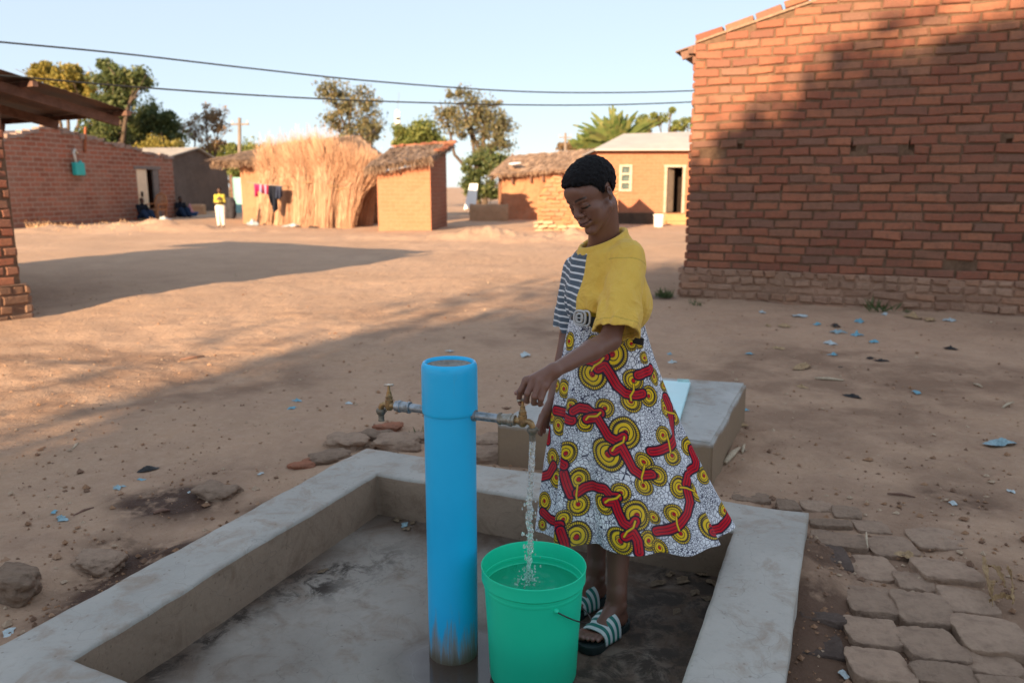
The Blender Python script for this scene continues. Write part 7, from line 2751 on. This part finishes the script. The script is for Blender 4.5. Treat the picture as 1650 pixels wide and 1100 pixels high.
def build_skirt():
    th = np.concatenate([np.linspace(-3.45, .31, 720, endpoint=False), np.linspace(.31, 2 * math.pi - 3.45, 150)])
    tt = np.linspace(0, 1, 430)
    TH, T = np.meshgrid(th, tt, indexing='ij')
    X, Y, Z = skirt_pt(TH, T)
    V = np.stack([X, Y, Z], -1)
    # arc length round each row, slant length down each rib
    dS = np.linalg.norm(np.diff(V, axis=0), axis=-1)
    S = np.concatenate([np.zeros((1, len(tt))), np.cumsum(dS, 0)], 0)
    i0 = np.argmin(np.abs(th + 1.57))
    S = S - S[i0]
    dU = np.linalg.norm(np.diff(V, axis=1), axis=-1)
    U = np.concatenate([np.zeros((len(th), 1)), np.cumsum(dU, 1)], 1)
    # picture place of every point on the near side, to find where a motif of the cloth sits
    dep = Y * CP + (H - Z) * SP
    pu = CX + FPX * X / dep
    pv = CY - FPX * (SP * Y + CP * (Z - H)) / dep
    nf = 720

    def locate(u, v):
        d = (pu[:nf] - u) ** 2 + (pv[:nf] - v) ** 2
        # prefer the outer (nearest) layer
        d = d + 30 * (Y[:nf] - Y[:nf].min())
        k = np.unravel_index(np.argmin(d), d.shape)
        return k
    C8 = lambda x, y: (860 + x / 3.055, 540 + y / 3.055)
    yel = np.array([.80, .54, .014]); dyel = np.array([.30, .21, .01]); red = np.array([.55, .008, .02]); navy = np.array([.010, .010, .030])
    col = np.zeros(V.shape); a_ = np.zeros(V.shape[:2])

    def paint(m, c):
        col[:] = col * (1 - m[..., None]) + np.asarray(c) * m[..., None]
        a_[:] = np.maximum(a_, m)
    px = dep.mean() / FPX

    def disc(x, y, r, spin=1, ph0=0.0):
        u, v = C8(x, y)
        i, j = locate(u, v)
        R_ = r / 3.055 * dep[i, j] / FPX * 1.10
        dx = S - S[i, j][None] if False else S - S[i][None, :]
        dy = U - U[:, j][:, None]
        rr = np.hypot(dx, dy); sel = rr < R_ * 1.2
        an = np.arctan2(dy, dx) * spin + ph0
        rho = rr / R_
        e = .0022 / R_
        paint(sstep(1.0 + e, 1.0 - e, rho) * sel, navy)
        paint(sstep(.90 + e, .90 - e, rho) * sel, yel)
        n_t = max(14, int(2 * math.pi * R_ / .0085))
        tick = sstep(.35, .75, np.cos(an * n_t)) * sstep(.74, .78, rho) * sstep(.94, .90, rho)
        paint(tick * sel, navy)
        paint(sstep(.045 + e, .02, np.abs(rho - .72)) * sel, navy)
        # spiralling bands inside the ring
        q_ = rho * 3.6 + an / (2 * math.pi)
        band = sstep(.17, .08, np.abs((q_ % 1.0) - .5)) * sstep(.70, .66, rho) * sstep(.14, .2, rho)
        paint(band * sel, navy)
        dots = sstep(.2, .75, np.cos(an * (n_t - 4))) * sstep(.05, .025, np.abs(rho - .62)) * .8
        paint(dots * sel, navy)
        paint(sstep(.19 + e, .15, rho) * sel, red)
        paint(sstep(.03, .015, np.abs(rho - .12 - .06 * an / 3.14)) * sel, navy)

    def ribbon(pts, w_):
        ij = [locate(*C8(*p)) for p in pts]
        best = np.full(V.shape[:2], 9.0)
        for (i1, j1), (i2, j2) in zip(ij[:-1], ij[1:]):
            # straight segment in the (arc, slant) sheet
            for k in range(1):
                t_ = np.clip((U - U[:, j1][:, None]) / (U[:, j2] - U[:, j1] + 1e-9)[:, None], 0, 1) if abs(j2 - j1) > 3 else None
                ax_, ay_ = S - S[i1][None, :], U - U[:, j1][:, None]
                bx_, by_ = S - S[i2][None, :], U - U[:, j2][:, None]
                ex, ey = ax_ - bx_, ay_ - by_
                L2 = ex * ex + ey * ey + 1e-12
                s_ = np.clip((ax_ * ex + ay_ * ey) / L2, 0, 1)
                best = np.minimum(best, np.hypot(ax_ - s_ * ex, ay_ - s_ * ey))
        w0 = w_ / 3.055 * px * .5
        paint(sstep(w0 * 1.45 + .001, w0 * 1.45 - .001, best), navy)
        paint(sstep(w0 + .001, w0 - .001, best), red)
        paint(sstep(.0017, .0008, np.abs(best - w0 * .38)), navy)

    def curl(pts, w_=7):
        ij = [locate(*C8(*p)) for p in pts]
        best = np.full(V.shape[:2], 9.0)
        for (i1, j1), (i2, j2) in zip(ij[:-1], ij[1:]):
            ax_, ay_ = S - S[i1][None, :], U - U[:, j1][:, None]
            bx_, by_ = S - S[i2][None, :], U - U[:, j2][:, None]
            ex, ey = ax_ - bx_, ay_ - by_
            s_ = np.clip((ax_ * ex + ay_ * ey) / (ex * ex + ey * ey + 1e-12), 0, 1)
            best = np.minimum(best, np.hypot(ax_ - s_ * ex, ay_ - s_ * ey))
        paint(sstep(.0055, .0035, best), navy)
        paint(sstep(.0036, .0022, best), yel)

    discs = [(385, 95, 78, 1, 0), (290, 190, 74, -1, 1), (490, 222, 54, 1, 2), (478, 325, 54, -1, 3), (566, 300, 50, 1, 1), (350, 358, 46, 1, 4), (255, 428, 46, -1, 2), (450, 480, 78, 1, 3), (368, 588, 80, -1, 2),
             (543, 622, 48, 1, 1), (538, 738, 50, -1, 0), (606, 692, 52, 1, 5), (222, 706, 56, 1, 3), (220, 830, 56, -1, 2), (430, 775, 48, 1, 1), (345, 830, 50, -1, 4), (508, 885, 72, 1, 2), (425, 1012, 66, -1, 5),
             (642, 360, 48, 1, 0), (690, 405, 36, 1, 2), (635, 490, 44, 1, 1), (680, 592, 48, -1, 3), (715, 745, 56, 1, 2), (800, 770, 50, -1, 1), (690, 880, 50, 1, 0), (722, 975, 52, -1, 2), (762, 545, 46, 1, 3), (838, 690, 42, -1, 1),
             (870, 940, 70, 1, 4), (565, 1010, 50, 1, 1), (618, 1045, 46, -1, 2), (150, 262, 44, 1, 2), (182, 345, 34, -1, 1), (92, 400, 34, 1, 0), (122, 445, 46, -1, 3), (160, 580, 56, 1, 2), (95, 600, 44, 1, 1), (112, 700, 48, -1, 2),
             (55, 815, 46, 1, 0), (210, 990, 72, 1, 3), (145, 905, 44, 1, 2), (125, 985, 44, -1, 1), (590, 205, 44, -1, 2), (545, 110, 30, 1, 1), (115, 250, 30, 1, 2), (175, 30, 44, 1, 1), (940, 860, 40, 1, 1), (45, 930, 30, 1, 2), (480, 40, 36, 1, 1), (300, 40, 40, -1, 1), (215, 100, 38, 1, 3), (430, 10, 30, 1, 2), (590, 895, 34, 1, 1), (520, 40, 26, -1, 2), (640, 250, 26, 1, 2)]
    ribbons = [[(250, 122), (300, 132), (350, 108)], [(315, 165), (350, 150), (375, 190), (410, 250), (450, 285), (500, 295), (535, 288)], [(105, 370), (150, 378), (190, 420)], [(195, 372), (225, 355), (262, 362), (300, 388), (330, 382)],
               [(262, 412), (310, 402), (340, 450), (370, 500), (410, 522), (442, 500)], [(392, 570), (430, 548), (460, 600), (490, 660), (530, 690), (582, 682)], [(148, 680), (165, 740), (185, 785), (212, 775)],
               [(215, 775), (250, 748), (300, 740), (350, 755), (382, 792), (412, 795)], [(360, 818), (398, 818), (415, 870), (440, 920), (480, 945), (502, 915)], [(450, 992), (490, 970), (512, 1010), (520, 1070)],
               [(512, 195), (545, 182), (575, 165)], [(645, 305), (665, 350), (675, 430), (688, 500), (668, 548), (575, 572)], [(775, 560), (800, 620), (795, 650), (758, 690), (750, 735)], [(755, 765), (768, 820), (755, 880), (710, 935), (650, 958), (600, 965)],
               [(965, 870), (945, 920), (915, 950), (880, 968)], [(40, 695), (75, 685), (100, 640)], [(45, 868), (85, 905), (130, 935)], [(75, 465), (72, 520)], [(130, 960), (150, 1010), (158, 1050)], [(130, 620), (150, 640)], [(150, 130), (190, 105), (240, 95)]]
    for d_ in discs: disc(*d_)
    for p in ribbons: ribbon(p, 39)
    for p in ([(345, 112), (330, 130), (300, 150), (285, 175)], [(490, 240), (492, 270), (475, 300), (480, 320)], [(330, 380), (310, 398), (270, 400), (258, 415)], [(445, 500), (440, 525), (400, 545), (385, 568)], [(545, 640), (538, 670), (530, 700), (535, 725)], [(215, 735), (212, 770), (208, 790), (215, 815)],
              [(425, 785), (410, 800), (370, 808), (352, 822)], [(500, 915), (490, 945), (460, 965), (445, 990)], [(645, 370), (665, 380), (690, 385)], [(655, 492), (665, 530), (672, 575)], [(720, 748), (750, 750), (790, 768)], [(700, 895), (705, 930), (715, 960)]):
        curl(p)
    n = NB('wax_print_cotton', .82, .2)
    uv = n.mapping(n.attr('weave', 'Vector'), (1, 1, 0))
    big = n.voronoi(72, 'DISTANCE_TO_EDGE', vec=uv); sml = n.voronoi(135, 'DISTANCE_TO_EDGE', vec=uv)
    wch = n.rng(n.noise(11, 2, .5, vec=uv), .42, .56)
    lb = n.rng(big, .03, .075); ls = n.rng(sml, .05, .13)
    lines = n.mix(wch, lb, ls)
    ground = n.mix(lines, (.030, .032, .075), (.80, .82, .86))
    c = n.mix(n.sep(n.attr('weave', 'Vector'))[2], ground, n.attr('print'))
    c = n.mix(n.rng(n.noise(6, 4, .6), .4, .7, 0, .15), c, (.3, .28, .27))
    n.done(c, n.bump(n.noise(500, 2, .5), .15, .001))
    F = []
    m, k = V.shape[:2]
    i, j = np.meshgrid(np.arange(m - 1), np.arange(k - 1), indexing='ij')
    a = (i * k + j).ravel()
    F = np.stack([a, a + k, a + k + 1, a + 1], 1)
    o = mesh_obj('skirt', V.reshape(-1, 3), F, n.m, girl, smooth=True)
    o['label'] = 'white wax print skirt with yellow swirls and red ribbons'
    al = a_.reshape(-1, 1)
    C_ = np.where(al > 1e-3, col.reshape(-1, 3) / np.maximum(al, 1e-3) if False else col.reshape(-1, 3), 0)
    vattr(o, 'print', C_)
    vattr(o, 'weave', np.stack([S.ravel(), U.ravel(), np.clip(al, 0, 1).ravel()], 1))
    s_ = o.modifiers.new('cloth', 'SOLIDIFY'); s_.thickness = .0016; s_.offset = -1
    # waistband of the skirt above the belt
    return


build_skirt()


def build_belt():
    mb = MB()
    th = np.linspace(0, 2 * math.pi, 97)
    def row(dz, k):
        x, y, z = skirt_pt(th, np.full_like(th, .0))
        return np.stack([WC[0] + (x - WC[0]) * k, WC[1] + (y - WC[1]) * k, z + dz], -1)
    waist = MB()
    waist.grid(np.stack([row(-.01, 1.0), row(.02, .99), row(.05, .99), row(.075, .99), row(.08, .98)], 0))
    mb.grid(np.stack([row(-.020, 1.015), row(-.019, 1.035), row(0, 1.04), row(.017, 1.035), row(.018, 1.012)], 0))
    b = mb.build('belt', simple('black_woven_belt', (.03, .034, .038), .6, .4, 80, .3, .3, .002), girl, smooth=True)
    # tail of the belt sticking out behind
    mb = MB()
    p = PY(1018, 546, 2.60); q = PY(1037, 551, 2.57)
    mb.bar(p, q, .010, .026); o = mb.build('belt_tail', simple('dark_belt_end', (.018, .016, .018), .5, .4), b); bevel(o, .004)
    c = PY(937, 512, 2.585)
    nrm = unit(np.array([-.55, -.83, .05])); sx = unit(np.cross(UP, nrm)); sy = np.cross(nrm, sx)
    def ring(cx, rx, ry, r, off):
        return [c + nrm * off + sx * (cx + rx * np.sign(math.cos(a)) * abs(math.cos(a)) ** .7) + sy * ry * np.sign(math.sin(a)) * abs(math.sin(a)) ** .7 for a in np.linspace(0, 2 * math.pi, 41)]
    mb = MB()
    mb.tube(ring(-.004, .021, .023, 0, .004), .0042, 8, cap=False)
    mb.tube(ring(-.004, .011, .014, 0, .007), .0036, 8, cap=False)
    mb.tube(ring(.016, .016, .024, 0, .001), .0036, 8, cap=False)
    mb.tube([c + nrm * .008 + sx * -.02, c + nrm * .009 + sx * .012], .0022, 6)
    mb.build('buckle', simple('grey_buckle', (.50, .50, .50), .35, .5, 40, .1, .05), b, smooth=True)
    m = simple('yellow_waistband', (.50, .35, .03), .85, .2, 60, .5, .1)
    waist.build('waistband', m, girl, smooth=True)


build_belt()


def build_sandals():
    msole = simple('dark_rubber_sole', (.016, .030, .030), .6, .4, 20, .2, .1)
    n = NB('striped_strap', .5, .4)
    v = n.attr('band', 'Vector')
    t = n.sep(v)[0]
    s = n.math('SINE', n.math('MULTIPLY', t, 2 * math.pi * 3.5))
    n.done(n.mix(n.rng(s, -.15, .15), (.008, .16, .13), (.52, .60, .60)))
    for heel, toe in ((HEELN, TOEN), (HEELF, TOEF)):
        d = unit((toe - heel) * np.array([1, 1, 0])); sd = np.array([-d[1], d[0], 0]); L = np.linalg.norm((toe - heel)[:2])
        base = np.array([heel[0], heel[1], 0.0])
        g = bpy.data.objects.new('sandal', None); COL.objects.link(g); g.parent = girl
        g.location = Vector((float(base[0]), float(base[1]), 0)) - wloc(girl)
        prof = [(-.018, .0), (-.012, .020), (.01, .032), (.05, .034), (.10, .032), (.14, .038), (.18, .046), (.21, .046), (.235, .036), (.248, .018), (.252, 0)]
        k = (L + .022) / .252
        pts = [(a * k, b) for a, b in prof] + [(a * k, -b * .95) for a, b in prof[1:-1][::-1]]
        ev = lambda z, sc_: [base + d * (.11 + (a - .11) * sc_) + sd * b * sc_ + UP * z for a, b in pts]
        rows = [ev(.002, .97), ev(.006, 1.0), ev(.020, 1.0), ev(.026, 1.01), ev(.031, 1.0), ev(.031, .93), ev(.026, .90)]
        mb = MB(); m = len(pts)
        A = np.array([r + [r[0]] for r in rows]); mb.grid(A)
        mb.add(ev(.026, .90), [tuple(range(m))]); mb.add(ev(.002, .97), [tuple(range(m))[::-1]])
        mb.build('sole', msole, g, smooth=True, angle=50)
        us = np.linspace(0, 1, 25); ph = np.linspace(-.08, math.pi + .08, 40)
        G = np.zeros((25, 40, 3)); W = np.zeros((25, 40))
        for i, u in enumerate(us):
            a = L * (.44 + .40 * u)
            w_ = .049 - .001 * u; hh = .078 - .034 * u
            for j, p in enumerate(ph):
                c, s_ = math.cos(p), math.sin(p)
                G[i, j] = base + d * (a - .012 * c) + sd * w_ * np.sign(c) * abs(c) ** .75 + UP * (.022 + hh * np.sign(s_) * abs(s_) ** .8)
                W[i, j] = u
        mb = MB(); mb.grid(G)
        o = mb.build('strap', n.m, g, smooth=True)
        vattr(o, 'band', np.stack([W.ravel()] * 3, 1))
        sm = o.modifiers.new('thickness', 'SOLIDIFY'); sm.thickness = .005; sm.offset = 1


build_sandals()
